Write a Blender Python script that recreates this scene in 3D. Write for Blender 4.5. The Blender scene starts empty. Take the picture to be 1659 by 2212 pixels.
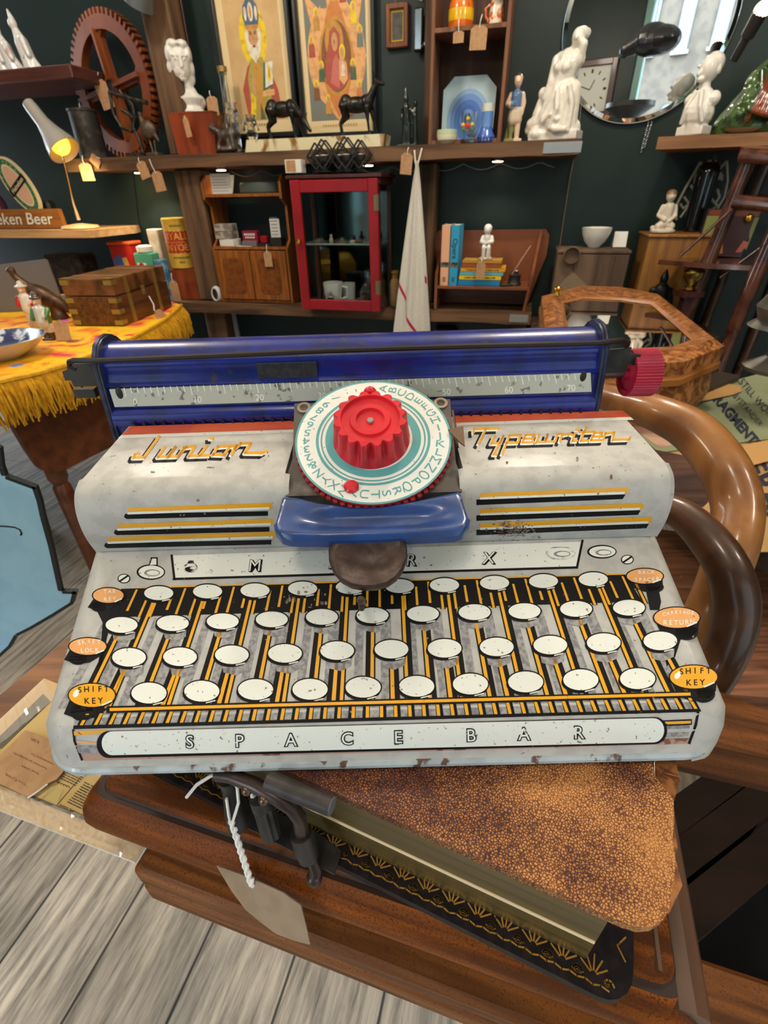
import bpy, math, random
from mathutils import Vector, Matrix, geometry
random.seed(7)
S = bpy.context.scene
COL = S.collection
R = math.radians
# ------------------------------------------------------------------ camera
FPX, PITCH, ROLL, CZ, IW, IH = 1065.0, R(33), 0.02, 1.055, 1659, 2212
_r0 = Vector((1, 0, 0)); _u0 = Vector((0, math.sin(PITCH), math.cos(PITCH))); FWD = Vector((0, math.cos(PITCH), -math.sin(PITCH)))
CI = math.cos(ROLL)*_r0 - math.sin(ROLL)*_u0
CJ = math.sin(ROLL)*_r0 + math.cos(ROLL)*_u0
CAM = Vector((0, 0, CZ))
cd = bpy.data.cameras.new('camera'); cd.sensor_fit = 'VERTICAL'; cd.sensor_height = 36; cd.lens = FPX/IH*36
cd.clip_start = 0.01
cam = bpy.data.objects.new('camera', cd); COL.objects.link(cam)
cam.matrix_world = Matrix(((CI.x, CJ.x, -FWD.x, 0), (CI.y, CJ.y, -FWD.y, 0), (CI.z, CJ.z, -FWD.z, CZ), (0, 0, 0, 1)))
S.camera = cam
cd.dof.use_dof = True; cd.dof.focus_distance = 0.25; cd.dof.aperture_fstop = 20
# ------------------------------------------------------------------ look, sky, lights
S.view_settings.view_transform = 'Standard'; S.view_settings.look = 'None'; S.view_settings.gamma = 1.0
S.view_settings.exposure = 0.02
WORLD_STRENGTH = 27.0
SKY = (0.80, 0.90, 1.0)
w = bpy.data.worlds.new('sky'); S.world = w; w.use_nodes = True
w.node_tree.nodes['Background'].inputs[0].default_value = (*SKY, 1); w.node_tree.nodes['Background'].inputs[1].default_value = WORLD_STRENGTH
def light(name, kind, loc, power, col=(1, 1, 1), size=.1, aim=None, portal=False, size_y=None, spot=None):
    l = bpy.data.lights.new(name, kind); l.energy = power; l.color = col
    if kind == 'AREA':
        l.size = size; l.shape = 'RECTANGLE'; l.size_y = size_y or size; l.cycles.is_portal = portal
    else: l.shadow_soft_size = size
    if spot: l.spot_size = R(spot); l.spot_blend = .6
    o = bpy.data.objects.new(name, l); COL.objects.link(o); o.location = loc
    if aim is not None: o.rotation_euler = (Vector(aim)-Vector(loc)).to_track_quat('-Z', 'Y').to_euler()
    return o
FW_Y = -2.1           # shop front (behind the camera)
light('window_daylight_right', 'AREA', (1.75, FW_Y+.02, 1.5), 0, size=3.0, size_y=2.1, aim=(1.75, 1, 1.5), portal=True)
light('window_daylight_left', 'AREA', (-1.95, FW_Y+.02, 1.5), 0, size=2.0, size_y=2.1, aim=(-1.95, 1, 1.5), portal=True)
CEIL = 2.75
CEILING_LAMPS = [(-.9, 1.25, 44), (.55, 1.15, 48), (-.25, -.5, 18), (1.6, -.2, 28), (-1.9, .2, 24)]
WARM = (1.0, .88, .72)

# ------------------------------------------------------------------ pixel -> place helpers (authoring only: each point gets its own real depth)
def ray(x, y): return (x-IW/2)*CI - (y-IH/2)*CJ + FPX*FWD
def onz(x, y, z): d = ray(x, y); return CAM + d*((z-CZ)/d.z)
def atd(x, y, d): return CAM + ray(x, y)*(d/FPX)
def ony(x, y, Y): d = ray(x, y); return CAM + d*(Y/d.y)
def onplane(x, y, p, n): d = ray(x, y); return CAM + d*((Vector(p)-CAM).dot(n)/d.dot(n))
WD0, WS = 2.40, .265
WH = math.hypot(1, WS)
WROT = math.atan(-WS)
WU = Vector((1, -WS, 0))/WH; WN = Vector((-WS, -1, 0))/WH; WO = Vector((0, WD0, 0))
def wxy(u, off, z=0): return WO + WU*u + WN*off + Vector((0, 0, z))
def wp(x, y, off):
    """wall frame (u along the wall, z) of the pixel at a distance off the wall"""
    d = ray(x, y); t = (WD0-off*WH)/(d.y+WS*d.x); p = CAM+d*t
    return (p-WO).dot(WU), p.z
# ------------------------------------------------------------------ colours and materials
def lin(c):
    if isinstance(c, str): c = [int(c[i:i+2], 16) for i in (1, 3, 5)]
    return tuple((v/255/12.92 if v/255 <= .04045 else ((v/255+.055)/1.055)**2.4) for v in c)
def mat(name, c, rough=.5, metal=0, c2=None, sc=40, lo=.45, hi=.6, stretch=None, bump=0, bsc=None, coat=0, spec=.5, c3=None, sc3=200, lo3=.62, hi3=.68, rot=(0,0,0), detail=4, dist=0, trans=0, ior=1.45, alpha=1, emit=0, emitc=None, vor=False):
    m = bpy.data.materials.new(name); m.use_nodes = True; nt = m.node_tree; N = nt.nodes; L = nt.links
    b = N['Principled BSDF']; I = b.inputs
    I['Base Color'].default_value = (*lin(c), 1); I['Roughness'].default_value = rough; I['Metallic'].default_value = metal
    I['Coat Weight'].default_value = coat; I['Coat Roughness'].default_value = .12; I['Specular IOR Level'].default_value = spec
    I['Transmission Weight'].default_value = trans; I['IOR'].default_value = ior; I['Alpha'].default_value = alpha
    if emit: I['Emission Color'].default_value = (*lin(emitc or c), 1); I['Emission Strength'].default_value = emit
    if c2 or c3 or bump:
        tc = N.new('ShaderNodeTexCoord'); mp = N.new('ShaderNodeMapping'); L.new(tc.outputs['Object'], mp.inputs['Vector'])
        mp.inputs['Scale'].default_value = stretch or (1, 1, 1); mp.inputs['Rotation'].default_value = rot
    def tex(s, vec, v=False, d=None):
        if v:
            t = N.new('ShaderNodeTexVoronoi'); t.feature = 'DISTANCE_TO_EDGE'; t.inputs['Scale'].default_value = s; o = t.outputs['Distance']
        else:
            t = N.new('ShaderNodeTexNoise'); t.inputs['Scale'].default_value = s; t.inputs['Detail'].default_value = detail if d is None else d; t.inputs['Distortion'].default_value = dist; o = t.outputs['Fac']
        L.new(vec, t.inputs['Vector']); return o
    def ramp(src, a, bb):
        r = N.new('ShaderNodeMapRange'); r.inputs['From Min'].default_value = a; r.inputs['From Max'].default_value = bb; L.new(src, r.inputs['Value']); return r.outputs['Result']
    cur = None
    def mix(fac, A, Bc):
        x = N.new('ShaderNodeMix'); x.data_type = 'RGBA'; L.new(fac, x.inputs['Factor'])
        if isinstance(A, tuple): x.inputs['A'].default_value = (*A, 1)
        else: L.new(A, x.inputs['A'])
        x.inputs['B'].default_value = (*Bc, 1); return x.outputs['Result']
    if c2:
        cur = mix(ramp(tex(sc, mp.outputs['Vector'], vor), lo, hi), lin(c), lin(c2))
    if c3:
        cur = mix(ramp(tex(sc3, tc.outputs['Object']), lo3, hi3), cur if cur is not None else lin(c), lin(c3))
    if cur is not None: L.new(cur, I['Base Color'])
    if bump:
        bp = N.new('ShaderNodeBump'); bp.inputs['Strength'].default_value = bump; bp.inputs['Distance'].default_value = .002
        L.new(tex(bsc or sc, mp.outputs['Vector'], vor), bp.inputs['Height']); L.new(bp.outputs['Normal'], I['Normal'])
    return m
def wood(name, c, c2, axis='x', sc=14, rough=.5, coat=0, **k):
    st = {'x': (.08, 1, 1), 'y': (1, .08, 1), 'z': (1, 1, .08)}[axis]
    return mat(name, c, rough, c2=c2, sc=sc*3.5, lo=.36, hi=.64, stretch=st, coat=coat, dist=.4, bump=k.pop('bump', .15), **k)
# ------------------------------------------------------------------ mesh builder
TX = {}
class M:
    def __init__(s): s.v = []; s.f = []; s.m = []; s.X = None
    def add(s, vs, fs, m=0):
        b = len(s.v); s.v += [Vector(p) if s.X is None else s.X @ Vector(p) for p in vs]
        s.f += [tuple(b+i for i in f) for f in fs]; s.m += [m]*len(fs); return s
    def box(s, c, d, m=0, bev=0, rz=0, rot=None):
        x, y, z = d[0]/2, d[1]/2, d[2]/2; c = Vector(c)
        Q = rot if rot is not None else Matrix.Rotation(rz, 3, 'Z')
        if not bev:
            vs = [(i*x, j*y, k*z) for i in (-1, 1) for j in (-1, 1) for k in (-1, 1)]
            fs = [(0, 1, 3, 2), (4, 6, 7, 5), (0, 4, 5, 1), (2, 3, 7, 6), (0, 2, 6, 4), (1, 5, 7, 3)]
        else:
            b = min(bev, x*.98, y*.98, z*.98); vs = []; idx = {}
            for i in (-1, 1):
                for j in (-1, 1):
                    for k in (-1, 1):
                        for a in range(3):
                            p = [i*(x-b), j*(y-b), k*(z-b)]; p[a] = (i*x, j*y, k*z)[a]; idx[i, j, k, a] = len(vs); vs.append(tuple(p))
            fs = []
            for a in range(3):
                o = [q for q in range(3) if q != a]
                for sg in (-1, 1):
                    f = []
                    for p, q in ((-1, -1), (1, -1), (1, 1), (-1, 1)):
                        t = [0, 0, 0]; t[a] = sg; t[o[0]] = p; t[o[1]] = q; f.append(idx[(*t, a)])
                    fs.append(tuple(f))
                for p in (-1, 1):
                    for q in (-1, 1):
                        t0 = [0, 0, 0]; t1 = [0, 0, 0]; t0[a] = -1; t1[a] = 1
                        for t in (t0, t1): t[o[0]] = p; t[o[1]] = q
                        fs.append((idx[(*t0, o[0])], idx[(*t1, o[0])], idx[(*t1, o[1])], idx[(*t0, o[1])]))
            for i in (-1, 1):
                for j in (-1, 1):
                    for k in (-1, 1): fs.append((idx[i, j, k, 0], idx[i, j, k, 1], idx[i, j, k, 2]))
        return s.add([c + Q @ Vector(p) for p in vs], fs, m)
    def bar(s, p, q, w, h, m=0, up=(0, 0, 1), bev=0):
        p, q = Vector(p), Vector(q); d = (q-p); l = d.length; d.normalize(); u = Vector(up)
        if abs(d.dot(u)) > .98: u = Vector((0, 1, 0))
        sx = d.cross(u).normalized(); uu = sx.cross(d)
        return s.box((p+q)/2, (l, w, h), m, bev, rot=Matrix((d, -sx, uu)).transposed())
    def tube(s, pts, r, n=8, m=0, closed=False, caps=True, flat=1.0, up=None):
        P = [Vector(p) for p in pts]; k = len(P); rr = r if isinstance(r, (list, tuple)) else [r]*k; vs = []; fs = []
        nrm = None
        for i in range(k):
            t = (P[(i+1) % k]-P[i-1]) if closed else (P[min(i+1, k-1)]-P[max(i-1, 0)])
            t.normalize()
            if nrm is None: nrm = t.orthogonal().normalized() if up is None else (Vector(up)-t*t.dot(Vector(up))).normalized()
            elif up is not None: nrm = (Vector(up)-t*t.dot(Vector(up))).normalized()
            else:
                nrm = (nrm-t*nrm.dot(t)); nrm = nrm.normalized() if nrm.length > 1e-9 else t.orthogonal().normalized()
            b = t.cross(nrm)
            for j in range(n):
                a = 2*math.pi*j/n; vs.append(P[i]+nrm*(math.cos(a)*rr[i]*flat)+b*(math.sin(a)*rr[i]))
        for i in range(k if closed else k-1):
            for j in range(n):
                i2 = (i+1) % k; fs.append((i*n+j, i*n+(j+1) % n, i2*n+(j+1) % n, i2*n+j))
        if caps and not closed: fs += [tuple(range(n-1, -1, -1)), tuple((k-1)*n+j for j in range(n))]
        return s.add(vs, fs, m)
    def lathe(s, prof, c=(0, 0, 0), n=24, m=0, ax=None, sx=1, sy=1, mf=None, cap0=True):
        vs = []; fs = []; ms = []; c = Vector(c); k = len(prof)
        Q = Vector((0, 0, 1)).rotation_difference(Vector(ax)).to_matrix() if ax is not None else Matrix.Identity(3)
        for r, z in prof:
            for j in range(n):
                a = 2*math.pi*j/n; vs.append(c+Q @ Vector((r*math.cos(a)*sx, r*math.sin(a)*sy, z)))
        for i in range(k-1):
            for j in range(n): fs.append((i*n+j, i*n+(j+1) % n, (i+1)*n+(j+1) % n, (i+1)*n+j)); ms.append(mf[i] if mf else m)
        fs += ([tuple(range(n-1, -1, -1))] if cap0 else [])+[tuple((k-1)*n+j for j in range(n))]; ms += ([ms[0]] if cap0 else [])+[ms[-1]]
        b = len(s.v); s.add(vs, fs, m); s.m[-len(ms):] = ms; return s
    def cyl(s, p, q, r, r2=None, n=16, m=0): return s.tube([p, q], [r, r if r2 is None else r2], n, m)
    def ell(s, c, r, m=0, nu=16, nv=10, rot=None):
        r = (r, r, r) if not isinstance(r, (tuple, list)) else r; c = Vector(c); Q = rot or Matrix.Identity(3); vs = []; fs = []
        for i in range(1, nv):
            t = math.pi*i/nv
            for j in range(nu):
                a = 2*math.pi*j/nu; vs.append(c+Q @ Vector((r[0]*math.sin(t)*math.cos(a), r[1]*math.sin(t)*math.sin(a), r[2]*math.cos(t))))
        for i in range(nv-2):
            for j in range(nu): fs.append((i*nu+j, (i+1)*nu+j, (i+1)*nu+(j+1) % nu, i*nu+(j+1) % nu))
        b = len(vs); vs += [c+Q @ Vector((0, 0, r[2])), c-Q @ Vector((0, 0, r[2]))]
        for j in range(nu): fs += [(b, j, (j+1) % nu), (b+1, (nv-2)*nu+(j+1) % nu, (nv-2)*nu+j)]
        return s.add(vs, fs, m)
    def prism(s, pts, o, ex, ey, h, m=0, ms=None):
        """2-D outline in (ex,ey) from o, thickened by h along ex x ey"""
        o, ex, ey = Vector(o), Vector(ex), Vector(ey); nz = ex.cross(ey).normalized(); n = len(pts)
        if sum(pts[i][0]*pts[(i+1) % n][1]-pts[(i+1) % n][0]*pts[i][1] for i in range(n)) < 0: pts = pts[::-1]
        A = [o+ex*p[0]+ey*p[1] for p in pts]; Bv = [a+nz*h for a in A]
        tri = geometry.tessellate_polygon([[Vector((p[0], p[1], 0)) for p in pts]])
        def ori(t):
            a, b, c = (pts[i] for i in t); return t if (b[0]-a[0])*(c[1]-a[1])-(b[1]-a[1])*(c[0]-a[0]) > 0 else t[::-1]
        tri = [ori(t) for t in tri]
        s.add(A+Bv, [tuple(n+i for i in t) for t in tri], m)
        b = len(s.v)-2*n
        s.f += [tuple(b+i for i in t[::-1]) for t in tri]; s.m += [m]*len(tri)
        s.f += [(b+i, b+(i+1) % n, b+n+(i+1) % n, b+n+i) for i in range(n)]; s.m += [m if ms is None else ms]*n
        return s
    def flat(s, pts, m=0):
        pts = [Vector(p) for p in pts]; return s.add(pts, [t for t in geometry.tessellate_polygon([pts])], m)
    def grid(s, fn, nu, nv, m=0, cu=False):
        vs = [fn(i/(nu-1) if not cu else i/nu, j/(nv-1)) for j in range(nv) for i in range(nu)]; fs = []
        for j in range(nv-1):
            for i in range(nu if cu else nu-1): fs.append((j*nu+i, j*nu+(i+1) % nu, (j+1)*nu+(i+1) % nu, (j+1)*nu+i))
        return s.add(vs, fs, m)
    def obj(s, name, mats, parent=None, world=False, smooth=35, **props):
        mats = mats if isinstance(mats, (list, tuple)) else [mats]
        me = bpy.data.meshes.new(name); vs = s.v
        if world and parent is not None:
            inv = TX[parent.name].inverted(); vs = [inv @ v for v in vs]
        me.from_pydata([tuple(v) for v in vs], [], s.f)
        for x in mats: me.materials.append(x)
        me.polygons.foreach_set('material_index', [min(i, len(mats)-1) for i in s.m])
        me.polygons.foreach_set('use_smooth', [True]*len(s.f)); me.update()
        if smooth < 180: me.set_sharp_from_angle(angle=R(smooth))
        o = bpy.data.objects.new(name, me); COL.objects.link(o)
        if parent is not None:
            o.parent = parent; TX[o.name] = TX[parent.name].copy()
        else: TX[o.name] = Matrix.Identity(4)
        for k, v in props.items(): o[k] = v
        return o
    def thing(s, name, label, cat, mats, loc=(0, 0, 0), rz=0, group=None, **k):
        o = s.obj(name, mats, **k); o.location = loc; o.rotation_euler = (0, 0, rz); o['label'] = label; o['category'] = cat
        TX[o.name] = Matrix.Translation(Vector(loc)) @ Matrix.Rotation(rz, 4, 'Z')
        if group: o['group'] = group
        return o
def thing(name, label, cat, loc=(0, 0, 0), rz=0, group=None, rot=None):
    o = bpy.data.objects.new(name, None); COL.objects.link(o); o.empty_display_size = .05
    o.location = loc; o.rotation_euler = (0, 0, rz) if rot is None else rot
    TX[o.name] = Matrix.Translation(Vector(loc)) @ o.rotation_euler.to_matrix().to_4x4()
    o['label'] = label; o['category'] = cat
    if group: o['group'] = group
    return o
def struct(name, m, mats, **k): return m.obj(name, mats, kind='structure', **k)
def clone(o, loc, rz=None, label=None):
    c = o.copy(); COL.objects.link(c); c.location = loc
    if rz is not None: c.rotation_euler = (0, 0, rz)
    if label: c['label'] = label
    TX[c.name] = Matrix.Translation(Vector(loc)) @ c.rotation_euler.to_matrix().to_4x4()
    for ch in [x for x in bpy.data.objects if x.parent == o]:
        d = ch.copy(); COL.objects.link(d); d.parent = c
        for g in [x for x in bpy.data.objects if x.parent == ch]:
            e = g.copy(); COL.objects.link(e); e.parent = d
    return c
def blob(name, prims, mats, vox=.003, parent=None, mf=None, it=3, X=None, **props):
    """one continuous surface grown over tapered capsules ('c',p,q,r,r2) and ellipsoids ('e',c,radii[,rot])"""
    b = M(); b.X = X
    for p in prims:
        if p[0] == 'c':
            a, q = Vector(p[1]), Vector(p[2]); r, r2 = p[3], (p[4] if len(p) > 4 else p[3])
            b.tube([a, q], [r, r2], 10); b.ell(a, r, nu=10, nv=8); b.ell(q, r2, nu=10, nv=8)
        elif p[0] == 'e': b.ell(p[1], p[2], rot=p[3] if len(p) > 3 else None, nu=14, nv=10)
        elif p[0] == 'b': b.box(p[1], p[2])
        elif p[0] == 't': b.tube(p[1], p[2], 10)
        elif p[0] == 'l': b.lathe(p[1], p[2], 16)
    o = b.obj(name, mats, smooth=180)
    md = o.modifiers.new('r', 'REMESH'); md.mode = 'VOXEL'; md.voxel_size = vox
    if it: ms = o.modifiers.new('s', 'SMOOTH'); ms.iterations = it; ms.factor = .5
    me = bpy.data.meshes.new_from_object(o.evaluated_get(bpy.context.evaluated_depsgraph_get()))
    old = o.data; o.modifiers.clear(); o.data = me; bpy.data.meshes.remove(old)
    me.name = name
    me.materials.clear()
    for x in (mats if isinstance(mats, (list, tuple)) else [mats]): me.materials.append(x)
    me.polygons.foreach_set('use_smooth', [True]*len(me.polygons))
    if mf: me.polygons.foreach_set('material_index', [mf(p.center) for p in me.polygons])
    me.update()
    if parent is not None: o.parent = parent; TX[o.name] = TX[parent.name].copy()
    for k, v in props.items(): o[k] = v
    return o
def text2d(txt, size=1, bold=0, shear=0, align='CENTER', sx=1):
    """flat letter shapes -> (2-D verts, faces)"""
    c = bpy.data.curves.new('letters', 'FONT'); c.body = txt; c.size = size; c.offset = bold*size; c.shear = shear; c.align_x = align; c.align_y = 'CENTER'; c.resolution_u = 3
    o = bpy.data.objects.new('letters', c); COL.objects.link(o)
    me = bpy.data.meshes.new_from_object(o.evaluated_get(bpy.context.evaluated_depsgraph_get()))
    r = ([(v.co.x*sx, v.co.y) for v in me.vertices], [tuple(p.vertices) for p in me.polygons])
    bpy.data.objects.remove(o); bpy.data.curves.remove(c); bpy.data.meshes.remove(me)
    return r
def text3d(b, txt, o, ex, ey, size, m, **k):
    vs, fs = text2d(txt, size, **k); o, ex, ey = Vector(o), Vector(ex).normalized(), Vector(ey).normalized()
    b.add([o+ex*x+ey*y for x, y in vs], fs, m)
def ellpts(cx, cy, a, b, n=28, t=0): 
    return [(cx+a*math.cos(2*math.pi*i/n)*math.cos(t)-b*math.sin(2*math.pi*i/n)*math.sin(t), cy+a*math.cos(2*math.pi*i/n)*math.sin(t)+b*math.sin(2*math.pi*i/n)*math.cos(t)) for i in range(n)]
def stroke(pts, w0, closed=False):
    """a thick line as quads in 2-D"""
    out = []; P = [Vector(p) for p in pts]
    for i in range(len(P)-1):
        d = (P[i+1]-P[i]).normalized(); n = Vector((-d.y, d.x))*w0/2; e = d*w0*.35
        out.append([tuple(P[i]-e+n), tuple(P[i]-e-n), tuple(P[i+1]+e-n), tuple(P[i+1]+e+n)])
    return out
# ================================================================== ROOM
wall_green = mat('green_wall_paint', '#1c2927', .40, c2='#202f2c', sc=3, lo=.3, hi=.7, spec=.4, bump=.05, bsc=60)
beam_wood = wood('old_beam_wood', '#6e4f34', '#3a2718', 'x', 10, .7, bump=.5)
beam_wood_v = wood('old_post_wood', '#6e5138', '#3b291a', 'z', 10, .7, bump=.5)
white_p = mat('white_paint', '#d8d4ca', .6)
def floor_material():
    m = bpy.data.materials.new('whitewashed_boards'); m.use_nodes = True; nt = m.node_tree; N, L = nt.nodes, nt.links; b = N['Principled BSDF']
    tc = N.new('ShaderNodeTexCoord'); mp = N.new('ShaderNodeMapping'); L.new(tc.outputs['Object'], mp.inputs['Vector']); mp.inputs['Rotation'].default_value = (0, 0, R(-FLOOR_ANG)); mp.vector_type = 'POINT'
    mp.inputs['Location'].default_value = (0, FLOOR_OFF, 0)
    br = N.new('ShaderNodeTexBrick'); br.inputs['Scale'].default_value = 1; br.inputs['Brick Width'].default_value = 3.1; br.inputs['Row Height'].default_value = .155; br.inputs['Mortar Size'].default_value = .0022
    br.inputs['Color1'].default_value = (.385, .33, .262, 1); br.inputs['Color2'].default_value = (.32, .275, .215, 1); br.inputs['Mortar'].default_value = (.03, .025, .02, 1); br.inputs['Bias'].default_value = 0
    L.new(mp.outputs[0], br.inputs['Vector'])
    m2 = N.new('ShaderNodeMapping'); m2.inputs['Scale'].default_value = (.09, 1, 1); L.new(mp.outputs[0], m2.inputs['Vector'])
    n1 = N.new('ShaderNodeTexNoise'); n1.inputs['Scale'].default_value = 75; n1.inputs['Detail'].default_value = 7; n1.inputs['Roughness'].default_value = .7; L.new(m2.outputs[0], n1.inputs['Vector'])
    n2 = N.new('ShaderNodeTexNoise'); n2.inputs['Scale'].default_value = 9; n2.inputs['Detail'].default_value = 5; L.new(m2.outputs[0], n2.inputs['Vector'])
    def rg(s, a, c, lo, hi):
        r = N.new('ShaderNodeMapRange'); r.inputs['From Min'].default_value = a; r.inputs['From Max'].default_value = c; r.inputs['To Min'].default_value = lo; r.inputs['To Max'].default_value = hi; L.new(s, r.inputs['Value']); return r.outputs[0]
    x = N.new('ShaderNodeMix'); x.data_type = 'RGBA'; x.blend_type = 'MULTIPLY'; x.inputs['Factor'].default_value = 1
    mm = N.new('ShaderNodeMath'); mm.operation = 'MULTIPLY'; L.new(rg(n1.outputs['Fac'], .36, .6, .34, 1.12), mm.inputs[0]); L.new(rg(n2.outputs['Fac'], .3, .7, .62, 1.25), mm.inputs[1])
    cb = N.new('ShaderNodeCombineColor'); [L.new(mm.outputs[0], cb.inputs[i]) for i in range(3)]
    L.new(br.outputs['Color'], x.inputs['A']); L.new(cb.outputs[0], x.inputs['B']); L.new(x.outputs['Result'], b.inputs['Base Color'])
    b.inputs['Roughness'].default_value = .6
    bp = N.new('ShaderNodeBump'); bp.inputs['Strength'].default_value = .3; bp.inputs['Distance'].default_value = .002; L.new(n1.outputs['Fac'], bp.inputs['Height']); L.new(bp.outputs[0], b.inputs['Normal'])
    return m
_a, _b = onz(186, 1819, 0), onz(0, 2080, 0)
FLOOR_ANG = math.degrees(math.atan2(_a.y-_b.y, _a.x-_b.x)); FLOOR_OFF = 0.0
_t = R(-FLOOR_ANG); FLOOR_OFF = -(math.sin(_t)*_a.x+math.cos(_t)*_a.y)
b = M(); b.box((.3, .3, -.02), (7.4, 5.6, .04)); struct('floor', b, floor_material())
b = M(); b.box((.3, .3, CEIL+.02), (7.4, 5.6, .04)); struct('ceiling', b, white_p)
b = M(); b.X = Matrix.Translation(WO) @ Matrix.Rotation(WROT, 4, 'Z'); b.box((.2, .05, CEIL/2), (7.6, .1, CEIL)); struct('wall_back', b, wall_green)
b = M(); b.box((-3.3, .3, CEIL/2), (.1, 5.4, CEIL)); struct('wall_left', b, wall_green)
b = M(); b.box((3.6, .2, CEIL/2), (.1, 5.2, CEIL)); struct('wall_right', b, wall_green)
b = M()
for x0, x1, z0, z1 in ((-3.3, 3.6, 0, .45), (-3.3, 3.6, 2.55, CEIL), (-3.3, -2.95, .45, 2.55), (-.95, .25, .45, 2.55), (3.25, 3.6, .45, 2.55)):
    b.box(((x0+x1)/2, FW_Y-.06, (z0+z1)/2), (x1-x0, .12, z1-z0))
struct('wall_front', b, wall_green)
teal_p = mat('teal_window_paint', '#7fa39c', .4)
for k, (x0, x1) in enumerate(((-2.95, -.95), (.25, 3.25))):
    f = M()
    for x in (x0+.04, x1-.04, (x0+x1)/2): f.box((x, FW_Y-.06, 1.5), (.07, .09, 2.1), bev=.008)
    for z in (.49, 2.51): f.box(((x0+x1)/2, FW_Y-.06, z), (x1-x0, .09, .08), bev=.008)
    struct('window_%d' % (k+1), f, teal_p)
# the street seen through the shop window (and in the mirror)
bricks = mat('pale_street_stone', '#3c372f', .9, c2='#332e27', sc=6)
b = M(); b.box((1.2, -9.5, 3.0), (22, .4, 8.6), 0)
for i in range(-12, 19):
    x = i*.60
    for z0, h in ((.6, 1.7), (3.2, 1.9)):
        b.box((x, -9.28, z0+h/2), (.22, .06, h), 1); b.ell((x, -9.3, z0+h), (.11, .05, .11), 1); b.box((x, -9.26, z0+h*.55), (.22, .06, .03), 2); b.box((x, -9.24, z0-.04), (.3, .12, .06), 2)
struct('street_facade', b, [bricks, mat('street_window_glass', '#34484f', .2), mat('street_window_paint', '#55544f', .6)])
b = M(); b.box((0, -6, -.16), (24, 7.6, .1)); struct('street_pavement', b, mat('street_paving', '#4f4c46', .8))

# ================================================================== TYPEWRITER
TW = thing('toy_typewriter', 'grey tin toy typewriter with blue carriage and red dial knob on a leather album', 'typewriter', (0, .114, .853), rot=(0, -.010, 0))
TI = TX[TW.name].inverted(); TC = TI @ CAM
def tray(x, y): return (TI.to_3x3() @ ray(x, y))
def hit(x, y, prof, lift=0):
    """pixel -> point on the sheet (profile in local y,z, running along x)"""
    d = tray(x, y); best = None
    for k, ((y0, z0), (y1, z1)) in enumerate(zip(prof[:-1], prof[1:])):
        n = Vector((0, -(z1-z0), (y1-y0))).normalized(); dn = d.dot(n)
        if abs(dn) < 1e-9: continue
        t = (Vector((0, y0, z0))-TC).dot(n)/dn; p = TC+d*t
        s = ((p.y-y0)*(y1-y0)+(p.z-z0)*(z1-z0))/((y1-y0)**2+(z1-z0)**2)
        lo = -1e-6 if k else -.6; hi = 1+1e-6 if k < len(prof)-2 else 1.6
        if lo <= s <= hi and dn < 0: 
            if best is None or t < best[0]-1e-9: best = (t, p+n*lift)
    return best[1] if best else TC+d*.24/FPX
class Dec:
    def __init__(s, b, prof): s.b = b; s.p = prof
    def poly(s, pts, m, l=1):
        q = [hit(x, y, s.p, .00008*l) for x, y in pts]
        tri = geometry.tessellate_polygon([[Vector((x, -y, 0)) for x, y in pts]])
        s.b.add(q, tri, m)
    def line(s, pts, w0, m, l=1):
        for q in stroke(pts, w0): s.poly(q, m, l)
    def ell(s, cx, cy, a, c, m, l=1, n=26, t=0): s.poly(ellpts(cx, cy, a, c, n, t), m, l)
    def ring(s, cx, cy, a, c, w0, m, l=1):
        P = ellpts(cx, cy, a, c, 26); P.append(P[0]); s.line(P, w0, m, l)
    def text(s, txt, x, y, size, m, l=1, rot=-.026, **k):
        vs, fs = text2d(txt, size, **k); c, q = math.cos(rot), math.sin(rot)
        s.b.add([hit(x+u*c+v*q, y+u*q-v*c, s.p, .00008*l) for u, v in vs], fs, m)
tin = mat('silver_tin_litho', '#b6b4ae', .5, c2='#aaa8a3', sc=120, coat=.08, c3='#6b5a4c', sc3=420, lo3=.70, hi3=.74, bump=.05, bsc=300)
ink = mat('black_litho_ink', '#0f0e11', .5, spec=.2, coat=0, c3='#8d8472', sc3=300, lo3=.72, hi3=.75)
yel = mat('yellow_litho_ink', '#e0a010', .32, coat=.3, c3='#6b4a10', sc3=380, lo3=.72, hi3=.76)
cream = mat('cream_litho_ink', '#e0e2da', .36, coat=.2, c3='#7b6a54', sc3=520, lo3=.66, hi3=.70)
shade = mat('grey_halftone_ink', '#9a9997', .4, c2='#77767a', sc=500, lo=.4, hi=.6, detail=2)
orange = mat('peach_litho_ink', '#e0a060', .35, coat=.2, c3='#8a5a30', sc3=400, lo3=.68, hi3=.72)
orange2 = mat('coral_litho_ink', '#d9663e', .35, coat=.2, c2='#c9573a', sc=60)
pink = mat('pinkish_litho_ink', '#b08a78', .4, c3='#7a4a38', sc3=160, lo3=.62, hi3=.66)
rustm = mat('rust_spots', '#6b5548', .8, c2='#94877a', sc=260, lo=.42, hi=.55)
LIT = [tin, ink, yel, cream, shade, orange, orange2, pink, rustm]
BP = [(.0012, .0035), (.0024, .008), (.0046, .0150), (.0078, .0210), (.0120, .0243), (.082, .056)]   # keyboard sheet, front lip upward
body = M()
tl, tr = hit(193, 1187, BP), hit(1433, 1160, BP); fl, fr = hit(96, 1495, BP), hit(1573, 1480, BP)
def xlim(y):
    k = (y-fl.y)/(tl.y-fl.y); k2 = (y-fr.y)/(tr.y-fr.y)
    xl, xr = fl.x+(tl.x-fl.x)*k, fr.x+(tr.x-fr.x)*k2; RR = .017
    c = 0 if y >= RR else RR-math.sqrt(max(RR*RR-(RR-max(y, 0))**2, 0))
    return xl+c, xr-c
rows = [(-.0, .0025)]+BP+[(.10, .0645), (.155, .0655), (.20, .060), (.205, .0)]
secs = []
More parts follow.
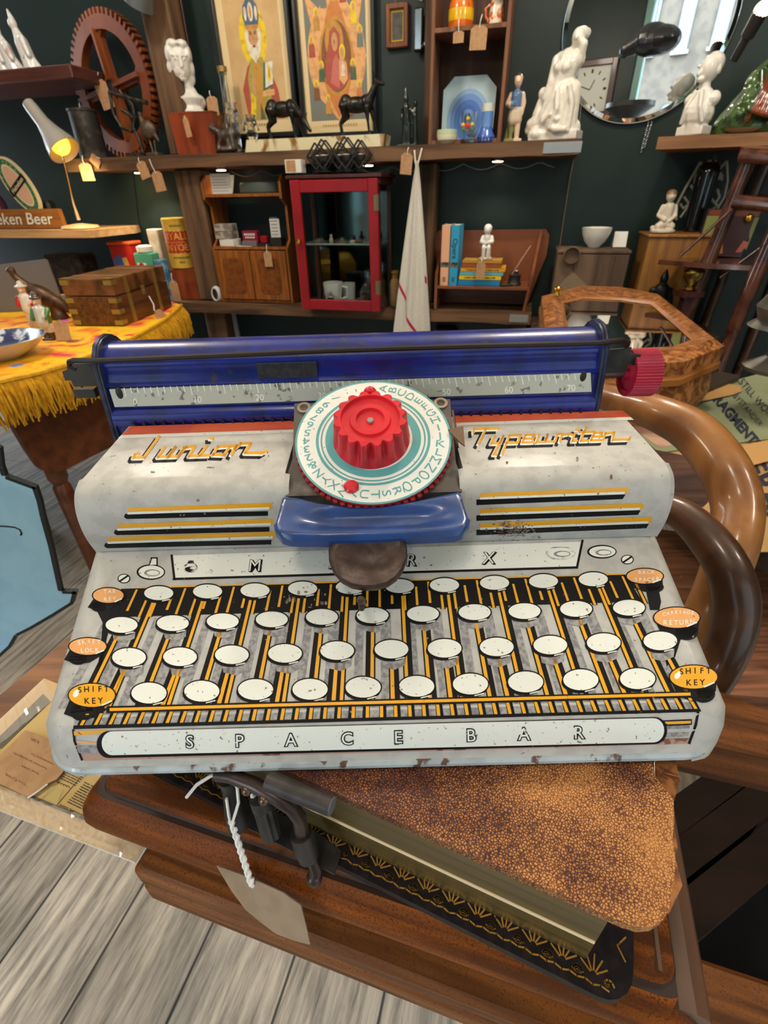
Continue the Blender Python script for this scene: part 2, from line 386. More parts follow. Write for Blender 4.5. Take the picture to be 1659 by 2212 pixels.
for y, z in rows:
    xl, xr = xlim(y); r = min(.009, z*.9); sec = [(xl, y, 0), (xl, y, max(z-r, 0))]
    for a in (30, 60, 90): sec.append((xl+r-r*math.cos(R(a)), y, z-r+r*math.sin(R(a))))
    for i in range(1, 8): sec.append((xl+r+(xr-xl-2*r)*i/8, y, z))
    for a in (90, 60, 30): sec.append((xr-r+r*math.cos(R(a)), y, z-r+r*math.sin(R(a))))
    sec += [(xr, y, max(z-r, 0)), (xr, y, 0)]; secs.append(sec)
n = len(secs[0])
body.add([p for s_ in secs for p in s_], [(i*n+j, i*n+j+1, (i+1)*n+j+1, (i+1)*n+j) for i in range(len(secs)-1) for j in range(n-1)], 0)
# --- printed decoration of the keyboard sheet
D = Dec(body, BP)
D.poly([(371, 1200), (1258, 1170), (1246, 1227), (377, 1252)], 3, 1)
D.line([(371, 1200), (377, 1252)], 5, 1, 2); D.line([(375, 1251), (1246, 1226)], 5, 1, 2); D.line([(1258, 1168), (1246, 1227)], 5, 1, 2)
def press_letter(t, x, y, s, fill=0):
    D.text(t, x+2.5, y+1.5, s, 1, 2, bold=.035, shear=.15); D.text(t, x, y, s, 3, 3, bold=-.002, shear=.15)
    D.text(t, x, y, s, 1, 2, bold=.03, shear=.15)
for t, x, y in (('M', 549, 1223), ('A', 722, 1217), ('R', 886, 1211), ('X', 1054, 1207)): press_letter(t, x, y, 36)
for cx, cy, a, c in ((326, 1236, 31, 17), (412, 1226, 15, 11), (1211, 1195, 33, 15), (1300, 1192, 32, 15)):
    D.ell(cx, cy, a, c, 1, 1); D.ell(cx+1, cy, a-3.5, c-3, 3, 2); D.ell(cx+3, cy+2, a*.55, c*.45, 4, 3); D.ell(cx+5, cy+2, a*.42, c*.3, 3, 4)
D.poly([(321, 1222), (326, 1204), (341, 1204), (341, 1221)], 1, 1); D.poly([(324, 1221), (329, 1207), (338, 1207), (338, 1220)], 3, 2)
D.poly([(405, 1217), (407, 1211), (418, 1211), (420, 1216)], 1, 1); D.ell(409, 1230, 9, 5, 1, 4)
for cx, cy in ((268, 1250), (1355, 1209)):
    D.ell(cx, cy, 14, 10.5, 1, 1); D.ell(cx, cy, 11.5, 8.5, 3, 2); D.line([(cx-9, cy+6), (cx+9, cy-6)], 4, 1, 3)
# dark field behind the top row and grey shaded key slots
D.poly([(262, 1272), (1350, 1241), (1388, 1300), (232, 1334)], 1, 1)
D.line([(300, 1270), (1345, 1240.5)], 2.5, 2, 2)
def splay(x, y, y2): return x+(x-815)*.00088*(y2-y)
def bar_y(x): return 1531-(x-240)*.0255
for i in range(11):          # grey shade strips
    x = 255+i*109
    for dx, ww in ((-30, 16), (22, 22)):
        ya = 1338-(x-255)*.026; yb = bar_y(x); a0, a1 = x+dx, x+dx+ww
        D.poly([(a0, ya), (a1, ya), (splay(a1, ya, yb), yb), (splay(a0, ya, yb), yb)], 4, 1)
rowsK = [
 [(343.6, 1282), (449, 1278.3), (551.4, 1276), (654, 1272), (757, 1269), (863, 1266.7), (960, 1264.6), (1068, 1259.7), (1173.5, 1256), (1281, 1252)],
 [(263.6, 1350.6), (374, 1346.8), (481.7, 1342.7), (587.5, 1338.6), (695.7, 1333.2), (805, 1330), (913.6, 1326.6), (1025, 1323), (1132.6, 1320.8), (1244, 1316), (1358, 1313.4)],
 [(279.6, 1420.5), (389.5, 1419.3), (501.4, 1415), (616, 1412), (728.5, 1406), (845.7, 1403), (960.3, 1401), (1072.7, 1398), (1188.3, 1394), (1303.4, 1388.7), (1425.4, 1385)],
 [(322.7, 1497.6), (436.6, 1493.5), (552.6, 1490), (670, 1489.4), (784.7, 1485), (900, 1483), (1016, 1478), (1135, 1473.5), (1254, 1469), (1376.6, 1466.6)]]
dims = [(31.5, 15), (34.5, 17), (36.5, 20), (38, 22.5)]
def stem(x, y, yb, w=7, dark=9):
    xb = splay(x, y, yb); q = dark if x > 815 else -dark
    D.poly([(x-w*.5-3+min(q, 0), y), (x+w*.5+3+max(q, 0), y), (xb+w*.62+3+max(q, 0)*1.2, yb), (xb-w*.62-3+min(q, 0)*1.2, yb)], 1, 2)
    D.poly([(x-w/2, y), (x+w/2, y), (xb+w*.62, yb), (xb-w*.62, yb)], 2, 3)
for r in range(3):
    for k, (x, y) in enumerate(rowsK[r]):
        xx = x+(-6 if r == 0 else 0)*(1 if x < 815 else -1); stem(xx, y+4, bar_y(xx), 6+r*.6, 7)
for x, y in ((292, 1278), (205, 1312)): pass
for k in range(42):
    x = 296+k*26.2; y = 1276-(x-296)*.0275; y0 = y+(8 if k % 2 else -2); stem(x, y0, y+52+(6 if k % 3 else -8), 4.6, 0)
# black key shadows, then caps
shp = [(-.9, .2), (-1.06, .25), (-1.08, .62), (-.8, 1.02), (-.3, 1.24), (.15, 1.2), (.5, 1.0), (.85, .86), (.62, 1.12), (.98, .78), (1.08, .3), (1.05, -.1)]
for r in range(4):
    a, c = dims[r]
    for x, y in rowsK[r]:
        if r in (1, 2): D.poly([(x-a*.7, y), (x+a*.9, y), (x+a*.8, y+c*1.7), (x+a*.2, y+c*2.2), (x-a*.5, y+c*1.9)], 4, 3)
        D.ell(x, y, a+3, c+3, 1, 4); D.ell(x-2, y+5, a+2, c+1.5, 1, 4)
        D.ell(x, y, a, c, 3, 5); D.line([(x+a*.25, y+c*1.12), (x+a*.75, y+c*.9)], 2.2, 3, 5)
def word(t, x, y, s, m, arc=0, l=7, **k):
    for i, ch in enumerate(t):
        o = (i-(len(t)-1)/2)
        D.text(ch, x+o*s*.82, y+arc*o*o-o*.4, s, m, l, rot=-.03+arc*o*.06, bold=.012, **k)
for x, y, a, c, m, t1, t2, tm in ((235, 1287, 33, 16, 5, 'TAB', 'KEY', 3), (190.7, 1397, 40, 18, 5, 'SHIFT', 'LOCK', 3), (199.7, 1502.5, 50, 25, 2, 'SHIFT', 'KEY', 1),
                              (1392, 1245.5, 39, 16, 5, 'BACK', 'SPACER', 3), (1461, 1335, 49, 22, 5, 'CARRIAGE', 'RETURN', 3), (1497, 1463, 51, 25, 2, 'SHIFT', 'KEY', 1)):
    q = -1 if x < 800 else 1
    D.poly([(x-a*.95, y+c*.3), (x-a*.95+q*14, y+c*1.6), (x-a*.3+q*12, y+c*2.1), (x+a*.4+q*12, y+c*1.9), (x+a*.8+q*8, y+c*1.2), (x+a, y+c*.2)], 1, 3)
    D.ell(x+q*22, y+c*1.45, a*.5, c*.75, 1, 3)
    D.ell(x, y, a+3, c+2.5, 1, 5); D.ell(x, y, a, c, m, 6)
    sz = min(c*.92, a*1.9/len(t1)/.82*.95)
    word(t1, x+3, y-c*.52, min(c*.72, a*1.4/len(t1)/.8), tm, .28, 7); word(t2, x+4, y+c*.5, min(c*.72, a*1.4/len(t2)/.8), tm, -.15, 7)
    if m == 2: D.ell(x-a*.68, y-c*.15, 6, 9, 3, 7, t=.5)
    D.line([(x+a*.45, y+c*.85), (x+a*.86, y+c*.48)], 3, 3, 7)
# dark posts on the flanks
for P in ([(205, 1310), (245, 1310), (238, 1350), (226, 1400), (216, 1470), (205, 1478), (218, 1400), (222, 1345)], [(1392, 1262), (1420, 1262), (1428, 1300), (1424, 1318), (1404, 1318)], [(1428, 1352), (1500, 1352), (1496, 1372), (1470, 1382), (1458, 1420), (1440, 1440), (1430, 1400)]):
    D.poly(P, 1, 2)
# long bar and the comb below
D.poly([(232, 1526), (1502, 1493), (1506, 1507), (230, 1541)], 1, 5); D.poly([(238, 1530), (1490, 1496.5), (1491, 1503), (238, 1536.5)], 2, 6)
D.poly([(165, 1541), (1500, 1506), (1507, 1536), (158, 1572)], 4, 2)
for k in range(44):
    x = 190+k*30.2; y = 1540-(x-190)*.0262; xb = x+(x-815)*.022
    D.poly([(x-10 if x < 815 else x-5, y), (x+5 if x < 815 else x+10, y), (xb+5 if x < 815 else xb+11, y+31), (xb-11 if x < 815 else xb-5, y+31)], 1, 3)
    D.poly([(x-3.5, y+2), (x+3.5, y+2), (xb+3.6, y+27), (xb-3.6, y+27)], 2, 4)
D.poly([(160, 1567), (1506, 1531), (1508, 1538), (159, 1575)], 1, 5)
# space bar
D.poly([(159, 1574), (1508, 1538), (1494, 1600), (176, 1637)], 3, 1)
D.poly([(175, 1629), (1492, 1594), (1490, 1606), (181, 1643)], 7, 2)
D.poly([(160, 1579), (232, 1576), (226, 1584), (161, 1588)], 2, 3); D.poly([(1425, 1556), (1494, 1553), (1494, 1565), (1432, 1568)], 1, 3); D.poly([(1435, 1558), (1492, 1556), (1491, 1562), (1440, 1564)], 2, 4)
D.poly([(165, 1599), (215, 1604), (214, 1608), (166, 1603)], 5, 3); D.poly([(1432, 1568), (1490, 1566), (1486, 1590), (1425, 1593)], 4, 2); D.poly([(166, 1610), (212, 1610), (218, 1630), (172, 1632)], 4, 2)
D.line([(159, 1577), (162, 1600), (178, 1640)], 5, 1, 4); D.line([(1507, 1538), (1502, 1565), (1488, 1604)], 6, 1, 4)
def capsule(x0, y0, x1, y1, r0, r1, n=12):
    P = [(x1+r1*.9*math.sin(math.pi*i/n), y1-r1*math.cos(math.pi*i/n)) for i in range(n+1)]
    return P+[(x0-r0*.9*math.sin(math.pi*i/n), y0+r0*math.cos(math.pi*i/n)) for i in range(n+1)]
D.poly(capsule(236, 1607, 1414, 1577, 29, 29), 1, 5); D.poly(capsule(244, 1604, 1410, 1576, 25.5, 26), 3, 6)
for t, x, y in zip('SPACEBAR', (411, 518, 629, 750, 860, 1017, 1131, 1249), (1602, 1600, 1598, 1595, 1592, 1588, 1585, 1582)):
    D.text(t, x, y, 37, 1, 7, bold=.066); D.text(t, x, y, 37, 3, 8, bold=.002)
# rust patches and scratches
for x, y, a, c in ((655, 1176, 22, 6), (980, 1150, 14, 5), (690, 1300, 30, 16), (630, 1292, 22, 20), (760, 1648, 30, 3), (1010, 1640, 40, 3), (540, 1652, 25, 3)):
    for q in range(9): D.ell(x+random.gauss(0, a*.5), y+random.gauss(0, c*.5), random.uniform(1, a*.16), random.uniform(1, c*.3), 8, 9, 7)
for k in range(130):
    x, y = random.uniform(180, 1490), random.uniform(1180, 1620); D.ell(x, y, random.uniform(.6, 1.8), random.uniform(.5, 1.4), 8, 9, 6)
body.obj('base_body', LIT, TW, smooth=50)
rim = M(); path = []
xl, xr = xlim(.1)
for k in range(9):
    a = R(k*90/8); path.append((xlim(.03)[0]+.0185-.020*math.cos(a), .0205-.0185*math.sin(a), .003))
for k in range(9):
    a = R(90-k*90/8); path.append((xlim(.03)[1]-.0185+.020*math.cos(a), .0205-.0185*math.sin(a), .003))
rim.tube([(xlim(.2)[0]-.001, .2, .0024)]+[(x, y, .0024) for x, y, z in path]+[(xlim(.2)[1]+.001, .2, .0024)], .0024, 10)
rim.obj('rolled_rim', mat('worn_rim_paint', '#aab4b8', .35, c2='#9aa3a6', sc=90, c3='#5a4234', sc3=140, lo3=.60, hi3=.66, coat=.2), TW)
# --- hood covers (left, right)
HP = [(.0815, .0565), (.0790, .066), (.0785, .075), (.0800, .083), (.0840, .0892), (.0905, .0925), (.1444, .0960)]
def smooth_profile(P, n=5):
    out = []
    for i in range(len(P)-2):
        a, b_, c_, d = P[max(i-1, 0)], P[i], P[i+1], P[min(i+2, len(P)-1)]
        if i == len(P)-3: d = (2*c_[0]-b_[0], 2*c_[1]-b_[1])
        for k in range(n):
            f = k/n; out.append(tuple(.5*((2*b_[j])+(c_[j]-a[j])*f+(2*a[j]-5*b_[j]+4*c_[j]-d[j])*f*f+(3*b_[j]-a[j]-3*c_[j]+d[j])*f**3) for j in (0, 1)))
    return out+P[-2:]
HP = smooth_profile(HP)
def hood(xa, xb, name):
    h = M(); th = .0007; outer = HP; m_ = len(outer)
    for x0_, x1_ in ((xa, xb),):
        vs = [(x, y, z) for x in (x0_, x1_) for y, z in outer] + [(x, y+.0008, z-.0008) for x in (x0_, x1_) for y, z in outer]
        h.add(vs, [(i, m_+i, m_+i+1, i+1) for i in range(m_-1)]+[(2*m_+i, 2*m_+i+1, 3*m_+i+1, 3*m_+i) for i in range(m_-1)], 0)
        for x, o in ((x0_, 0), (x1_, m_)): h.add([vs[o+i] for i in range(m_)]+[vs[2*m_+o+i] for i in range(m_)], [(i, i+1, m_+i+1, m_+i) for i in range(m_-1)], 0)
    return h
HL0 = hit(216, 1192, HP).x; HL1 = hit(618, 1120, HP).x; HR0 = hit(1003, 1110, HP).x; HR1 = hit(1411, 1158, HP).x
def flange(h, x, sg):
    P = [(y, z) for y, z in HP[:-1]]; c = (.096, .068)
    for k in range(len(P)-1):
        (y0, z0), (y1, z1) = P[k], P[k+1]
        h.add([(x, y0, z0), (x, y1, z1), (x+sg*.0022, y1+.0004, z1-.0008), (x+sg*.0022, y0+.0004, z0-.0008), (x, y0+.006, z0-.002), (x, y1+.006, z1-.006)], [(0, 1, 2, 3), (0, 4, 5, 1)], 0)
    h.add([(x, y, z) for y, z in HP]+[(x, .1444, .06), (x, .0815, .056)], [tuple(range(len(HP)+2))], 0)
h = hood(HL0, HL1, 'l'); flange(h, HL0, -1); flange(h, HL1, 1); D = Dec(h, HP)
def stripes(sets, cut):
    for (x0, y0, x1, y1) in sets:
        if cut == 'r':
            D.poly([(x0-6, y0+9)]+[(x1-8, y1+14), (x1-8, y1+24), (x0-2, y0+20), (x0-8, y0+16)], 1, 1)
            D.poly([(x0, y0-4), (x1, y1-4), (x1, y1+10), (x1-5, y1+10), (x1-5, y1+7), (x0+2, y0+7)], 2, 2); D.poly([(x0, y0+5), (x1-5, y1+5), (x1-5, y1+10), (x0, y0+10)], 3, 3)
        else:
            D.poly([(x0-8, y0+10), (x1-6, y1+10), (x1-12, y1+20), (x0-8, y0+22)], 1, 1)
            D.poly([(x0, y0-4), (x1-3, y1-5), (x1+1, y1), (x1-1, y1+7), (x0, y0+6)], 2, 2); D.poly([(x0, y0+5), (x1-8, y1+4), (x1-8, y1+9), (x0, y0+10)], 3, 3)
stripes([(276, 1101, 587, 1090), (254, 1136, 590, 1124), (233, 1164, 594, 1152)], 'r')
D.poly([(282, 921), (634, 909), (634, 928), (262, 940)], 6, 1); D.poly([(262, 940), (634, 928), (634, 934), (255, 947)], 3, 1)
def script(strokes, x, y, sc, w_=6):
    for (dx, dy, c, l, ww) in ((-7, 7, 1, 1, w_+2.5), (-1.5, 2.5, 3, 2, w_), (1.5, -1, 2, 3, w_-.5)):
        for P in strokes: D.line([(x+u*sc+dx, y+v*sc-.03*u*sc+dy) for u, v in P], ww, c, l)
# pen strokes of the script lettering
Js = [[(8, 23), (2, 26), (0, 30), (16, 30), (38, 0)], [(46, 16), (36, 30), (50, 30), (62, 16), (52, 30), (64, 30)], [(78, 16), (66, 30), (74, 18), (90, 16), (82, 30), (94, 30)], [(108, 16), (97, 30), (112, 30)], [(113, 5), (117, 5)],
      [(124, 18), (117, 29), (133, 30), (143, 17), (124, 18)], [(143, 18), (152, 17), (144, 30)], [(148, 22), (158, 14), (172, 14), (164, 28), (190, 29), (196, 26)]]
script(Js, 287, 946, 1.47, 6)
for x, y, a, c in ((330, 1020, 5, 2), (455, 1010, 9, 1.2), (428, 1081, 4, 3)): D.ell(x, y, a, c, 8, 2)
for k in range(60): D.ell(random.uniform(200, 600), random.uniform(955, 1180), random.uniform(.6, 1.6), random.uniform(.5, 1.3), 8, 4, 6)
h.obj('hood_cover', LIT, TW, smooth=60, label='left tin hood with the word Junior')
h = hood(HR0, HR1, 'r'); flange(h, HR0, -1); flange(h, HR1, 1); D = Dec(h, HP)
stripes([(1037, 1069, 1357, 1058), (1037, 1103, 1390, 1092), (1037, 1134, 1408, 1121)], 'l')
D.poly([(978, 898), (1345, 887), (1362, 901), (978, 914)], 6, 1); D.poly([(978, 914), (1362, 901), (1369, 907), (978, 920)], 3, 1)
Ts = [[(0, 8), (0, 2), (40, 2)], [(20, 2), (8, 26)], [(34, 14), (28, 26), (42, 26), (48, 14), (32, 44), (38, 44)], [(58, 14), (46, 44)], [(58, 14), (76, 14), (72, 26), (52, 26)], [(80, 20), (98, 20), (98, 14), (84, 14), (79, 26), (98, 26)],
      [(106, 14), (102, 26), (116, 26), (120, 14), (116, 26), (132, 26), (136, 14), (142, 14)], [(144, 14), (140, 26)], [(144, 16), (156, 14), (160, 16)], [(164, 14), (160, 26), (168, 26)], [(166, 8), (170, 8)],
      [(182, 4), (174, 26), (186, 26)], [(172, 12), (196, 12)], [(192, 20), (208, 20), (208, 14), (196, 14), (190, 26), (208, 26)], [(214, 14), (210, 26)], [(214, 16), (228, 14), (226, 26), (252, 26), (254, 22)]]
script(Ts, 1022, 926, 1.33, 5)
for x, y, a, c in ((1247, 992, 3, 5), (1320, 1031, 3, 6), (1095, 1000, 3, 3)): D.ell(x, y, a, c, 8, 2)
for k in range(160): D.ell(1110+random.gauss(0, 22), 1143+random.gauss(0, 9), random.uniform(.8, 4), random.uniform(.6, 2), 8, 5, 6)
for k in range(70): D.ell(random.uniform(1010, 1430), random.uniform(945, 1160), random.uniform(.6, 1.8), random.uniform(.5, 1.3), 8, 4, 6)
h.obj('hood_cover', LIT, TW, smooth=60, label='right tin hood with the word Typewriter')
# --- carriage
blue = mat('blue_tin', '#16277f', .30, c2='#132062', sc=70, coat=.4, c3='#3d3a48', sc3=150, lo3=.64, hi3=.72)
dkblue = mat('dark_blue_metal', '#1b2136', .4, c2='#2c3350', sc=120)
black = mat('black_metal', '#1b1918', .45, c2='#2b2826', sc=180)
CP = [(.150, .06), (.1474, .0946), (.1455, .098), (.1465, .1025), (.1500, .1045), (.1502, .1160), (.1490, .1172), (.1516, .1185), (.1532, .1255), (.1526, .1268), (.1535, .1290), (.1568, .1335), (.1625, .1362), (.170, .1365), (.178, .134), (.186, .127), (.190, .115), (.190, .06)]
cl = hit(222, 800, [(.1516, .1185), (.1532, .1255)]).x; cr = hit(1296, 772, [(.1516, .1185), (.1532, .1255)]).x
c = M(); k = len(CP)
c.add([(x, y, z) for x in (cl, cr) for y, z in CP], [(i, k+i, k+i+1, i+1) for i in range(k-1)], 0)
for i in range(46):
    x = cl+.012+i*(cr-cl-.02)/45; c.box((x, .1448, .0945), (.0011, .001, .007), 1)
D = Dec(c, [(.1516, .1185), (.1532, .1255)])
c.box(((hit(556, 800, D.p).x+hit(686, 797, D.p).x)/2, .1517, .1224), (.0325, .0006, .0085), 2)
c.obj('carriage', [blue, black, mat('black_cloth_tape', '#26272c', .7, c2='#33343a', sc=400)], TW, smooth=50)
for x, sg, q in ((cl, -1, 'left'), (cr, 1, 'right')):
    e = M(); cy, cz = .165, .095
    P = [(.146, .06), (.1462, .092), (.1478, .112), (.1498, .127), (.1520, .1325), (.1562, .1370), (.1620, .1393), (.1690, .1396), (.1770, .1375), (.1850, .1310), (.1905, .121), (.1920, .110), (.192, .06)]
    e.prism([(y, z) for y, z in P], (x-.0005 if sg > 0 else x+.0005-.0025, 0, 0), (0, 1, 0), (0, 0, 1), .0025)
    e.tube([(x+sg*.0018, y, z) for y, z in P], .0011, 6)
    e.obj('end_plate', dkblue, TW)
r = M(); RP = [(.1494, .1040), (.1502, .1160)]
a0, a1, a2, a3 = hit(238, 840, RP, .0012), hit(1274, 804, RP, .0012), hit(1276, 845, RP, .0012), hit(250, 878, RP, .0012)
r.add([a0, a1, a2, a3]+[p+Vector((0, .001, 0)) for p in (a0, a1, a2, a3)], [(0, 3, 2, 1), (0, 1, 5, 4), (1, 2, 6, 5), (2, 3, 7, 6), (3, 0, 4, 7)], 0)
D = Dec(r, [(p.y, p.z) for p in ((a3+a2)/2, (a0+a1)/2)])
for i in range(70):
    x = 268+i*14.3; y = 836-(x-250)*.0312; ln = 15 if i % 5 else 22
    D.poly([(x-1, y+2), (x+1, y+2), (x+1+ln*.2, y+ln), (x-1+ln*.2, y+ln)], 1, 2)
for i, t in enumerate(('0', '10', '20', '30', '40', '50', '60', '70')): 
    x = 292+i*134.5; D.text(t if t != '0' else '0', x, 869-(x-250)*.031, 19, 1, 2, bold=.01)
r.ell(hit(260, 848, RP, .001)+Vector((0, 0, 0)), (.002, .001, .0035), 2); r.ell(hit(1258, 812, RP, .001), (.0018, .001, .003), 2)
r.obj('margin_scale', [mat('scale_strip_paint', '#bcc2b6', .4, c3='#7a7a70', sc3=240, lo3=.6, hi3=.66), mat('scale_white_print', '#f2f3ee', .4), black], TW)
# paper bail rod, brackets, platen knob
rp = [(.149, .128), (.150, .130)]
def at3(x, y, yl):  # local point on the plane y = yl
    d = tray(x, y); return TC+d*((yl-TC.y)/d.y)
rod = M(); rod.tube([at3(165, 797, .150), at3(150, 790, .1495), at3(150, 782, .149), at3(160, 778.5, .148), at3(205, 779, .147), at3(290, 776, .147), at3(700, 758, .147), at3(1000, 748, .147), at3(1290, 741, .148), at3(1345, 735, .152), at3(1357, 740, .158), at3(1352, 752, .162)], .00145, 8)
rod.obj('paper_bail_rod', mat('dark_rod_steel', '#2d2522', .45, metal=.3), TW)
br = M(); P0 = at3(175, 808, .158)
br.prism([(-.009, -.003), (-.006, -.003), (-.0055, -.0065), (.01, -.0065), (.01, .006), (-.004, .006), (-.006, .003), (-.009, .002)], P0, (1, 0, 0), (0, 0, 1), .0015)
br.box(at3(186, 848, .165), (.012, .004, .005)); br.obj('bracket', mat('grey_steel_bracket', '#4a4642', .5, metal=.6), TW, label='grey steel bracket at the left end')
br = M(); P0 = at3(1332, 778, .158); br.prism([(-.008, -.006), (.006, -.006), (.006, -.002), (.012, -.003), (.012, .003), (.006, .004), (.006, .007), (-.008, .006)], P0, (1, 0, 0), (0, 0, 1), .0015); br.obj('bracket', black, TW, label='black bracket at the right end')
redp = mat('crimson_plastic', '#b01f3c', .35, c2='#a02038', sc=60, coat=.1)
kb = M(); kc = at3(1345, 806, .163); rr = .0130
kb.lathe([(.0035, 0), (.0035, .003), (rr*.72, .0035), (rr*.8, .010), (rr*.2, .010), (rr*.2, .004)], kc, 30, ax=(1, 0, 0))
vs = []
N_ = 96
for j in range(N_):
    q = rr if j % 2 else rr*.955; a = 2*math.pi*j/N_
    vs += [(kc.x+.002, kc.y+q*math.cos(a), kc.z+q*math.sin(a)), (kc.x+.0165, kc.y+q*math.cos(a)*1.02, kc.z+q*math.sin(a)*1.02)]
kb.add(vs, [(2*j, 2*((j+1) % N_), 2*((j+1) % N_)+1, 2*j+1) for j in range(N_)])
kb.add(vs[0::2]+[(kc.x+.002, kc.y+(v[1]-kc.y)*.82, kc.z+(v[2]-kc.z)*.82) for v in vs[0::2]], [(j, N_+j, N_+(j+1) % N_, (j+1) % N_) for j in range(N_)])
kb.add([(kc.x+.002, kc.y+(v[1]-kc.y)*.82, kc.z+(v[2]-kc.z)*.82) for v in vs[0::2]]+[(kc.x+.013, kc.y+(v[1]-kc.y)*.80, kc.z+(v[2]-kc.z)*.80) for v in vs[0::2]], [(j, N_+j, N_+(j+1) % N_, (j+1) % N_) for j in range(N_)])
kb.add(vs[1::2], [tuple(range(N_))]); kb.cyl(kc-Vector((.012, 0, 0)), kc+Vector((.012, 0, 0)), .0025, m=1)
kb.obj('platen_knob', [redp, mat('pin_steel', '#6b5a55', .4, metal=.7)], TW)
# --- dial unit
gun = mat('dusty_dark_steel', '#57504a', .6, c2='#7d736a', sc=90, lo=.5, hi=.7, c3='#3a332e', sc3=60)
al = R(26.7); en = Vector((0, -math.sin(al), math.cos(al))); eu = Vector((0, math.cos(al), math.sin(al))); ex = Vector((1, 0, 0))
def ondial(x, y, lift=0): 
    d = tray(x, y); return TC+d*((DC+en*lift-TC).dot(en)/d.dot(en))
DC = TC + tray(806, 946)*(.236/FPX); DR = (ondial(975, 950)-ondial(637, 958)).length/2
pl = M()
P = [ondial(x, y, -.006) for x, y in ((636, 872), (972, 862), (985, 1000), (1000, 1040), (998, 1062), (614, 1072), (612, 1050), (632, 990))]
pl.flat(P); pl.flat([p-en*.002 for p in P[::-1]])
for i in range(len(P)): pl.add([P[i], P[(i+1) % len(P)], P[(i+1) % len(P)]-en*.03, P[i]-en*.03], [(0, 1, 2, 3)])
for x, y in ((657, 882), (952, 872)): pl.lathe(cap0=False, c=ondial(x, y, -.006), n=14, m=1, ax=en, prof=[(.0022, 0), (.0036, 0), (.0036, .0008), (.0022, .0008), (.0018, -.0004)])
pl.obj('dial_plate', [gun, mat('dusty_eyelet', '#9a8a78', .5, metal=.5)], TW)
teal = mat('teal_dial_print', '#58a3a6', .4, c3='#8a9a90', sc3=300, lo3=.66, hi3=.7); dialw = mat('white_dial_paint', '#e4e5de', .36, c3='#8a7a68', sc3=420, lo3=.68, hi3=.72, coat=.2)
redr = mat('red_dial_plastic', '#d8202e', .33, c2='#c41c2b', sc=50, coat=.2, c3='#8a2a2a', sc3=30, lo3=.62, hi3=.8)
dq = M(); dq.lathe([(DR*.96, -.004), (DR*1.0, -.001), (DR*.985, .0)], DC, 64, 2, ax=en)
for j in range(64): 
    a = 2*math.pi*j/64; dq.ell(DC+(ex*math.cos(a)+eu*math.sin(a))*DR*.985-en*.004, .0016, 2, 6, 4)
def annulus(r0, r1, m, l): 
    n_ = 72; dq.add([DC+en*(.0001*l)+(ex*math.cos(2*math.pi*j/n_)+eu*math.sin(2*math.pi*j/n_))*DR*r_ for r_ in (r0, r1) for j in range(n_)], [(j, n_+j, n_+(j+1) % n_, (j+1) % n_) for j in range(n_)], m)
annulus(.3, 1.0, 0, 1); annulus(.975, 1.0, 1, 2); annulus(.70, .735, 1, 2); annulus(.655, .675, 1, 2); annulus(.505, .615, 1, 2); annulus(.42, .45, 1, 2)
seq = [(chr(65+i), 80-i*8.9) for i in range(26)]+[(q, -152-9*i) for i, q in enumerate('&23456789')]+[('/', 125), ('.', 116), ('-', 106), ('?', 93)]
for ch, ang in seq:
    a = R(ang); rd = ex*math.cos(a)+eu*math.sin(a); tg = -ex*math.sin(a)+eu*math.cos(a)
    text3d(dq, ch, DC+rd*DR*.86+en*.0002, rd, tg, .0057, 1, bold=.0, sx=1.35)
bt = ondial(759, 1053); dq.lathe([(.0034, 0), (.0034, .0012), (.0026, .002), (0.0005, .0023)], bt, 18, 3, ax=en)
dq.obj('letter_dial', [dialw, teal, mat('red_dial_edge', '#b02c33', .5), redr], TW)
kn = M(); N_ = 192; prof = [(.0184, .0002, .0), (.0181, .003, .0016), (.0178, .006, .0030), (.0172, .0125, .0034), (.0170, .0140, .0026), (.0163, .0147, .0022)]; vs = []
KT = DC+ex*-.0008+eu*.0
for r_, z_, dp in prof:
    for j in range(N_):
        a = 2*math.pi*j/N_; q = r_-dp*max(0, math.cos(a*16)*.5+.5)**1.6
        vs.append(KT+(ex*math.cos(a)+eu*math.sin(a))*q+en*z_)
kn.add(vs, [(i*N_+j, i*N_+(j+1) % N_, (i+1)*N_+(j+1) % N_, (i+1)*N_+j) for i in range(len(prof)-1) for j in range(N_)])
kn.add(vs[-N_:]+[KT+(ex*math.cos(2*math.pi*j/N_)+eu*math.sin(2*math.pi*j/N_))*.0136+en*.0147 for j in range(N_)], [(j, (j+1) % N_, N_+(j+1) % N_, N_+j) for j in range(N_)])
kn.lathe([(.0136, .0147), (.0130, .0128), (.0096, .0126), (.0090, .0138), (.0066, .0138), (.006, .0122), (.0016, .012), (.0014, .0128), (.0004, .0129)], KT, 40, ax=en, cap0=False); kn.lathe([(.0017, .0124), (.0014, .0132)], KT, 14, 1, ax=en)
kn.ell(KT+eu*.0183+en*.0105, (.0034, .003, .0042), 0, rot=Matrix((ex, eu, en)).transposed())
kn.obj('dial_knob', [redr, mat('grey_rivet', '#9a8e8a', .5, metal=.6)], TW, smooth=50)
pt = M(); pt.prism([(-.001, 0), (.0065, .002), (.006, -.010), (.004, -.008)], ondial(972, 930, .001), ex, eu, .0008); pt.prism([(0, 0), (.004, 0), (.004, .02), (0, .022)], ondial(985, 960, -.006), ex*.3-en*.95+eu*.1, eu, .0008); pt.obj('pointer', mat('brown_steel_pointer', '#6a5440', .5, metal=.5), TW)
